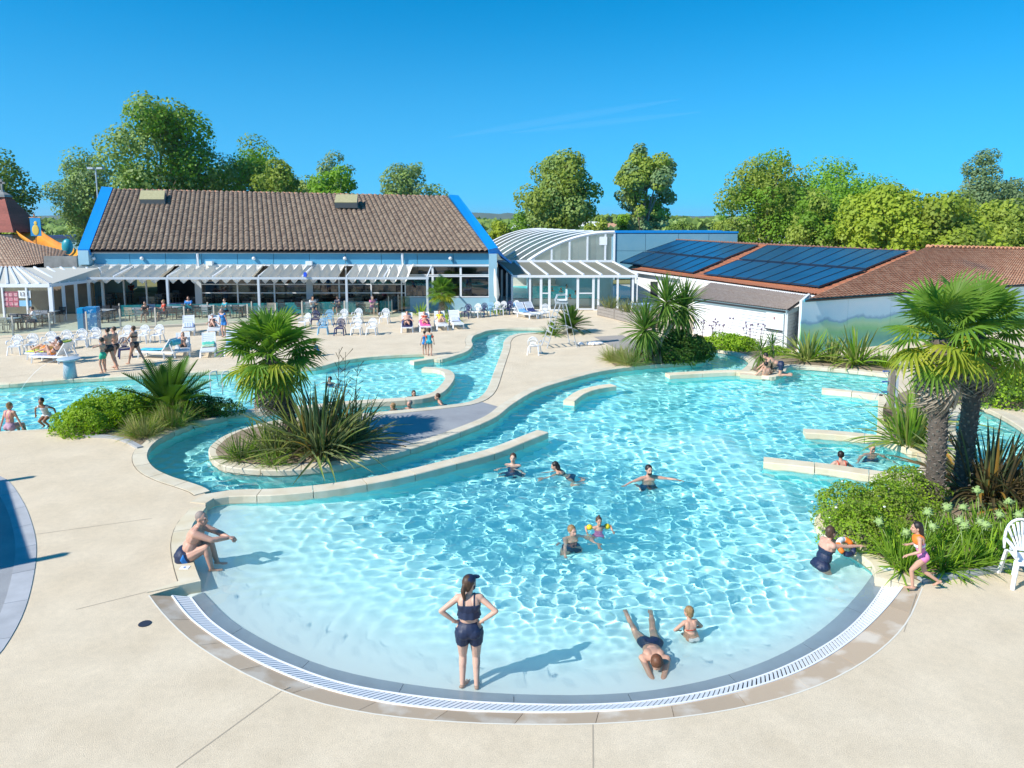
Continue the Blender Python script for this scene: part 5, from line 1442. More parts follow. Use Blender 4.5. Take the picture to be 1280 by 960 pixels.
for k, (x, lab) in enumerate(((196, 'leftmost of the lit menu boards above the bar'), (300, 'middle lit menu board above the bar'), (405, 'right lit menu board above the bar'))):
    q = aty(x, 350, 57.3); b = MB(); b.box((0, 0, 0), (2.2, .06, .55)); o = b.build('menu_board', mat('teal menu board', (.05, .22, .24), .5)); o.location = (q.x, 57.3, 2.55); tag(o, lab, 'menu board', 'menu boards at the back of the restaurant')
    b = MB()
    for j in range(4): b.box((-.75 + j * .5, -.035, 0), (.34, .01, .36))
    b.build('picture', mat('menu picture', (.45, .42, .30), .6, c2=(.35, .12, .06), scale=4), o)
b = MB(); b.box((0, 0, 1.15), (.08, 2.6, 2.3)); b.mi = [0] * len(b.f)
yc = empty('wooden_wardrobe', tuple(aty(104, 392, 50.5)), 0, 'honey-coloured wooden slat screen at the left end of the restaurant', 'wooden screen'); yc.location.z = .02
for k in range(11): b = MB(); b.box((-.9 + k * .18, 0, 1.15), (.13, .05, 2.3)); b.build('slat', mat('honey wood', (.42, .22, .05), .5, var=.25, scale=5, objvar=.15), yc)

# ------------------------------------------------------------------ awning frame along the front
perg = empty('awning_frame', (-17, 46.3, 0), 0, 'long white metal awning frame with gathered cream canvas along the restaurant front', 'awning frame')
def pp_(v): return Vector(v) - Vector((-17, 46.3, 0))
Yp = 46.3; zb = 2.47
bx0 = aty(76, 350, Yp).x; bx1 = aty(536, 345, Yp).x
b = MB(); b.beam(pp_((bx0, Yp, zb)), pp_((bx1, Yp, zb)), .12, .14); b.build('front_beam', M_galv, perg)
posts = (78, 209, 323, 433, 534)
for x in posts:
    q = aty(x, 350, Yp).x; b = MB(); b.box(pp_((q, Yp, 1.25)), (.14, .14, 2.44)); b.build('post', M_galv, perg)
for x in (78, 142, 209, 266, 323, 378, 433, 480, 534):
    q = aty(x, 350, Yp).x; b = MB(); b.beam(pp_((q, Yp, zb + .1)), pp_((q, Yf - .1, 3.1)), .07, .1); b.build('rafter', M_frame, perg)
for (x0, x1, n) in ((84, 204, 8), (213, 318, 8), (328, 424, 8), (436, 512, 6)):
    q0, q1 = aty(x0, 340, Yp + .6).x, aty(x1, 340, Yp + .6).x; b = MB(); w = (q1 - q0) / n; 
    P = []; m_ = n * 4
    for i in range(m_ + 1):
        ph = (i % 4) / 4; sag = math.sin(math.pi * ph) if True else 0; x = q0 + (q1 - q0) * i / m_
        for j in range(7):
            t = j / 6; y = Yp + .15 + t * (Yf - Yp - .35); zz = zb + .12 + t * .62; P.append(pp_((x, y, zz + (-.42 * sag if j < 6 else -.2 * sag) * (1 - .2 * t) * 1.25 + .06)))
    F = [(i * 7 + j, (i + 1) * 7 + j, (i + 1) * 7 + j + 1, i * 7 + j + 1) for i in range(m_) for j in range(6)]
    b.add(P, F); o = b.build('canvas', M_shade, perg); md = o.modifiers.new('t', 'SOLIDIFY'); md.thickness = .02
b = MB(); b.tube([pp_((aty(382, 343, Yp - .1).x, Yp - .12, 2.72)), pp_((aty(382, 343, Yp).x, Yp - .16, 2.72))], .16, 16); o = b.build('round_sign', mat('blue round sign', (.01, .06, .5), .4), perg)

# ------------------------------------------------------------------ left: corner building, glazed terrace room, turret, slide
lb = empty('corner_building', (-36, 46, 0), 0, 'corner building at the left edge with a weathered brown tiled roof', 'building')
def lp(v): return Vector(v) - Vector((-36, 46, 0))
c0 = aty(18, 335, 48.6); c1 = aty(56, 329, 48.7); r1 = aty(84, 314.5, 53); rL2 = aty(-10, 292, 54)
tile_field('roof_tiles', lp(c0), lp(aty(74, 327, 48.8)), lp(r1), lp(rL2), mat('old brown tile', (.26, .15, .10), .9, c2=(.42, .31, .22), scale=4, detail=8), lb, .3, 14, .05, .03, 5, False)
tile_field('roof_tiles', lp(at(-90, 335, 2.95)), lp(c0), lp(rL2), lp(at(-100, 290, 5.3)), MATS['old brown tile'], lb, .3, 14, .05, .03, 6, False)
b = MB(); m0 = (c0.x, c0.y, 0); m1 = (c1.x, c1.y, 0)
for a, c in ((c0, aty(74, 327, 48.8)), (at(-90, 335, 2.95), c0)): b.beam(lp((a.x, a.y + .5, 1.42)), lp((c.x, c.y + .5, 1.42)), .2, 2.84)
b.build('wall', M_whitew, lb)
b = MB(); q0, q1 = aty(56, 327, 48.6), aty(97, 327, 48.6); b.beam(lp((q0.x, 48.6, q0.z)), lp((q1.x, 48.6, q0.z)), .2, .75); b.build('block_parapet', M_conc, lb)
# glazed terrace room
gr = empty('glass_terrace_room', (-31, 43, 0), 0, 'white framed glass terrace room with a hipped striped roof at the left edge', 'glass room')
def gp_(v): return Vector(v) - Vector((-31, 43, 0))
Yg = 43.2; zt = 2.28
gx1 = aty(63, 360, Yg).x; gx0 = aty(-70, 360, Yg).x
b = MB(); b.beam(gp_((gx0, Yg, zt)), gp_((gx1, Yg, zt)), .16, .2); b.build('front_beam', M_frame, gr)
bk = (gx1 + .7, 47.6)
b = MB(); b.beam(gp_((gx1, Yg, zt)), gp_((bk[0], bk[1], zt)), .14, .18); b.build('side_beam', M_frame, gr)
for x in (gx1, aty(33, 360, Yg).x, aty(3, 360, Yg).x, aty(-30, 360, Yg).x):
    b = MB(); b.box(gp_((x, Yg, 1.1)), (.24 if x == gx1 else .1, .14, 2.2)); b.build('post', M_frame, gr)
for t in (.22, .45, .7, .98):
    b = MB(); b.box(gp_((gx1 + .7 * t, Yg + 4.4 * t, 1.1)), (.14, .14, 2.2)); b.build('post', M_frame, gr)
ap = Vector((aty(20, 341, 46).x, 46.5, 3.15)); ap0 = Vector((gx0, 46.5, 3.15)); ap2 = Vector((gx1 + .5, 47.6, 3.05))
for (A_, B_2, C_, D_, n) in ((Vector((gx0, Yg, zt)), Vector((gx1, Yg, zt)), ap, ap0, 10), (Vector((gx1, Yg, zt)), Vector((bk[0], bk[1], zt)), ap2, ap, 6)):
    b = MB(); b.slab([gp_(A_) + Vector((0, 0, .08)), gp_(B_2) + Vector((0, 0, .08)), gp_(C_), gp_(D_)], .05); b.build('roof_panel', mat('cream roof sheet', (.55, .52, .44), .5), gr)
    for k in range(n + 1):
        p = A_.lerp(B_2, k / n); q = D_.lerp(C_, k / n); b = MB(); b.beam(gp_(p) + Vector((0, 0, .12)), gp_(q) + Vector((0, 0, .05)), .1, .08); b.build('roof_bar', M_frame, gr)
for k in range(4):
    xs_ = [gx1, aty(33, 360, Yg).x, aty(3, 360, Yg).x, aty(-30, 360, Yg).x, gx0]
    b = MB(); b.quad(gp_((xs_[k + 1], Yg + .05, .1)), gp_((xs_[k], Yg + .05, .1)), gp_((xs_[k], Yg + .05, 2.2)), gp_((xs_[k + 1], Yg + .05, 2.2))); b.build('pane', M_glass, gr)
for k, (x, zc, w, h, m) in enumerate(((14, 1.45, .95, .95, mat('poster with small photographs', (.10, .08, .10), .5, c2=(.55, .12, .16), scale=5)), (31, 1.75, .75, .45, M_white), (31, 1.2, .75, .35, mat('blue notice', (.25, .5, .7), .5)))):
    q = aty(x, 380, Yg - .02).x; b = MB(); b.box(gp_((q, Yg + .01, zc)), (w, .02, h)); o = b.build('notice', m, gr)
    if k == 0:
        b = MB()
        for i in range(3):
            for j in range(3): b.box(gp_((q - .3 + i * .3, Yg - .005, zc - .28 + j * .28)), (.22, .01, .2))
        b.build('photo', mat('small pictures', (.6, .5, .45), .5, c2=(.6, .1, .2), scale=9), o)
b = MB(); b.box(gp_((gx0 / 2 + gx1 / 2, 47.6, 1.4)), (gx1 - gx0, .15, 2.8)); b.build('back_wall', mat('ochre back wall', (.25, .20, .14), .9, c2=(.15, .12, .10), scale=1.2), gr)
def text(body, size, loc, rot, m, parent, name='lettering', ext=.004):
    cu = bpy.data.curves.new(name, 'FONT'); cu.body = body; cu.size = size; cu.align_x = 'CENTER'; cu.align_y = 'CENTER'; cu.extrude = ext; cu.resolution_u = 2
    o = bpy.data.objects.new(name, cu); link(o); dg = bpy.context.evaluated_depsgraph_get(); me = bpy.data.meshes.new_from_object(o.evaluated_get(dg)); bpy.data.objects.remove(o)
    me.materials.clear(); me.materials.append(m); o = bpy.data.objects.new(name, me); link(o); o.parent = parent; o.location = loc; o.rotation_euler = rot; return o
text('138', .36, gp_((aty(31, 380, Yg).x, Yg - .03, 1.75)), (R(90), 0, 0), M_dark, gr)
# turret
tu = empty('turret', tuple(aty(8, 300, 62).xy) + (0,), 0, 'small red shingled turret with a stone cross finial at the left edge', 'turret')
topz = aty(5, 245, 62).z; bz = aty(5, 290, 62).z; hw_ = 2.1
b = MB(); b.box((0, 0, bz / 2 - .1), (hw_ * 1.7, hw_ * 1.7, bz - .2)); b.build('wall', M_conc, tu)
for k in range(12):
    t0, t1 = k / 12, (k + 1) / 12; w0_, w1_ = hw_ * (1 - .82 * t0), hw_ * (1 - .82 * t1) + .03; z0_, z1_ = bz + (topz - bz) * t0, bz + (topz - bz) * t1
    b = MB(); b.add([(-w0_, -w0_, z0_), (w0_, -w0_, z0_), (w0_, w0_, z0_), (-w0_, w0_, z0_), (-w1_, -w1_, z1_), (w1_, -w1_, z1_), (w1_, w1_, z1_), (-w1_, w1_, z1_)], [(3, 2, 1, 0), (4, 5, 6, 7), (0, 1, 5, 4), (1, 2, 6, 5), (2, 3, 7, 6), (3, 0, 4, 7)])
    b.build('shingle_course', mat('red shingle', (.34, .10, .075), .85, c2=(.26, .08, .06), scale=6, objvar=.12), tu)
b = MB(); b.lathe([(.75, topz - .1), (.65, topz + .1), (.22, topz + .35), (.16, topz + .5)], 8); b.box((0, 0, topz + .95), (.14, .14, .9)); b.box((0, 0, topz + 1.1), (.62, .14, .16)); b.build('cross_finial', M_conc, tu)
# water slide
sl = empty('water_slide', tuple(aty(55, 300, 60).xy) + (0,), 0, 'orange and yellow water slide trough with a turquoise outer shell', 'water slide'); so = sl.location.copy()
Ps = [aty(20, 268, 63), aty(36, 288, 61), aty(48, 297, 60), aty(62, 305, 59), aty(76, 311, 58), aty(84, 313, 57)]; Ps = spline(Ps, 6)
b = MB(); b.smooth = True; P = []; n = 8
for i, p in enumerate(Ps):
    d = (Ps[min(i + 1, len(Ps) - 1)] - Ps[max(i - 1, 0)]).normalized(); x, y, _ = frame(d)
    for k in range(n + 1):
        a = math.pi * (1 + k / n); P.append(p - so + x * math.cos(a) * .95 + y * (math.sin(a) * .75))
b.add(P, [(i * (n + 1) + k, (i + 1) * (n + 1) + k, (i + 1) * (n + 1) + k + 1, i * (n + 1) + k + 1) for i in range(len(Ps) - 1) for k in range(n)])
o = b.build('trough', mat('yellow orange fibreglass', (.75, .36, .02), .35, c2=(.62, .2, .02), scale=.7), sl); md = o.modifiers.new('t', 'SOLIDIFY'); md.thickness = .06
b = MB(); b.smooth = True; q = aty(84, 306, 56.5) - so; b.ell(q - Vector((0, 0, .15)), (.42, .3, .62), 14, 10); b.build('turquoise_shell', mat('turquoise fibreglass', (.02, .30, .36), .4), sl)
for t in (3, 12, 20): b = MB(); p = Ps[t] - so; b.tube([(p.x, p.y, 0), (p.x, p.y, p.z - .7)], .12, 8); b.build('support', M_galv, sl)
# banner
bn = empty('banner', tuple(aty(44, 300, 57).xy) + (0,), 0, 'blue and yellow hanging banner on a pole by the slide', 'banner'); q0 = aty(37, 272, 57); q1 = aty(52, 295, 57); ox = bn.location.x
b = MB(); b.tube([(0, .1, 0), (0, .1, q0.z + .3)], .05, 6); b.tube([(q0.x - ox - .05, 0, q0.z), (q1.x - ox + .05, 0, q0.z)], .035, 6); b.build('pole', mat('orange pole', (.6, .22, .05), .5), bn)
b = MB(); b.box(((q0.x + q1.x) / 2 - ox, 0, (q0.z + q1.z) / 2), (q1.x - q0.x, .03, q0.z - q1.z)); cl = b.build('cloth', mat('banner blue', (.01, .26, .55), .7), bn)
b = MB(); b.smooth = True; cz = (q0.z + q1.z) / 2; cx = (q0.x + q1.x) / 2 - ox; b.ell((cx, -.03, cz - .25), (.28, .015, .42), 12, 6); b.ell((cx + .03, -.03, cz + .28), (.13, .015, .17), 10, 6); b.build('emblem', mat('banner yellow', (.75, .50, .08), .7), cl)
# sheds and pole behind
b = MB(); q0, q1 = aty(58, 293, 88), aty(104, 300, 88); b.box((0, 0, q0.z / 2 - .2), (q1.x - q0.x, 10, q0.z - .5)); o = b.build('warehouse', M_pale); o.location = ((q0.x + q1.x) / 2, 93, 0); tag(o, 'low grey-blue warehouse between the slide and the blue roof edge', 'warehouse')
b = MB(); b.box((0, 0, q0.z - .3), (q1.x - q0.x + .6, 10.6, .35)); b.build('roof', mat('navy roof sheet', (.02, .05, .16), .6), o)
lm = empty('floodlight_mast', tuple(aty(125, 290, 70).xy) + (0,), 0, 'thin floodlight mast rising behind the left blue roof edge', 'floodlight mast'); z = aty(125, 211, 70).z
b = MB(); b.tube([(0, 0, 0), (0, 0, z)], .07, 8); b.build('pole', M_galv, lm)
for s_ in (-1, 1): b = MB(); b.box((s_ * .45, 0, z + .05), (.55, .4, .18)); b.build('lamp_head', M_galv, lm)

# ------------------------------------------------------------------ indoor pool: vaulted hall and glazed lean-to
ph = empty('indoor_pool_hall', (4, 53, 0), 0, 'indoor pool hall with a low curved translucent roof and white ribs', 'pool hall')
def hh(v): return Vector(v) - Vector((4, 53, 0))
Yv = 53.0; ax_ = Vector((-.205, 1, 0)); Lv = 22.0; zbase = 3.0
xl = aty(656, 328, Yv).x; xa = aty(768, 292, Yv).x; hwv = (xa - xl); zap = aty(768, 291, Yv).z
def arc(t, y): 
    u = -1 + t; x = xa + u * hwv; z = zbase + (zap - zbase) * (1 - abs(u) ** 2.1); return Vector((x, Yv, z)) + ax_ * y
nr = 9
b = MB(); b.smooth = True; n1, n2 = 20, 10
P = [hh(arc(i / n1, Lv * j / n2)) for j in range(n2 + 1) for i in range(n1 + 1)]
b.add(P, [(j * (n1 + 1) + i, j * (n1 + 1) + i + 1, (j + 1) * (n1 + 1) + i + 1, (j + 1) * (n1 + 1) + i) for j in range(n2) for i in range(n1)]); o = b.build('vault_sheet', M_poly, ph)
for k in range(nr + 1):
    y = Lv * k / nr; b = MB(); b.tube([hh(arc(i / 24, y) + Vector((0, -.02, .05))) for i in range(25)], .075 if k else .13, 6); b.build('rib', M_frame, ph)
# front gable panes and uprights
for i in range(0, 10):
    t0, t1 = i / 10 + .001, (i + 1) / 10; a, c = arc(t0, 0), arc(t1, 0); b = MB(); b.add([hh((a.x, Yv + .05, zbase - .1)), hh((c.x, Yv + .05, zbase - .1)), hh((c.x, Yv + .05, c.z)), hh((a.x, Yv + .05, a.z))], [(0, 1, 2, 3)]); b.build('gable_pane', M_poly, ph)
    if i % 2 == 0 or i == 9: b = MB(); b.beam(hh((c.x, Yv - .02, zbase - .1)), hh((c.x, Yv - .02, c.z)), .13, .1, up=Vector((0, 1, 0))); b.build('upright', M_frame, ph)
q = aty(754, 301, Yv); b = MB(); b.box(hh((q.x, Yv - .06, q.z)), (.55, .05, .6)); b.build('vent_panel', M_white, ph)
b = MB(); b.box(hh((xl + .5, Yv + 10, 1.5)), (.15, 20, 3.0)); b.beam(hh((xa - .1, Yv, 2.5)), hh((xa - .1 - .205 * 22, Yv + 22, 2.5)), .15, 5.0); b.build('side_wall', M_pale, ph)
b = MB(); b.box(hh((xa - 5.5, Yv + 15.6, 1.5)), (2 * hwv + 2, .2, 3.0)); bw = b.build('back_wall', mat('pale back wall', (.55, .56, .52), .8), ph)
for k in range(6):
    x = xl - 1 + k * 1.75; b = MB(); b.box(hh((x, Yv + 15.45, 1.95)), (1.45, .08, 1.15)); w_ = b.build('back_window', M_frame, bw); b = MB(); b.box(hh((x, Yv + 15.4, 1.95)), (1.25, .06, .95)); b.build('pane', mat('dark pane', (.03, .045, .05), .15), w_)
ip = empty('indoor_pool'); ip['kind'] = 'structure'
b = MB(); b.box((0, 0, 0), (2 * hwv - 2, 10.5, .02)); o = b.build('indoor_water', mat('indoor pool turquoise', (.02, .58, .64), .25, c2=(.03, .66, .70), scale=2), ip); o.location = (xa - 2.4, 61.2, .12)
b = MB(); b.box((0, 0, 0), (2 * hwv + 6, 17, .08)); o = b.build('indoor_deck', mat('indoor pool tile', (.55, .54, .50), .5), ip); o.location = (xa - 2, 60, .05)
# lean-to
lt = empty('glazed_lean_to', (5, 50, 0), 0, 'glazed lean-to with a sloping beige panel roof in front of the indoor pool', 'lean-to')
def lh(v): return Vector(v) - Vector((5, 50, 0))
Yl = 49.4; zl = 2.42; zr = 3.12
x0 = aty(640, 346, Yl).x; x1 = aty(797, 346, Yl).x; y_l = 52.9; x0b = aty(622, 331, y_l).x; x1b = aty(766, 331, y_l).x
A_, B_2, C_, D_ = Vector((x0, Yl, zl)), Vector((x1, Yl, zl)), Vector((x1b, y_l, zr)), Vector((x0b, y_l, zr))
b = MB(); b.slab([lh(A_), lh(B_2), lh(C_), lh(D_)], .06); b.build('roof_sheet', leafmat('beige roof sheet', (.46, .45, .38), (.42, .41, .34), .45, tl=.6, scale=1), lt)
for k in range(8):
    p = A_.lerp(B_2, k / 7); q = D_.lerp(C_, k / 7); b = MB(); b.beam(lh(p) + Vector((0, 0, .05)), lh(q) + Vector((0, 0, .05)), .12, .1); b.build('roof_bar', M_frame, lt)
b = MB(); b.beam(lh(A_) + Vector((0, -.04, -.06)), lh(B_2) + Vector((0, -.04, -.06)), .18, .16); b.build('front_gutter', M_frame, lt)
b = MB(); b.beam(lh(D_) + Vector((0, 0, .08)), lh(C_) + Vector((0, 0, .08)), .12, .16); b.build('ridge_bar', M_frame, lt)
xs_ = [640, 662.5, 676, 687, 722, 742, 748, 772, 791, 797]
for i, (a, c) in enumerate(zip(xs_, xs_[1:])):
    pa, pc_ = aty(a, 360, Yl).x, aty(c, 360, Yl).x
    if i in (2, 4): window(lt, lh((pa, Yl, 0)), lh((pc_, Yl, 0)), .04, 2.34, bars=(1, 2), fw=.1, name='door')
    else:
        window(lt, lh((pa, Yl, 0)), lh((pc_, Yl, 0)), .0, 2.34, fw=.07, glass=glassmat('clear glass', (.88, .95, .93), base=.1))
for t in (.0, .35, .7, 1): p = Vector((x0, Yl, 0)).lerp(Vector((x0b, y_l, 0)), t); b = MB(); b.box(lh((p.x, p.y, 1.2)), (.12, .12, 2.4 + t * .7)); b.build('side_post', M_frame, lt)
b = MB(); b.quad(lh((x0, Yl, .05)), lh((x0b, y_l, .05)), lh((x0b, y_l, zr)), lh((x0, Yl, zl))); b.build('pane', M_glass, lt)
sn = empty('slide_net', tuple(aty(618, 388, 48).xy) + (0,), 0, 'white furled parasol and net leaning at the hall corner', 'furled parasol')
b = MB(); b.smooth = True; b.tube([(.25, 0, .1), (0, 0, 3.0)], .03, 6); b.build('pole', M_frame, sn)
b = MB(); b.smooth = True; b.tube([(.2, 0, .55), (.17, 0, 1.2), (.1, 0, 2.2), (.02, 0, 2.95)], [.14, .2, .16, .04], 10); b.build('canopy', M_shade, sn)

# ------------------------------------------------------------------ blue clad hall
bh = empty('blue_hall', (17, 75, 0), 0, 'flat-topped building clad in pale and mid blue sheets behind the solar roof', 'building')
def bb_(v): return Vector(v) - Vector((17, 75, 0))
Yb = 75.0; xb0, xb1 = aty(768, 300, Yb).x, aty(922, 300, Yb).x; zt_ = aty(840, 290.5, Yb).z
b = MB(); b.box(bb_(((xb0 + xb1) / 2, Yb + 4.2, zt_ / 2)), (xb1 - xb0 - .1, 8.1, zt_ - .05)); b.build('wall', M_blue2, bh)
for k, (a, c) in enumerate(((768, 807), (807, 848), (848, 886), (886, 922))):
    pa, pc_ = aty(a, 300, Yb).x, aty(c, 300, Yb).x
    for (z0, z1) in ((.1, 3.0), (3.03, zt_ - .15)): 
        b = MB(); b.box(bb_(((pa + pc_) / 2, Yb + .06, (z0 + z1) / 2)), (pc_ - pa - .04, .1, z1 - z0)); b.build('cladding_panel', mat('pale blue cladding', (.17, .36, .47), .5, c2=(.14, .33, .45), scale=1, objvar=.05), bh)
b = MB(); b.box(bb_(((xb0 + xb1) / 2, Yb + 4.2, zt_ + .02)), (xb1 - xb0 + .1, 8.5, .16)); b.build('coping_trim', M_blue, bh)
b = MB(); b.box(bb_((xb0 - .02, Yb - .02, zt_ / 2)), (.22, .2, zt_)); b.build('corner_trim', mat('blue white trim', (.5, .65, .8), .5), bh)

# ------------------------------------------------------------------ solar roof building
sb = empty('solar_roof_building', (14, 45, 0), 0, 'low white building whose orange tiled roof carries two blocks of solar panels', 'building')
def ss(v): return Vector(v) - Vector((14, 45, 0))
E1, E2, R1_ = at(783, 336.5, 2.5), at(1022, 369, 2.5), at(848, 301.5, 4.1)
nrs = (E2 - E1).cross(R1_ - E1).normalized(); nrs = nrs if nrs.z > 0 else -nrs
P3 = lambda x, y, k=0.0: on_plane(x, y, E1, nrs) + nrs * k
R2_ = P3(1150, 316); 
tile_field('roof_tiles', ss(E2), ss(E1), ss(P3(846, 300)), ss(P3(1150, 315)), M_tileo, sb, .3, 18, .05, .03, 7)
ridge_tiles(sb, ss(P3(846, 300)), ss(P3(1150, 315)), mat('pale orange ridge', (.46, .24, .17), .9, var=.2, scale=4), .14)
b = MB(); q0, q1 = P3(846, 300), P3(1150, 315); dn = Vector(((E2 - E1).normalized().y * -1, (E2 - E1).normalized().x, 0)) ; dn = dn if dn.x > 0 else -dn
b.slab([ss(q0) - Vector((0, 0, .08)), ss(q1) - Vector((0, 0, .08)), ss(q1 + dn * 5 - Vector((0, 0, 1.0))), ss(q0 + dn * 5 - Vector((0, 0, 1.0)))], .1); b.build('rear_roof', M_tileo, sb)
b = MB(); ins_ = dn * .45
wa, wb = E1 + ins_, E2 + ins_
b.beam(ss((wa.x, wa.y, 1.22)), ss((wb.x, wb.y, 1.22)), .2, 2.44); b.build('wall', M_whitew, sb)
b = MB(); b.beam(ss((E1.x, E1.y, 2.4)), ss((E2.x, E2.y, 2.4)), .12, .14); b.build('gutter', M_frame, sb)
M_pv = mat('solar panel glass', (.004, .058, .145), .3, c2=(.012, .078, .185), scale=.6, spec=.35)
def pv(TL, TR, BR, BL_, n):
    for k in range(n):
        f0, f1 = (k + .02) / n, (k + .98) / n
        A = Vector(TL).lerp(Vector(TR), f0); B2_ = Vector(TL).lerp(Vector(TR), f1); C2 = Vector(BL_).lerp(Vector(BR), f1); D2 = Vector(BL_).lerp(Vector(BR), f0)
        q = [P3(v.x, v.y, .2) for v in (A, B2_, C2, D2)]
        b = MB(); b.slab([ss(v) for v in q], .06); o = b.build('solar_panel', M_pv, sb)
        b = MB(); 
        for u in range(4): b.beam(ss(q[u]) + nrs * .005, ss(q[(u + 1) % 4]) + nrs * .005, .03, .035)
        b.build('frame', M_dark, o)
V2 = lambda x, y: Vector((x, y, 0))
pv(V2(846.7, 302.5), V2(948.7, 309), V2(906.5, 326.3), V2(808, 316.2), 7)
pv(V2(804.5, 317.6), V2(904, 328.2), V2(866.6, 344.3), V2(775, 331), 7)
pv(V2(959, 309.5), V2(1136, 317.5), V2(1083, 339.7), V2(924, 327), 9)
pv(V2(921.7, 328.6), V2(1081, 341.8), V2(1024.5, 362.6), V2(879.5, 345.7), 8)
b = MB()
for a, c in ((V2(808, 316.8), V2(906, 327.1)), (V2(924, 327.8), V2(1083, 340.8))):
    b.beam(ss(P3(a.x, a.y, .1)), ss(P3(c.x, c.y, .1)), .16, .12)
b.build('mounting_rail', M_dark, sb, kind='stuff')
# kiosk opening at the left end of the white wall
def onwall(x, y): 
    d = (wb - wa).normalized(); n_ = Vector((d.y, -d.x, 0)); return on_plane(x, y, Vector((wa.x, wa.y, 0)) - dn * .12, dn)
for (xa_, xb_, y0_, y1_, m, nm) in ((813, 822, 352, 372, M_dark, 'hatch'), (826, 846, 353, 372, mat('grey poster', (.5, .5, .5), .6, c2=(.8, .8, .8), scale=3), 'poster')):
    q = [onwall(xa_, y1_), onwall(xb_, y1_), onwall(xb_, y0_), onwall(xa_, y0_)]; b = MB(); b.add([ss(v) for v in q], [(0, 1, 2, 3)]); o = b.build(nm, m, sb); md = o.modifiers.new('t', 'SOLIDIFY'); md.thickness = .04
# beige awning sheet over the kiosk
b = MB(); b.slab([ss(onwall(850, 347)), ss(onwall(890, 353)), ss(at(872, 362, 2.0)), ss(at(851, 361, 2.0))], .04); b.build('awning_sheet', M_shade, sb)

# ------------------------------------------------------------------ white boarded shed
sh_ = empty('boarded_shed', (12, 36, 0), 0, 'low shed with white boards, grey end and corrugated brown roof', 'shed')
def sv(v): return Vector(v) - Vector((12, 36, 0))
FL, FR, BR_, BL2 = at(866, 373, 1.95), at(983, 388, 1.95), at(1008, 370, 2.5), at(888, 353.5, 2.5)
corr = tile_field('corrugated_roof', sv(FR), sv(FL), sv(BL2), sv(BR_), mat('brown grey fibre roof', (.27, .20, .16), .95, c2=(.38, .32, .27), scale=7, detail=8), sh_, .17, 3, .05, .015, 3)
C0 = Vector((FL.x, FL.y, 0)) ; C1 = Vector((FR.x, FR.y, 0)); C2 = Vector((at(1006, 382, 1.95).x, at(1006, 382, 1.95).y, 0))
inn = (C1 - C0).normalized(); nb_ = 11
nin = Vector((inn.y, -inn.x, 0)); nin = nin if nin.y > 0 else -nin
for k in range(nb_):
    z0, z1 = 1.78 * k / nb_, 1.78 * (k + 1) / nb_ - .028
    b = MB(); b.beam(sv(C0 + nin * .15 + Vector((0, 0, (z0 + z1) / 2))), sv(C1 - inn * .05 + nin * .15 + Vector((0, 0, (z0 + z1) / 2))), .04, z1 - z0); b.build('board', mat('white board', (.80, .81, .82), .6, var=.04, scale=2, objvar=.03), sh_)
e2 = (C2 - C1).normalized(); nin2 = Vector((e2.y, -e2.x, 0))
for k in range(nb_):
    z0, z1 = 1.8 * k / nb_, 1.8 * (k + 1) / nb_ - .012
    b = MB(); b.beam(sv(C1 + e2 * .08 + Vector((-.1, .1, (z0 + z1) / 2))), sv(C2 + Vector((-.1, .1, (z0 + z1) / 2))), .04, z1 - z0); b.build('end_board', mat('grey blue board', (.38, .46, .50), .6, objvar=.03), sh_)
b = MB(); b.beam(sv(FL - Vector((0, 0, .1))) + nin * .08, sv(FR - Vector((0, 0, .1))) + nin * .08, .06, .2); b.beam(sv(FR - Vector((0, 0, .1))), sv(C2 + Vector((0, 0, 1.9))), .06, .2); b.build('fascia_board', mat('grey green fascia', (.22, .32, .35), .6), sh_)
b = MB(); b.box(sv(C1 + nin * .1) + Vector((-.05, 0, .9)), (.1, .1, 1.8)); b.build('corner_post', M_white, sh_)
hd0 = C0.lerp(C1, .80) + nin * .1; hd1 = C0.lerp(C1, .97) + nin * .1
b = MB(); b.beam(sv(hd0 + Vector((0, 0, 1.35))), sv(hd1 + Vector((0, 0, 1.35))), .05, .8); o = b.build('hatch_door', mat('white hatch', (.84, .85, .86), .5), sh_)
b = MB(); b.beam(sv(hd0 + Vector((0, 0, .92))) - nin * .02, sv(hd1 + Vector((0, 0, .92))) - nin * .02, .1, .05); b.build('shelf_edge', M_dark, o)
b = MB(); mm_ = hd0.lerp(hd1, .5) + Vector((0, 0, 1.5)); b.beam(sv(mm_) - nin * .035 - Vector((.06, 0, 0)), sv(mm_) - nin * .035 + Vector((.06, 0, 0)), .02, .12); b.build('sticker', mat('red grey sticker', (.4, .2, .2), .6), o)

# ------------------------------------------------------------------ mural building
mb_ = empty('mural_building', (20, 36, 0), 0, 'building with red-brown tiled roof and a pale wall painted with green hills', 'building')
def ms_(v): return Vector(v) - Vector((20, 36, 0))
ML, MR = at(1008, 374.5, 2.6), at(1300, 354.5, 2.6); RA, RB = at(1160, 308.5, 4.7), aty(1310, 312, 47)
tile_field('roof_tiles', ms_(ML), ms_(MR), ms_(RB), ms_(RA), M_tiler, mb_, .3, 22, .06, .03, 9)
ridge_tiles(mb_, ms_(RA), ms_(RB), mat('orange ridge', (.55, .27, .15), .9, var=.2, scale=4), .15)
b = MB(); b.slab([ms_(RA) - Vector((0, 0, .1)), ms_(RB) - Vector((0, 0, .1)), ms_(RB) + Vector((2, 6, -1.8)), ms_(RA) + Vector((2, 6, -1.8))], .1); b.build('rear_roof', M_tiler, mb_)
M_mur = bpy.data.materials.new('painted landscape mural'); M_mur.use_nodes = True; nt = M_mur.node_tree; N = nt.nodes; L = nt.links
g = N.new('ShaderNodeNewGeometry'); sx = N.new('ShaderNodeSeparateXYZ'); L.new(g.outputs['Position'], sx.inputs[0])
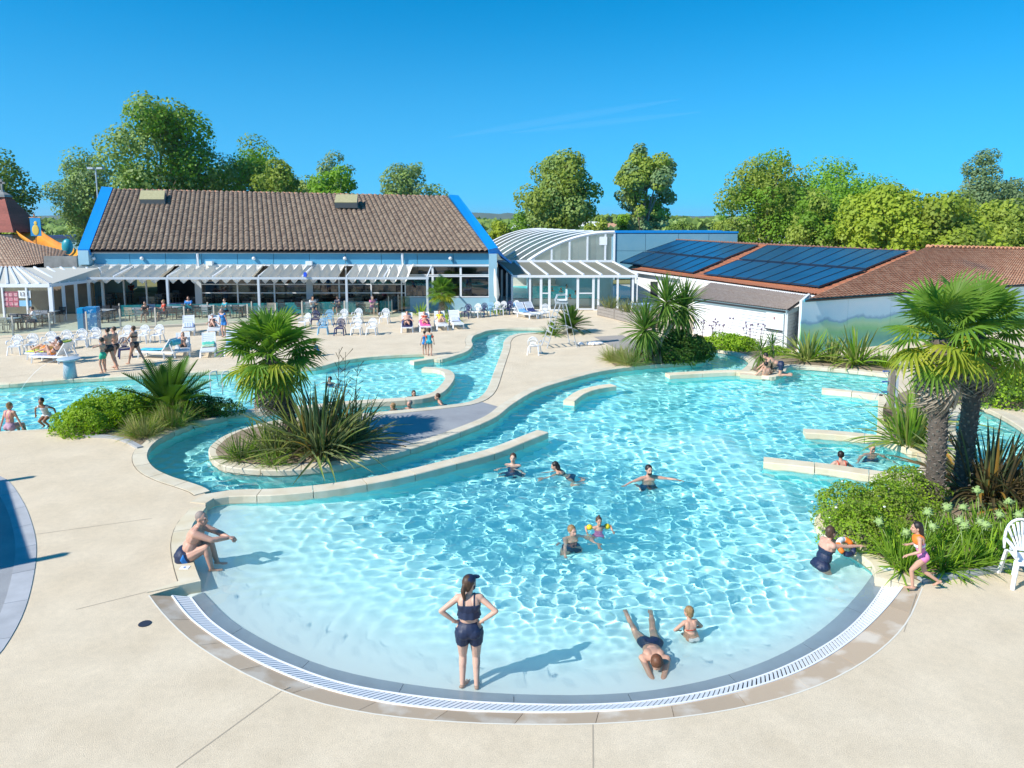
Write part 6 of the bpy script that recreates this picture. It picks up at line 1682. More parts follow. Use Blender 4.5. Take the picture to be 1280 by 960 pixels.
nz = N.new('ShaderNodeTexNoise'); nz.inputs['Scale'].default_value = .8; nz.inputs['Detail'].default_value = 4; L.new(g.outputs['Position'], nz.inputs['Vector'])
ma = N.new('ShaderNodeMath'); ma.operation = 'MULTIPLY_ADD'; ma.inputs[1].default_value = .9; L.new(nz.outputs[0], ma.inputs[0]); L.new(sx.outputs[2], ma.inputs[2])
mr = N.new('ShaderNodeMapRange'); mr.inputs[1].default_value = .8; mr.inputs[2].default_value = 3.3; L.new(ma.outputs[0], mr.inputs[0])
cr = N.new('ShaderNodeValToRGB'); L.new(mr.outputs[0], cr.inputs[0]); e = cr.color_ramp.elements
e[0].position = 0; e[0].color = (.16, .45, .34, 1); e[1].position = 1; e[1].color = (.72, .88, .92, 1)
for p, c in ((.22, (.32, .66, .28, 1)), (.34, (.55, .78, .42, 1)), (.44, (.42, .74, .55, 1)), (.47, (.30, .50, .62, 1)), (.53, (.66, .86, .92, 1)), (.75, (.86, .93, .94, 1))): q = e.new(p); q.color = c
L.new(cr.outputs[0], N['Principled BSDF'].inputs['Base Color'])
wl_ = (MR - ML); wl_.z = 0; wl_.normalize(); nw = Vector((-wl_.y, wl_.x, 0)); npn = 6
for k in range(npn):
    a = ML.lerp(MR, k / npn) + nw * .3; c = ML.lerp(MR, (k + .995) / npn) + nw * .3; b = MB(); b.beam(ms_((a.x, a.y, 1.27)), ms_((c.x, c.y, 1.27)), .12, 2.54); b.build('mural_panel', M_mur, mb_)
b = MB(); b.beam(ms_(ML) + nw * .12 - Vector((0, 0, .06)), ms_(MR) + nw * .12 - Vector((0, 0, .06)), .05, .14); b.build('eave_board', mat('turquoise eave board', (.10, .42, .52), .6), mb_)
b = MB(); q = ML + nw * .3; b.beam(ms_((q.x, q.y, 1.27)), ms_((q.x + 4.2, q.y + 8, 1.27)), .12, 2.5); b.build('side_wall', M_whitew, mb_)

# far houses, sheds and cars seen between the trees
def far_box(label, x0, x1, y0, Y, m, roof, cat='house', d=8, name='far_house'):
    q0, q1 = aty(x0, y0, Y), aty(x1, y0, Y); w = q1.x - q0.x; h = q0.z; o = empty(name, ((q0.x + q1.x) / 2, Y + d / 2, 0), 0, label, cat)
    b = MB(); b.box((0, 0, h * .36), (w, d, h * .72)); wl2 = b.build('wall', m, o)
    b = MB(); b.add([(-w / 2 - .3, -d / 2 - .3, h * .7), (w / 2 + .3, -d / 2 - .3, h * .7), (w / 2 + .3, d / 2 + .3, h * .7), (-w / 2 - .3, d / 2 + .3, h * .7), (-w / 2, 0, h), (w / 2, 0, h)], [(0, 1, 5, 4), (1, 2, 5), (2, 3, 4, 5), (3, 0, 4), (3, 2, 1, 0)]); b.build('roof', roof, o)
    for k in range(3): b = MB(); b.box((-w * .33 + k * w * .33, -d / 2 - .03, h * .38), (w * .12, .06, h * .3)); b.build('window', M_dark, o)
far_box('small white house far off between the two round-headed trees', 727, 757, 277, 230, M_whitew, M_whitew)
far_box('second white far house with a dark gap, left of the right round-headed tree', 760, 772, 279, 235, M_whitew, M_tiler)
far_box('long low white building far off left of the round-headed trees', 640, 672, 281, 240, M_whitew, M_whitew, 'building')
far_box('grey shed roof behind the trees above the solar roof', 968, 1006, 294, 96, M_galv, M_galv, 'shed', name='far_shed')
far_box('low grey roof at the far right behind the yellow tree', 1262, 1310, 300, 74, M_galv, mat('slate roof', (.2, .24, .28), .7), 'shed', name='far_shed')
# hills and wooded horizon
def hills(name, Y, amp, z0, m, seed, y1=700):
    r_ = np.random.RandomState(seed); xs = np.linspace(-Y * 1.1, Y * 1.1, 160); z = z0 + amp * (.5 * np.sin(xs / (Y * .21) + seed) + .3 * np.sin(xs / (Y * .08) + 2) + .15 * np.sin(xs / (Y * .021)) + .12 * r_.randn(160))
    z = np.maximum(z, 2); b = MB(); b.smooth = True; P = []
    for x, h in zip(xs, z): P += [(x, Y, -1), (x, Y + y1 * .15, h * .8), (x, Y + y1 * .4, h), (x, Y + y1, h * .5)]
    b.add(P, [(i * 4 + j, i * 4 + 4 + j, i * 4 + 5 + j, i * 4 + 1 + j) for i in range(159) for j in range(3)]); b.build(name, m, kind='structure')
hills('hills', 2600, 14, 30, mat('wooded hill', (.05, .085, .045), .95, c2=(.09, .12, .05), scale=.02, detail=8), 3, 1200)
hills('hills', 1300, 5, 9, mat('nearer woodland', (.05, .08, .03), .95, c2=(.13, .15, .06), scale=.03, detail=8), 6, 500)
# treeline masses of the plain
rs2 = np.random.RandomState(4)
def treeline(Y, n, x0, x1, hh_, m, seed):
    r_ = np.random.RandomState(seed); V = []
    k = n; X = r_.uniform(x0, x1, k); hp2 = hh_ * (.45 + .55 * np.abs(np.sin(X / (hh_ * 4.2) + seed)) * (.6 + .4 * np.sin(X / (hh_ * 13))))
    Z = r_.rand(k) ** .7 * hp2; P = np.stack([X, Y + r_.uniform(-hh_, hh_, k), Z], 1)
    nrm = r_.randn(k, 3) + np.array([-.3, -1, .8]); nrm /= np.linalg.norm(nrm, axis=1)[:, None]; t = np.cross(nrm, r_.randn(k, 3)); t /= np.linalg.norm(t, axis=1)[:, None]; u = np.cross(nrm, t)
    sz = (hh_ * .22) * (.6 + .8 * r_.rand(k))[:, None]; V = np.stack([P - t * sz, P + u * sz, P + t * sz, P - u * sz], 1).reshape(-1, 3)
    o = bpy.data.objects.new('treeline', np_mesh('treeline', V, np.arange(4 * k).reshape(k, 4), m)); link(o); tag(o, kind='stuff')
treeline(150, 9000, -190, 190, 5.0, T_gr, 1); treeline(260, 9000, -300, 300, 7.0, T_pop, 2); treeline(480, 9000, -560, 560, 10, T_dark, 3); treeline(120, 3500, -30, 70, 3.2, T_ol, 5)
# ================================================================== FURNITURE
M_navyp = mat('navy plastic', (.03, .035, .12), .4); M_lblue = mat('light blue plastic', (.22, .45, .62), .4); M_greyp = mat('dark grey rattan', (.05, .05, .055), .6)
def make_chair(m):
    """stackable resin garden chair with a fan back, faces -y"""
    P = {}
    b = MB(); b.smooth = False
    V = []; n = 6
    for i in range(n + 1):
        for j in range(n + 1):
            x = (-.22 + .44 * i / n); y = -.22 + .42 * j / n; V.append((x * (1.06 - .12 * j / n), y, .42 - .018 * math.sin(math.pi * i / n) - (.03 if j == 0 else 0)))
    b.add(V, [(i * 7 + j, (i + 1) * 7 + j, (i + 1) * 7 + j + 1, i * 7 + j + 1) for i in range(n) for j in range(n)]); b.box((0, -.22, .395), (.47, .02, .05))
    P['seat'] = [b.mesh('seat', m)]
    b = MB(); b.smooth = True; rim = []
    for k in range(13):
        a = math.pi * k / 12; rim.append((-.255 * math.cos(a) * (1 if 2 < k < 10 else 1.0), .20 + .14 * (math.sin(a)), .44 + .43 * math.sin(a) ** .75))
    b.tube(rim, .02, 6)
    for k in range(7):
        t = -1 + 2 * k / 6; a = math.pi * (.5 - t * .34); top = (t * .19, .32 - .03 * abs(t), .84 - .10 * t * t); bot = (t * .07, .20, .43); mid_ = Vector(bot).lerp(Vector(top), .55); w = .017
        b.beam(bot, mid_, w * 1.6, .012, up=Vector((0, 1, 0))); b.beam(mid_, top, w * 2.2, .012, up=Vector((0, 1, 0)))
    b.box((0, .205, .45), (.36, .02, .05)); P['backrest'] = [b.mesh('backrest', m)]
    P['armrest'] = []
    for s_ in (-1, 1):
        b = MB(); b.smooth = True; b.tube([(s_ * .255, .22, .60), (s_ * .285, .08, .635), (s_ * .29, -.12, .64), (s_ * .275, -.24, .60), (s_ * .26, -.26, .50)], [.018, .026, .03, .024, .02], 6); P['armrest'].append(b.mesh('armrest', m))
    P['leg'] = []
    for sx_, sy_ in ((-1, -1), (1, -1), (-1, 1), (1, 1)):
        b = MB(); b.beam((sx_ * .22, sy_ * .19, .42), (sx_ * .27, sy_ * .25 + (.03 if sy_ > 0 else 0), 0), .05, .035); b.beam((sx_ * .22, sy_ * .19, .42), (sx_ * .25, sy_ * .215, .2), .075, .02); P['leg'].append(b.mesh('leg', m))
    return P
CH = {'white': make_chair(M_white), 'navy': make_chair(M_navyp), 'blue': make_chair(M_lblue)}
def chair(kind, x, y, rz, label, group='resin chairs on the far deck', tilt=None):
    p = at(x, y); o = empty('garden_chair', (p.x, p.y, 0), rz, label, 'chair', group)
    for nm, ms2 in CH[kind].items():
        for me in ms2: inst(nm, me, o)
    if tilt: o.rotation_euler = (tilt[0], tilt[1], rz); o.location.z = tilt[2]
    return o
cl = [('white', 20, 443, .25, 'leftmost white resin chair of the row behind the striped lounger'), ('white', 40, 441, .35, 'white resin chair, second from the left end of the row'), ('white', 63, 438, .3, 'white resin chair directly behind the sunbathing couple'),
      ('white', 83, 436, .35, 'white resin chair behind the heads of the sunbathing couple'), ('white', 102, 434, .35, 'white resin chair in front of the blue drinks cabinet'), ('white', 119, 432, .3, 'white resin chair half hidden by the standing men'),
      ('white', 158, 429, .1, 'white resin chair behind the walking woman'), ('white', 179, 428.5, .05, 'second white resin chair right of the walking woman'), ('white', 197, 428, 0, 'rightmost white resin chair of the left row, below the blue lounger'),
      ('navy', 157, 447, .6, 'navy resin chair standing alone in front of the row by the walking woman'),
      ('white', 381, 411, -.5, 'white resin chair right behind the island palm crown'), ('navy', 394, 407, .1, 'navy resin chair at the left end of the middle back row'), ('blue', 411, 406, .0, 'light blue resin chair in the middle back row'), ('white', 429, 405, -.05, 'white resin chair next to the light blue one in the back row'), ('white', 447, 404, -.1, 'white resin chair in the back row above the two front white ones'),
      ('white', 481, 404, -.1, 'single white resin chair standing apart left of the loungers'), ('blue', 404, 418, .15, 'light blue resin chair beside the crouching swimmer in the blue shirt'), ('navy', 425, 419, .0, 'navy resin chair in the middle front row'), ('white', 446, 418.5, -.05, 'left one of two white resin chairs in the front row'), ('white', 465, 418.5, -.05, 'right one of two white resin chairs in the front row'),
      ('navy', 583, 397.5, -.4, 'navy resin chair right of the white lounger'), ('white', 595, 397, -.45, 'white resin chair right of the navy one at the terrace end'), ('navy', 603, 396, -.45, 'second navy resin chair of the slanting row'), ('blue', 611, 395, -.5, 'pale blue resin chair in the slanting row'), ('white', 619, 394, -.5, 'white resin chair in the middle of the slanting row'), ('white', 627, 393.5, -.5, 'white resin chair next to the middle one of the slanting row'), ('navy', 635, 393, -.5, 'navy resin chair before the glass lean-to corner'),
      ('white', 643, 392.5, -.5, 'white resin chair at the glass lean-to corner'), ('white', 682, 397.5, .05, 'white resin chair left of the lifeguard chair, in front of the glass'), ('white', 668, 443, R(165), 'white resin chair with its back to us standing alone beside the lifeguard chair')]
for k, (kd, x, y, rz, lab) in enumerate(cl): chair(kd, x, y, rz, lab)
o = chair('white', 1283, 730, R(-15), 'large white resin chair cut by the right picture edge beside the agapanthus', 'resin chairs on the far deck'); o['group'] = ''; del o['group']; o.scale = (1.15, 1.15, 1.15)
for x, y, rz, lab, t in ((563, 386, .9, 'white resin chair leaning forward on the terrace beside the small palm', (.5, 0, .05)), (577, 384, 2.4, 'white resin chair with its back turned on the terrace', None), (590, 386, 1.3, 'white resin chair tipped back on the terrace near the furled parasol', (-.35, 0, .02))):
    chair('white', x, y, rz, lab, 'white chairs left on the terrace end', t)

def make_lounger(m, fm):
    P = {}
    b = MB()
    for s_ in (-1, 1): b.beam((s_ * .29, -.95, .30), (s_ * .29, .95, .30), .06, .07)
    b.beam((-.29, -.95, .30), (.29, -.95, .30), .06, .06); b.beam((-.29, .95, .30), (.29, .95, .30), .06, .06); P['frame'] = [b.mesh('frame', fm)]
    P['leg'] = []
    for sx_, sy_ in ((-1, -.8), (1, -.8), (-1, .45), (1, .45)): b = MB(); b.beam((sx_ * .29, sy_, .29), (sx_ * .31, sy_ * 1.05, 0), .07, .05); P['leg'].append(b.mesh('leg', fm))
    P['slat'] = []
    for k in range(9): b = MB(); b.box((0, -.88 + k * .14, .335), (.56, .105, .02)); P['slat'].append(b.mesh('slat', m))
    P['backrest'] = []; b = MB(); a0, a1 = Vector((0, .35, .34)), Vector((0, .78, .92))
    for k in range(7): p = a0.lerp(a1, (k + .5) / 7); b.beam(p - Vector((.27, 0, 0)), p + Vector((.27, 0, 0)), .02, .085, up=(a1 - a0).normalized())
    for s_ in (-1, 1): b.beam(a0 + Vector((s_ * .28, 0, 0)), a1 + Vector((s_ * .28, 0, 0)), .04, .04)
    b.beam((-.27, .75, .70), (-.27, .9, .3), .03, .03); b.beam((.27, .75, .70), (.27, .9, .3), .03, .03); P['backrest'] = [b.mesh('backrest', fm)]
    return P
LG = {'white': make_lounger(M_white, M_white), 'striped': make_lounger(mat('blue white lounger slats', (.12, .18, .45), .5, c2=(.8, .8, .85), scale=14), M_white), 'dark': make_lounger(M_navyp, M_white)}
def lounger(kind, x, y, rz, label, towel=None, tlabel=None, full=True, z=0.0):
    p = at(x, y); o = empty('sun_lounger', (p.x, p.y, z), rz, label, 'sun lounger', 'sun loungers on the far deck')
    for nm, ms2 in LG[kind].items():
        for me in ms2: inst(nm, me, o)
    if towel:
        b = MB(); b.smooth = True; P = []; path = [(.75, .92, .60), (.72, .93, .86), (.3, .36, .40), (.2, -.2, .365), (.1, -.88, .365), (0, -.97, .25)] if full else [(.75, .92, .60), (.72, .93, .88), (.3, .55, .56), (0, .34, .38), (0, .0, .365), (0, -.1, .365)]
        for i, q in enumerate(path):
            for j in range(7): P.append((-.29 + .58 * j / 6, q[1], q[2] + .012 * math.sin(j * 2.3 + i) + .012))
        b.add(P, [(i * 7 + j, i * 7 + j + 1, (i + 1) * 7 + j + 1, (i + 1) * 7 + j) for i in range(5) for j in range(6)])
        t = b.build('beach_towel', towel); t.location = o.location; t.rotation_euler = o.rotation_euler; md = t.modifiers.new('s', 'SOLIDIFY'); md.thickness = .015
        tag(t, tlabel, 'towel', 'beach towels on the loungers')
    return o
def stripes(name, c1, c2, sc=6.0, axis=1):
    if name in MATS: return MATS[name]
    m = mat(name, c1, .9); nt = m.node_tree; N = nt.nodes; L = nt.links
    g = N.new('ShaderNodeTexCoord'); s_ = N.new('ShaderNodeSeparateXYZ'); L.new(g.outputs['Object'], s_.inputs[0])
    a = N.new('ShaderNodeMath'); a.operation = 'MULTIPLY'; a.inputs[1].default_value = sc; f = N.new('ShaderNodeMath'); f.operation = 'FRACT'; c = N.new('ShaderNodeMath'); c.operation = 'GREATER_THAN'; c.inputs[1].default_value = .5
    L.new(s_.outputs[axis], a.inputs[0]); L.new(a.outputs[0], f.inputs[0]); L.new(f.outputs[0], c.inputs[0])
    mx = N.new('ShaderNodeMix'); mx.data_type = 'RGBA'; mx.inputs[6].default_value = (*c1, 1); mx.inputs[7].default_value = (*c2, 1); L.new(c.outputs[0], mx.inputs[0]); L.new(mx.outputs[2], N['Principled BSDF'].inputs['Base Color']); return m
T_yel = mat('yellow green towel', (.62, .70, .10), .9); T_bluet = mat('blue turquoise towel', (.02, .28, .62), .9, c2=(.12, .60, .52), scale=3); T_grn = stripes('green beige striped towel', (.10, .50, .38), (.62, .56, .38), 3.0)
T_blu2 = mat('light blue towel', (.10, .36, .75), .9, c2=(.30, .50, .80), scale=4); T_pk = mat('pink towel', (.85, .12, .34), .9); T_nv = mat('navy towel', (.02, .04, .16), .9); T_wh = mat('pale blue white towel', (.62, .66, .80), .9, c2=(.45, .50, .70), scale=12, stretch=(6, 1, 1)); T_bs = stripes('blue white striped towel', (.20, .32, .62), (.80, .80, .82), 12, 0)
lounger('striped', 62, 449, R(-98), 'striped lounger of the sunbathing couple, left of the mushroom fountain', T_yel, 'yellow-green towel under the sunbathing couple')
lounger('striped', 68, 453, R(-98), 'second striped lounger pushed against the couple\'s one')
lounger('white', 199, 447, R(-100), 'white lounger with a blue and turquoise towel, feet towards the walking woman', T_bluet, 'blue and turquoise towel on the lounger near the walking woman')
lounger('white', 229, 443, R(22), 'white lounger with the brown-haired woman curled up on it')
lounger('white', 261, 443, R(20), 'white lounger draped with a green and beige striped towel', T_grn, 'green and beige striped towel hanging over a lounger back', False)
lounger('white', 291, 441, R(18), 'white lounger with a blue towel next to the island palm', T_blu2, 'light blue towel beside the island palm', False)
lounger('white', 236, 417, R(22), 'back-row lounger with a blue and white striped back', T_bs, 'blue and white striped towel on the back-row lounger', False)
lounger('white', 268, 417, R(20), 'back-row lounger under the woman in the sun hat')
lounger('dark', 509, 413, R(8), 'lounger of the man with the navy towel', T_nv, 'navy towel behind the lounging man', False)
lounger('white', 531, 412, R(10), 'lounger with the bright pink towel', T_pk, 'bright pink towel under a sunbathing woman')
lounger('white', 551, 410.5, R(12), 'lounger of the woman in the yellow shirt')
lounger('white', 570, 409, R(14), 'empty lounger with a pale towel right of the woman in yellow', T_wh, 'pale blue towel on the empty lounger', False)
lounger('white', 657, 397, R(35), 'lounger with a sky-blue towel in front of the lean-to', T_blu2, 'sky-blue towel on the lounger before the lean-to', False)
lounger('white', 668, 396, R(35), 'lounger with a dark rolled towel in front of the lean-to', T_nv, 'dark towel on the lounger before the lean-to', False)

# terrace: glass screens
def screen(pts, label, hgt=1.05, tint=None):
    P = px(pts); o = empty('glass_screen', tuple(P[0]), 0, label, 'glass screen', 'glass wind screens of the terrace'); off = P[0]
    for p in P: b = MB(); b.box(p - off + Vector((0, 0, hgt / 2 + .05)), (.07, .07, hgt + .1)); b.build('post', mat('pale wood post', (.55, .50, .42), .6), o)
    for a, c in zip(P, P[1:]):
        b = MB(); b.quad(a - off + Vector((0, 0, .12)), c - off + Vector((0, 0, .12)), c - off + Vector((0, 0, hgt)), a - off + Vector((0, 0, hgt))); b.build('pane', tint or glassmat('screen glass', (.62, .80, .80), base=.3), o)
    return o
screen([(-60, 427), (-20, 424), (17, 421), (63, 417), (109, 415), (151, 411.5)], 'glass wind screen at the left end of the terrace')
screen([(151, 411), (195, 409), (231, 407), (268, 405), (310, 403.5), (345, 402)], 'glass wind screen left of the island palm crown')
screen([(150, 398), (205, 397), (260, 396), (315, 395), (378, 394), (433, 393), (490, 392)], 'long teal glass balustrade along the restaurant front', .85, mat('teal balustrade', (.03, .28, .30), .08, alpha=.72))
screen([(378, 400.5), (431, 398.5), (474, 397.5)], 'glass wind screen behind the middle rows of chairs')
screen([(474, 397.5), (486, 392), (498, 389.5), (534, 388), (552, 393)], 'glass wind screen that turns towards the restaurant')
b = MB(); K = px([(151, 412), (268, 406), (378, 401.5), (474, 398.5)]); 
for a, c in zip(K, K[1:]): b.beam(a + Vector((0, 0, .06)), c + Vector((0, 0, .06)), .25, .14)
b.build('terrace_kerb', mat('beige kerb', (.55, .50, .40), .85), kind='structure')
# terrace and indoor tables with chairs
M_top = mat('grey table top', (.40, .42, .42), .35); 
def make_table():
    P = {}; b = MB(); b.box((0, 0, .73), (1.15, .75, .035)); P['table_top'] = [b.mesh('table_top', M_top)]; P['leg'] = []
    for sx_ in (-1, 1):
        for sy_ in (-1, 1): b = MB(); b.beam((sx_ * .5, sy_ * .32, .71), (sx_ * .52, sy_ * .33, 0), .045, .045); P['leg'].append(b.mesh('leg', M_dark))
    return P
def make_cafe(m):
    P = {}; b = MB(); b.box((0, 0, .45), (.46, .46, .04)); P['seat'] = [b.mesh('seat', m)]; b = MB(); 
    for k in range(4): b.box((0, .22 + k * .012, .58 + k * .09), (.44, .025, .06))
    for s_ in (-1, 1): b.beam((s_ * .22, .21, .45), (s_ * .22, .27, .9), .03, .03); b.beam((s_ * .23, -.2, .66), (s_ * .23, .23, .66), .04, .03); b.beam((s_ * .23, -.2, .45), (s_ * .23, -.2, .66), .03, .03)
    P['backrest'] = [b.mesh('backrest', m)]; P['leg'] = []
    for sx_ in (-1, 1):
        for sy_ in (-1, 1): b = MB(); b.beam((sx_ * .2, sy_ * .2, .44), (sx_ * .22, sy_ * .22, 0), .03, .03); P['leg'].append(b.mesh('leg', m))
    return P
TB = make_table(); CF = {'dark': make_cafe(M_dark), 'grey': make_cafe(M_grey2), 'blue': make_cafe(mat('slate blue frame', (.06, .10, .20), .5)), 'bei': make_cafe(mat('beige wicker', (.38, .32, .24), .8))}
def put_set(name, P, loc, rz, lab, cat, grp):
    o = empty(name, loc, rz, lab, cat, grp)
    for nm, ms2 in P.items():
        for me in ms2: inst(nm, me, o)
    return o
places = ['at the far left before the glass room', 'under the notices of the glass room', 'at the corner post of the glass room', 'beside the blue cabinet', 'behind the standing swimmers', 'before the blue-shirted man', 'right of the blue-shirted man', 'left of the island palm crown', 'behind the island palm crown', 'right of the island palm crown', 'above the navy chair rows', 'above the single white chair', 'behind the lounging man', 'by the terrace palm']
tb = [(10, 414), (38, 409), (60, 404), (130, 402), (176, 400), (215, 398), (258, 396), (295, 396), (350, 393), (385, 392), (430, 391), (458, 392), (505, 384), (545, 383)]
rr = random.Random(12)
for k, (x, y) in enumerate(tb):
    p = at(x, y); z = rr.uniform(-.25, .25); put_set('terrace_table', TB, (p.x, p.y, 0), z, 'grey terrace table ' + places[k], 'table', 'tables on the terrace')
    for j, (dx, dy, a) in enumerate(((-.3, -.62, math.pi), (.3, -.62, math.pi), (-.3, .62, 0), (.3, .62, 0))):
        if rr.random() < .12: continue
        kd = rr.choice(['dark', 'grey', 'blue', 'bei', 'dark']); put_set('terrace_chair', CF[kd], (p.x + dx + rr.uniform(-.08, .08), p.y + dy + rr.uniform(-.1, .1), 0), a + rr.uniform(-.3, .3), {'dark': 'black', 'grey': 'grey', 'blue': 'slate blue', 'bei': 'beige wicker'}[kd] + ' chair ' + ['front left of', 'front right of', 'back left of', 'back right of'][j] + ' the table ' + places[k], 'chair', 'chairs round the terrace tables')
for k in range(12):
    xx = -29 + (k % 6) * 3.6; yy = 50.6 + (k // 6) * 2.7; col = ['leftmost', 'second from the left', 'third from the left', 'fourth from the left', 'fifth from the left', 'rightmost'][k % 6]; row = ['front', 'back'][k // 6]
    put_set('dining_table', TB, (xx, yy, .03), 0, 'dining table inside the restaurant, %s row, %s' % (row, col), 'table', 'dining tables inside the restaurant')
    for j, (dx, dy, a) in enumerate(((-.3, -.6, math.pi), (.3, -.6, math.pi), (0, .6, 0))): put_set('dining_chair', CF[['dark', 'bei', 'grey'][j]], (xx + dx, yy + dy, .03), a, ['black', 'beige wicker', 'grey'][j] + ' dining chair at the %s table of the %s row inside' % (col, row), 'chair', 'dining chairs inside the restaurant')
# blue drinks cabinet
bc = empty('drinks_cabinet', tuple(at(111, 412)), .2, 'blue drinks cabinet with white pattern behind the glass screen', 'cabinet')
b = MB(); b.box((-.3, 0, .63), (.3, .6, 1.26)); b.build('side', mat('cabinet blue', (.0, .30, .58), .4), bc); b = MB(); b.box((.2, .05, .65), (.68, .6, 1.3)); b.build('door', mat('cabinet print', (.0, .20, .48), .4, c2=(.45, .65, .8), scale=7, lo=.55, hi=.62), bc)
# mushroom fountain
mf = empty('mushroom_fountain', tuple(at(88, 473)), 0, 'grey mushroom fountain spilling a thin curtain of water into the left pool', 'fountain')
b = MB(); b.smooth = True; b.lathe([(.25, 0), (.21, .5), (.20, .72)], 14); b.build('stem', mat('fountain grey', (.42, .50, .56), .4), mf)
b = MB(); b.smooth = True; b.lathe([(.20, .70), (.38, .74), (.44, .79), (.38, .82), (.05, .83)], 20); b.build('cap', MATS['fountain grey'], mf)
M_sp = mat('falling water', (.9, .95, .97), .15, alpha=.7); b = MB(); b.smooth = True
P = []; 
for k in range(9):
    a = R(200) + R(22) * k / 8
    for j in range(6): t = j / 5; r_ = .42 + .75 * t; P.append((math.cos(a) * r_, math.sin(a) * r_ - .95 * t, .78 - .95 * t * t))
b.add(P, [(k * 6 + j, k * 6 + j + 1, (k + 1) * 6 + j + 1, (k + 1) * 6 + j) for k in (1, 2, 6) for j in range(5)]); b.build('water_jet', M_sp, mf)
# lifeguard chair
lg = empty('lifeguard_chair', tuple(at(700, 437)), R(-18), 'tall aluminium lifeguard chair with ladder and white seat by the river bend', 'lifeguard chair'); M_al = mat('aluminium', (.62, .63, .64), .35, metal=.4)
o_ = lg.matrix_world; 
topz_ = 2.15
def leg_(a, c, nm='leg'): b = MB(); b.tube([a, c], .035, 8); return b.build(nm, M_al, lg)
lg.rotation_euler.z = 0
A1, A2 = at(677, 432) - lg.location, at(684, 435.5) - lg.location; B1, B2_ = at(712, 431) - lg.location, at(721, 434) - lg.location
T1, T2, T3, T4 = Vector((A1.x + .75, A1.y + .15, topz_)), Vector((A2.x + .62, A2.y + .0, topz_)), Vector((B1.x - .38, B1.y + .1, topz_)), Vector((B2_.x - .55, B2_.y, topz_))
for a, c in ((A1, T1), (A2, T2), (B1, T3), (B2_, T4)): leg_(a, c)
for k in range(7): t = .12 + k * .115; b = MB(); b.beam(A1.lerp(T1, t), A2.lerp(T2, t), .06, .03); b.build('rung', M_al, lg)
for (p, q) in ((A2.lerp(T2, .45), B2_.lerp(T4, .45)), (A1.lerp(T1, .45), B1.lerp(T3, .45)), (B1.lerp(T3, .45), B2_.lerp(T4, .45)), (B1.lerp(T3, .75), B2_.lerp(T4, .75)), (B1.lerp(T3, .12), B2_.lerp(T4, .12))): b = MB(); b.tube([p, q], .028, 6); b.build('brace', M_al, lg)
c_ = (T1 + T2 + T3 + T4) / 4; sx_, sy_ = .62, .55
b = MB(); b.box(c_ + Vector((0, 0, .03)), (sx_, sy_, .05)); b.build('platform', M_al, lg)
b = MB(); b.box(c_ + Vector((.03, 0, .16)), (.45, .45, .05)); b.box(c_ + Vector((.25, 0, .42)), (.06, .45, .5), ); b.build('seat', M_white, lg)
b = MB(); 
for s_ in (-1, 1): b.tube([c_ + Vector((.25, s_ * .27, .42)), c_ + Vector((-.2, s_ * .27, .40)), c_ + Vector((-.32, s_ * .27, .1))], .022, 6)
b.build('armrest', M_al, lg)
# ladder handrail in the left pool
hr_ = empty('pool_handrail', tuple(at(263, 486)), 0, 'thin steel pool handrail seen between the cycad and the island palm', 'handrail')
for s_ in (0, .45): b = MB(); b.smooth = True; b.tube([(s_, 0, -.4), (s_, 0, .55), (s_ + .05, .08, .62), (s_ + .1, .35, .6), (s_ + .1, .5, 0)], .02, 6); b.build('rail', M_galv, hr_)
# rope posts
rp = empty('rope_post', tuple(at(1112, 512)), 0, 'wooden post with blue hooks and thin ropes at the far right of the pool', 'rope post'); rt_ = aty(1112, 462, at(1112, 512).y).z
b = MB(); b.box((0, 0, rt_ / 2), (.16, .16, rt_)); b.build('post', mat('grey brown post', (.30, .25, .20), .9, var=.2, scale=6), rp)
b = MB(); b.box((.16, 0, rt_ / 2 - .1), (.1, .1, rt_ - .2)); b.build('steel_post', M_galv, rp)
for k in range(3):
    z = rt_ * (.96 - k * .26); b = MB(); b.beam((-.3, 0, z), (.02, 0, z), .05, .04); b.build('hook', mat('blue hook', (.05, .12, .4), .4), rp)
    q = at(1060 - k * 8, 470 + 12 * k) - at(1112, 512); b = MB(); b.tube([(-.28, 0, z), Vector((q.x, q.y * .3, z - 1.0)), Vector((q.x * 2, q.y, .05))], .008, 4); b.build('rope', M_galv, rp)
# planters by the lean-to
for k, (x0, x1, y0, y1, lab) in enumerate(((747, 768, 394, 399, 'left wooden planter of the row by the lean-to door'), (768, 789, 399, 404.5, 'middle wooden planter of the row by the lean-to door'), (789, 812, 404.5, 411, 'right wooden planter of the row, next to the cabbage tree'))):
    a, c = at(x0, y0), at(x1, y1); o = empty('wooden_planter', tuple(a), 0, lab, 'planter', 'wooden planters by the lean-to'); d = c - a; dn_ = Vector((-d.y, d.x, 0)).normalized()
    for j in range(3): b = MB(); z = .12 + j * .2; b.beam(d * .02 + Vector((0, 0, z)), d * .98 + Vector((0, 0, z)), .04, .18); b.build('plank', M_wood, o)
    b = MB(); 
    for t in (.02, .98): b.box(d * t + Vector((0, 0, .33)), (.08, .08, .68))
    b.build('corner_post', M_wood, o); b = MB(); b.beam(d * .02 + dn_ * .3 + Vector((0, 0, .3)), d * .98 + dn_ * .3 + Vector((0, 0, .3)), .56, .55); b.build('soil', M_soil, o)
    flax(['leafy oleander in the left planter', 'leafy oleander in the middle planter', 'grey-green shrub in the right planter'][k], tuple(a + d * .5 + dn_ * .3 + Vector((0, 0, .55))), .95, 90, ((G_flaxg, 3), (G_flax, 2), (G_grass, 1)), .8, 200 + k, 'planter_shrub', 'planter shrub', False, .5, base_r=.45, lo=35)
hg = empty('serving_table', tuple(at(800, 394)), .3, 'small table with a blue cloth in front of the white kiosk wall', 'table')
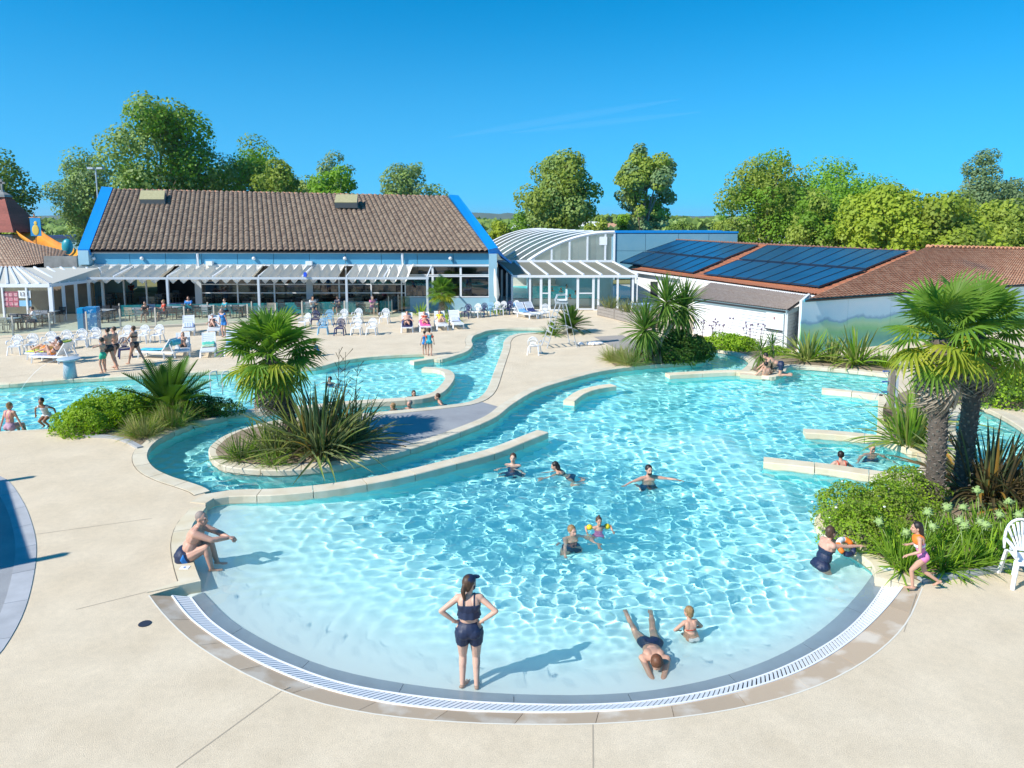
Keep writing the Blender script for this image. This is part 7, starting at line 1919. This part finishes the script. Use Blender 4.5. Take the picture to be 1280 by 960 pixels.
b = MB(); b.box((0, 0, .74), (1.6, .7, .04)); b.build('table_top', mat('blue grey cloth', (.28, .42, .62), .8), hg); b = MB(); b.box((0, -.33, .5), (1.5, .03, .45)); b.build('cloth_front', MATS['blue grey cloth'], hg)
for sx2 in (-.7, .7): b = MB(); b.box((sx2, .2, .37), (.05, .05, .72)); b.build('leg', M_dark, hg)
b = MB(); b.box((0, 0, .05), (.8, .5, .1)); 
# white towel heap near the lifeguard chair
b = MB(); b.smooth = True; rr = random.Random(5)
for k in range(7): b.ell((rr.uniform(-.5, .5), rr.uniform(-.2, .2), .07), (rr.uniform(.12, .26), rr.uniform(.1, .2), .08), 10, 6)
o = b.build('towel_heap', mat('white heap cloth', (.78, .78, .80), .9)); p = at(738, 431); o.location = (p.x, p.y, 0); tag(o, 'crumpled white pool hose cover lying right of the lifeguard chair', 'cloth heap')
# play tower outside the left edge whose shadow falls on the grey basin
hT = 4.1; k_ = hT / math.tan(R(SUN_EL)); Sa, Sb = at(9, 601), at(41, 701)
Pa = Sa - Vector((-SX * k_ * 1.0, -SY * k_, 0)) * 1.0; Pb = Sb - Vector((-SX * k_, -SY * k_, 0))
tw = empty('play_tower', (Pb.x, Pb.y, 0), 0, 'wooden play tower standing left of the grey basin', 'play tower'); dv = (Pa - Pb); dl = Vector((-dv.y, dv.x, 0)).normalized(); dl = dl if dl.x < 0 else -dl
M_tw = mat('tower wood', (.28, .19, .11), .8, var=.2, scale=4)
b = MB(); W4 = [Vector((0, 0, 0)), dv, dv + dl * 3.2, dl * 3.2]; b.prism([(p.x, p.y) for p in W4], hT - .15, hT); b.build('roof', M_tw, tw)
for p in W4: b = MB(); b.box(p + Vector((0, 0, (hT + .42) / 2)), (.14, .14, hT + .42)); b.build('post', M_tw, tw)
for a, c in ((0, 1), (1, 2), (2, 3), (3, 0)):
    for z in np.arange(.3, hT - .3, .42): b = MB(); b.beam(W4[a] + Vector((0, 0, z)), W4[c] + Vector((0, 0, z)), .04, .40); b.build('plank', M_tw, tw)

# ================================================================== MORE PEOPLE
def stand(label, x, y, rz, h, sk, clothes, hands=None, feet=None, **k):
    p = at(x, y); k.setdefault('voxel', .016)
    return person(label, (p.x, p.y, 0), rz, h, sk, (0, 0, .90), k.pop('lean', (0, .03, 1)), (0, 1, 0), hands or [(-.28, .05, .80), (.28, .05, .80)], feet or [(-.10, .0, .075), (.10, .02, .075)], elbow=k.pop('elbow', [(-.6, -.6, 0), (.6, -.6, 0)]), clothes=clothes, **k)
def wade(label, x, y, rz, h, sk, clothes, depth_, hands=None, **k):
    """someone in the water up to depth_ metres of the body; x,y is where the body meets the water"""
    p = at(x, y, WZ); k.setdefault('voxel', .013); s_ = h / 1.7
    return person(label, (p.x, p.y, WZ - depth_), rz, h, sk, (0, k.pop('py', 0), .80), k.pop('lean', (0, .05, 1)), (0, 1, 0), hands or [(-.40, .30, .95), (.40, .30, .95)], k.pop('feet', [(-.15, .1, .05), (.15, -.1, .05)]), elbow=k.pop('elbow', [(-.8, -.4, -.3), (.8, -.4, -.3)]), clothes=clothes, **k)
st = C_navy
KN = [(-.15, -.42, .56), (.15, -.38, .56)]
wade('man leaning back in the water at the end of the long stone wall', 640, 583, R(170), 1.78, 'fair', [('swim_trunks', C_navy, trunks(.45, .12), .01), ('dark_top', C_navy, bandeau(.10, .40), .012)], 1.32, lean=(0, -.3, 1), hair='brown', hands=[(.5, .05, .95), (-.45, .25, .95)], feet=KN)
wade('woman with a long dark plait bending forward in mid pool, facing left', 712, 590, R(82), 1.62, 'tan', [('bikini_top', C_black, bandeau(.26, .33), .008), ('bikini_bottom', C_navy, brief(.07), .008)], 1.1, feet=KN, lean=(0, .8, .9), hair='dark', style='long', female=True, hands=[(-.25, .75, .75), (.25, .7, .75)])
wade('bearded man with both arms spread on the water in mid pool', 810, 598, R(195), 1.8, 'red', [('swim_trunks', C_navy, trunks(.45, .12), .01)], 1.30, feet=KN, hair='dark', hands=[(-.62, .28, 1.22), (.66, .22, 1.2)], fat=1.15,
     extras=lambda f: (lambda b: (b.ell(f.hd(0, .045, -.07), (.056, .058, .045), 10, 8, f.Mh), f.put('beard', b, HR['dark'])))(MB()))
wade('smiling short-haired woman holding the toddler in the middle of the pool', 714, 668, R(200), 1.68, 'red', [('swimsuit', C_navy, suit(.30, .08), .01)], 1.34, feet=KN, hair='blond', style='short', female=True, fat=1.15, hands=[(-.45, .32, 1.0), (.30, .42, .85)], head_front=(-.3, 1, -.1))
def ex_tod(f):
    for i in (0, 1):
        b = MB(); b.smooth = True; el, wr, d = f.hands[i]; m_ = f.sh[i].lerp(el, .55); b.ell(m_, (.105, .10, .095), 12, 8); f.put('armband', b, C_yellow)
wade('toddler with a topknot and yellow armbands held by the short-haired woman', 748, 662, R(190), 1.08, 'tan', [('swimsuit', C_pink, suit(.36, .12), .01)], .74, feet=KN, hair='brown', style='topbun', child=True, hands=[(-.42, .2, 1.15), (.42, .15, 1.12)], elbow=[(-1, -.2, 0), (1, -.2, 0)], extras=ex_tod)
wade('short-haired woman with red straps sitting behind the front stone wall', 1051, 584, R(5), 1.68, 'red', [('strap', C_red, straps(.016, .10, .28), .008), ('swimsuit', C_red, suit(.24, .1), .008)], 1.12, feet=KN, hair='dark', style='short', female=True, fat=1.2, head_front=(.6, 1, 0))
wade('grey-haired older man sitting in the water between two stone walls, facing us', 1089, 566, R(178), 1.76, 'red', [('swim_trunks', C_navy, trunks(.4, .1), .01)], 1.36, feet=KN, hair='grey', style='short', fat=1.1, hands=[(-.45, .25, .85), (.45, .25, .85)])
wade('dark-haired man with bare back in the water at the stone spit', 957, 474, R(10), 1.76, 'tan', [('swim_trunks', C_navy, trunks(.4, .1), .01)], .90, hair='dark', style='short', hands=[(-.3, .3, .9), (.3, .4, 1.0)])
q_ = at(973, 468); person('man in navy shorts kneeling and bending over the stone spit, near the small yuccas', (q_.x, q_.y - .15, 0.02), R(70), 1.75, 'tan', (0, 0, .42), (0, .9, .35), (0, 1, -.5), [(-.15, .75, .15), (.15, .8, .2)], [(-.12, -.4, .05), (.12, -.42, .05)], elbow=(0, -1, 0), knee=(0, 1, -.3), hair='dark', clothes=[('swim_trunks', C_navy, trunks(.5, .12), .012)], voxel=.015)
wade('man with cropped hair in the river bend, lower of the pair by the hooked wall', 513, 510, R(150), 1.76, 'red', [('swim_trunks', C_navy, trunks(.4, .1), .01)], 1.34, feet=KN, hair='grey', style='short', hands=[(-.3, .2, .8), (.3, .2, .8)])
wade('woman in sunglasses leaning on the hooked wall from the pool side', 517, 494, R(200), 1.66, 'tan', [('swimsuit', C_black, suit(.3, .1), .01)], 1.34, feet=KN, hair='brown', style='bob', female=True, hands=[(-.4, .2, 1.1), (.4, .3, 1.1)], extras=lambda f: (lambda b: (b.ell(f.hd(0, .088, .006), (.055, .015, .018), 10, 6, f.Mh), f.put('sunglasses', b, C_black)))(MB()))
wade('woman swimming in the river left of the pair by the hooked wall', 492, 511, R(60), 1.64, 'tan', [('swimsuit', C_teal, suit(.3, .1), .01)], 1.3, feet=KN, hair='blond', style='bun', female=True)
wade('boy swimming alone below the hook of the wall', 555, 503, R(100), 1.4, 'tan', [('swim_trunks', C_navy, trunks(.4, .1), .01)], .95, hair='brown', child=True, lean=(0, .5, 1), hands=[(-.5, .3, 1.0), (.5, .3, 1.0)])
wade('swimmer with dark hair in the left pool behind the island flax', 413, 477, R(160), 1.66, 'red', [('swimsuit', C_navy, suit(.3, .1), .01)], 1.32, feet=KN, hair='dark', female=True)
g_ = at(509, 470) 
# left edge
p_ = at(56, 536); person('boy in a light shirt squatting to jump into the left pool', (p_.x, p_.y + .1, .02), R(180), 1.25, 'brown', (0, -.05, .52), (0, .5, 1), (0, 1, 0), [(-.42, .0, .55), (.42, .0, .55)], [(-.10, .0, .075), (.10, .0, .075)], elbow=[(-1, -.4, 0), (1, -.4, 0)], knee=(0, 1, .2), hair='dark', child=True, voxel=.013, clothes=[('swim_trunks', C_white, trunks(.35, .12), .01), ('shirt', mat('pale shirt', (.55, .58, .60), .8), shirt(.42, .3), .012)])
p_ = at(11, 538); person('blonde woman with a bun sitting on the pool edge at the far left', (p_.x, p_.y + .05, 0), R(-8), 1.6, 'tan', (0, 0, .12), (0, .1, 1), (0, 1, 0), [(-.32, -.02, .05), (.34, .12, .05)], [(-.12, .5, -.3), (.12, .5, -.3)], elbow=[(-1, 0, 0), (1, 0, 0)], knee=(0, .3, 1), hair='blond', style='bun', female=True, voxel=.013, clothes=[('swimsuit', mat('mauve swimsuit', (.45, .28, .36), .7), suit(.14, .1), .01), ('strap', C_pink, straps(.012, .06, .14), .007)])
stand('slim boy in green and white shorts standing by the left pool, hands at his face', 130, 466, R(75), 1.45, 'tan', [('shorts', C_green, trunks(.42, .12), .012)], [(-.12, .28, 1.30), (.12, .28, 1.28)], hair='dark', child=True, fat=.9)
stand('taller dark-haired man in black trunks standing behind the boy', 138, 462.5, R(70), 1.82, 'tan', [('swim_trunks', C_black, trunks(.3, .1), .012)], [(-.26, .12, .80), (.22, .25, 1.05)], hair='dark', feet=[(-.12, .12, .075), (.14, -.2, .075)])
stand('man in dark briefs half hidden behind the taller one', 146, 459, R(100), 1.78, 'red', [('swim_trunks', C_black, brief(.08), .012)], [(-.2, .35, 1.05), (.26, .1, .85)], hair='brown')
stand('woman in a black bikini walking left past the white chairs', 170, 455.5, R(80), 1.72, 'tan', [('bikini_bottom', C_black, brief(.08), .012), ('bikini_top', C_black, bandeau(.26, .34), .010)], [(-.15, .35, 1.0), (.2, .28, .95)], hair='brown', style='bun', female=True, feet=[(-.08, .28, .075), (.10, -.38, .13)], fat=1.05)
stand('girl in a teal swimsuit with red armbands standing on the stone spit, back to us', 537, 444.5, R(-10), 1.28, 'tan', [('swimsuit', C_teal, suit(.4, .2), .012)], hair='brown', style='bun', child=True, extras=lambda f: [(lambda b: (b.ell(f.sh[i].lerp(f.hands[i][0], .6), (.085, .08, .08), 10, 6), f.put('armband', b, C_red)))(MB()) for i in (0, 1)])
stand('smaller child in a blue float suit next to her on the spit', 531, 443.5, R(20), 1.12, 'tan', [('swimsuit', C_blue, suit(.42, .2), .014)], hair='dark', child=True)
def recline(label, x, y, rz, h, sk, clothes, z=.44, back=.75, **k):
    p = at(x, y); k.setdefault('voxel', .017)
    return person(label, (p.x, p.y, z), rz, h, sk, (0, 0, 0), (0, back, .62), (0, -.6, 1), k.pop('hands', [(-.25, .05, .12), (.25, .05, .12)]), k.pop('feet', [(-.12, -.78, .02), (.12, -.78, .02)]), elbow=k.pop('elbow', [(-1, 0, -.2), (1, 0, -.2)]), knee=k.pop('knee', (0, 0, 1)), head_front=(0, -.9, .3), head_up=(0, .5, .9), foot_dir=[(0, -.4, .9), (0, -.4, .9)], clothes=clothes, **k)
recline('man in orange shorts and navy cap lying on the yellow towel', 62, 449, R(-98), 1.78, 'red', [('shorts', C_orange2, trunks(.7, .12), .02)], feet=[(-.12, -.80, .02), (.12, -.7, .02)], extras=lambda f: (lambda b: (b.ell(f.hd(0, .0, .06), (.09, .11, .07), 12, 8, f.Mh), f.put('cap', b, C_navy)))(MB()))
recline('woman in navy cap reading beside the man in orange shorts', 66, 453, R(-98), 1.64, 'tan', [('bikini_top', C_navy, bandeau(.25, .34), .01), ('bikini_bottom', C_orange2, brief(.08), .012)], female=True, hair='brown', style='bob', feet=[(-.12, -.5, .02), (.12, -.74, .02)], hands=[(-.12, .1, .45), (.12, .1, .45)], extras=lambda f: (lambda b: (b.ell(f.hd(0, .0, .06), (.09, .11, .07), 12, 8, f.Mh), f.put('cap', b, C_navy)))(MB()))
recline('brown-haired woman curled up on the lounger next to the striped towel', 229, 443, R(22), 1.66, 'tan', [('swimsuit', C_black, suit(.3, .1), .012)], female=True, hair='brown', style='bob', feet=[(-.1, -.35, .03), (.12, -.32, .03)], hands=[(-.1, -.32, .3), (.1, -.32, .3)])
recline('woman in sun hat and black swimsuit on the back-row lounger', 266, 416, R(20), 1.66, 'red', [('swimsuit', C_black, suit(.34, .1), .012)], female=True, feet=[(-.1, -.5, .03), (.12, -.6, .03)], extras=lambda f: (lambda b: (b.ell(f.hd(0, 0, .07), (.10, .11, .07), 12, 8, f.Mh), b.ell(f.hd(0, 0, .045), (.17, .18, .015), 14, 6, f.Mh), f.put('sun_hat', b, C_white)))(MB()))
stand('person in a blue sleeveless top sitting beside the back-row loungers', 281, 421, R(160), 1.6, 'fair', [('top', C_blue, shirt(.42, .2), .014), ('shorts', C_blue, trunks(.5, .1), .014)], hair='grey', style='bob', lean=(0, .3, 1), female=True)
recline('man sunbathing on the navy towel lounger', 509, 412.5, R(8), 1.8, 'red', [('swim_trunks', C_black, trunks(.3, .1), .014)], fat=1.15, hair='brown')
recline('woman in sunglasses lying on the pink towel', 531, 411.5, R(10), 1.66, 'red', [('bikini_top', C_red, bandeau(.24, .34), .012), ('bikini_bottom', C_red, brief(.08), .012)], female=True, hair='blond', style='short')
recline('woman in a yellow shirt sitting on the lounger right of the pink one', 551, 410, R(14), 1.64, 'tan', [('shirt', C_ylw, shirt(.45, .4), .016)], female=True, hair='dark', style='bob', feet=[(-.12, -.55, .02), (.12, -.6, .02)])
p_ = at(399, 445); person('child in a bright blue shirt crouching on the deck edge beside the light blue chair', (p_.x, p_.y, .01), R(95), 1.3, 'tan', (0, 0, .20), (0, .5, 1), (0, 1, 0), [(-.12, .5, .2), (.14, .5, .2)], [(-.1, .22, .06), (.1, .2, .06)], elbow=(0, 0, -1), knee=(0, .5, 1), hair='brown', child=True, voxel=.014, clothes=[('shirt', C_blue, shirt(.44, .6), .012), ('shorts', C_navy, trunks(.4, .1), .012)])
p_ = at(237, 396); person('man in a blue shirt sitting at a terrace table', (p_.x, p_.y, 0), R(180), 1.78, 'red', (0, 0, .52), (0, .08, 1), (0, 1, 0), [(-.2, .42, .78), (.2, .42, .78)], [(-.15, .4, .08), (.15, .4, .08)], knee=(0, 1, .6), hair='brown', voxel=.018, clothes=[('shirt', C_blue, shirt(.46, .6), .016), ('trousers', C_navy, trunks(.95, .1), .014)])
dn9 = [(44, 411, 'fair', C_white, 'diner in a white shirt at the terrace table by the glass room'), (183, 402, 'tan', C_black, 'diner in black on the terrace behind the walking woman'), (207, 400, 'red', C_red, 'diner in a red shirt left of the blue-shirted man'), (165, 372, 'tan', C_red, 'guest in red inside the restaurant at the far left'), (283, 398, 'fair', C_teal, 'diner in teal behind the sun loungers'),
       (391, 394, 'tan', C_white, 'diner in white right of the island palm crown'), (423, 393, 'red', C_navy, 'diner in navy above the navy resin chairs'), (465, 394, 'fair', C_pink, 'diner in a pink shirt above the single white chair'), (345, 376, 'tan', C_ylw, 'guest in yellow inside the restaurant'), (445, 376, 'red', C_white, 'guest in white inside the restaurant at the right')]
for k, (x, y, sk_, cm_, lab) in enumerate(dn9):
    p = at(x, y); person(lab, (p.x, p.y, 0), R(180 + (k * 67) % 120 - 60), 1.7, sk_, (0, 0, .52), (0, .12, 1), (0, 1, 0), [(-.2, .42, .78), (.2, .42, .80)], [(-.15, .4, .08), (.15, .4, .08)], knee=(0, 1, .6), hair=['brown', 'dark', 'blond', 'grey'][k % 4], style=['short', 'bob'][k % 2], voxel=.026, clothes=[('shirt', cm_, shirt(.46, .5), .018), ('trousers', C_navy, trunks(.95, .1), .016)])
for k, (x, y, lab) in enumerate(((690, 364, 'leftmost swimmer in the indoor pool'), (701, 365, 'second swimmer from the left in the indoor pool'), (708, 360, 'farthest swimmer in the indoor pool'), (719, 368, 'swimmer in the indoor pool left of the inner door frame'), (712, 373, 'dark-haired swimmer in red nearest the glass of the indoor pool'))):
    p = at(x, y, .13); person(lab, (p.x, p.y, -1.0), R(180 + 30 * k), 1.6, 'tan' if k % 2 else 'red', (0, 0, .8), (0, .05, 1), (0, 1, 0), [(-.35, .3, 1.0), (.35, .3, 1.0)], [(-.1, 0, .05), (.1, 0, .05)], hair=['dark', 'blond', 'dark', 'brown', 'auburn'][k], voxel=.026, clothes=[('swimsuit', [C_navy, C_black, C_teal, C_navy, C_red][k], suit(.33, .1), .014)])
# the float held out between the woman and the girl
fl_ = empty('swim_float', tuple(at(1057, 690, .12)), R(20), 'orange, white and navy inflatable float at the coping by the reaching woman', 'swim float')
for k, m_ in enumerate((C_orange, C_white, C_orange, C_navy, C_navy)):
    b = MB(); b.smooth = True; a0, a1 = 2 * math.pi * k / 5, 2 * math.pi * (k + 1) / 5
    b.tube([(math.cos(a0 + (a1 - a0) * t / 5) * .15, math.sin(a0 + (a1 - a0) * t / 5) * .10, .10 + .10 * math.sin(a0 + (a1 - a0) * t / 5)) for t in range(6)], .05, 10); b.build('segment', m_, fl_)
for o in fl_.children: o.cycles.is_caustics_receiver = True
for o in list(bpy.data.objects):
    if o.name.split('.')[0] in ('stem', 'cap', 'leg') and o.parent and o.parent.name.startswith('mushroom'): o.cycles.is_caustics_receiver = True
# faint vapour trails
b = MB(); M_vt = mat('vapour trail', (.9, .93, .97), 1, alpha=.022)
for (x0, y0, x1, y1, w) in ((560, 172, 850, 124, 5), (560, 172, 850, 124, 10), (640, 166, 875, 140, 3), (640, 166, 875, 140, 8)):
    n = 16
    for k in range(n):
        ta, tb2 = k / n, (k + 1) / n; fa, fb = math.sin(math.pi * (ta * .9 + .05)), math.sin(math.pi * (tb2 * .9 + .05))
        A = [aty(x0 + (x1 - x0) * t, y0 + (y1 - y0) * t + s_ * w * f * .5, 9000) for t, f in ((ta, fa), (tb2, fb)) for s_ in (-1, 1)]
        b.quad(A[0], A[2], A[3], A[1])
o = b.build('clouds', M_vt); tag(o, kind='stuff')
# ================================================================== THE AIR
b = MB(); b.box((0, 2250, 29), (9800, 5100, 66)); hz_ = b.build('haze', None, kind='stuff')
mh = bpy.data.materials.new('summer haze'); mh.use_nodes = True; nt = mh.node_tree; nt.nodes.remove(nt.nodes['Principled BSDF'])
pv_ = nt.nodes.new('ShaderNodeVolumePrincipled'); pv_.inputs['Color'].default_value = (.72, .86, 1, 1); pv_.inputs['Density'].default_value = .00013; pv_.inputs['Anisotropy'].default_value = .2
nt.links.new(pv_.outputs[0], nt.nodes['Material Output'].inputs['Volume']); hz_.data.materials.append(mh)
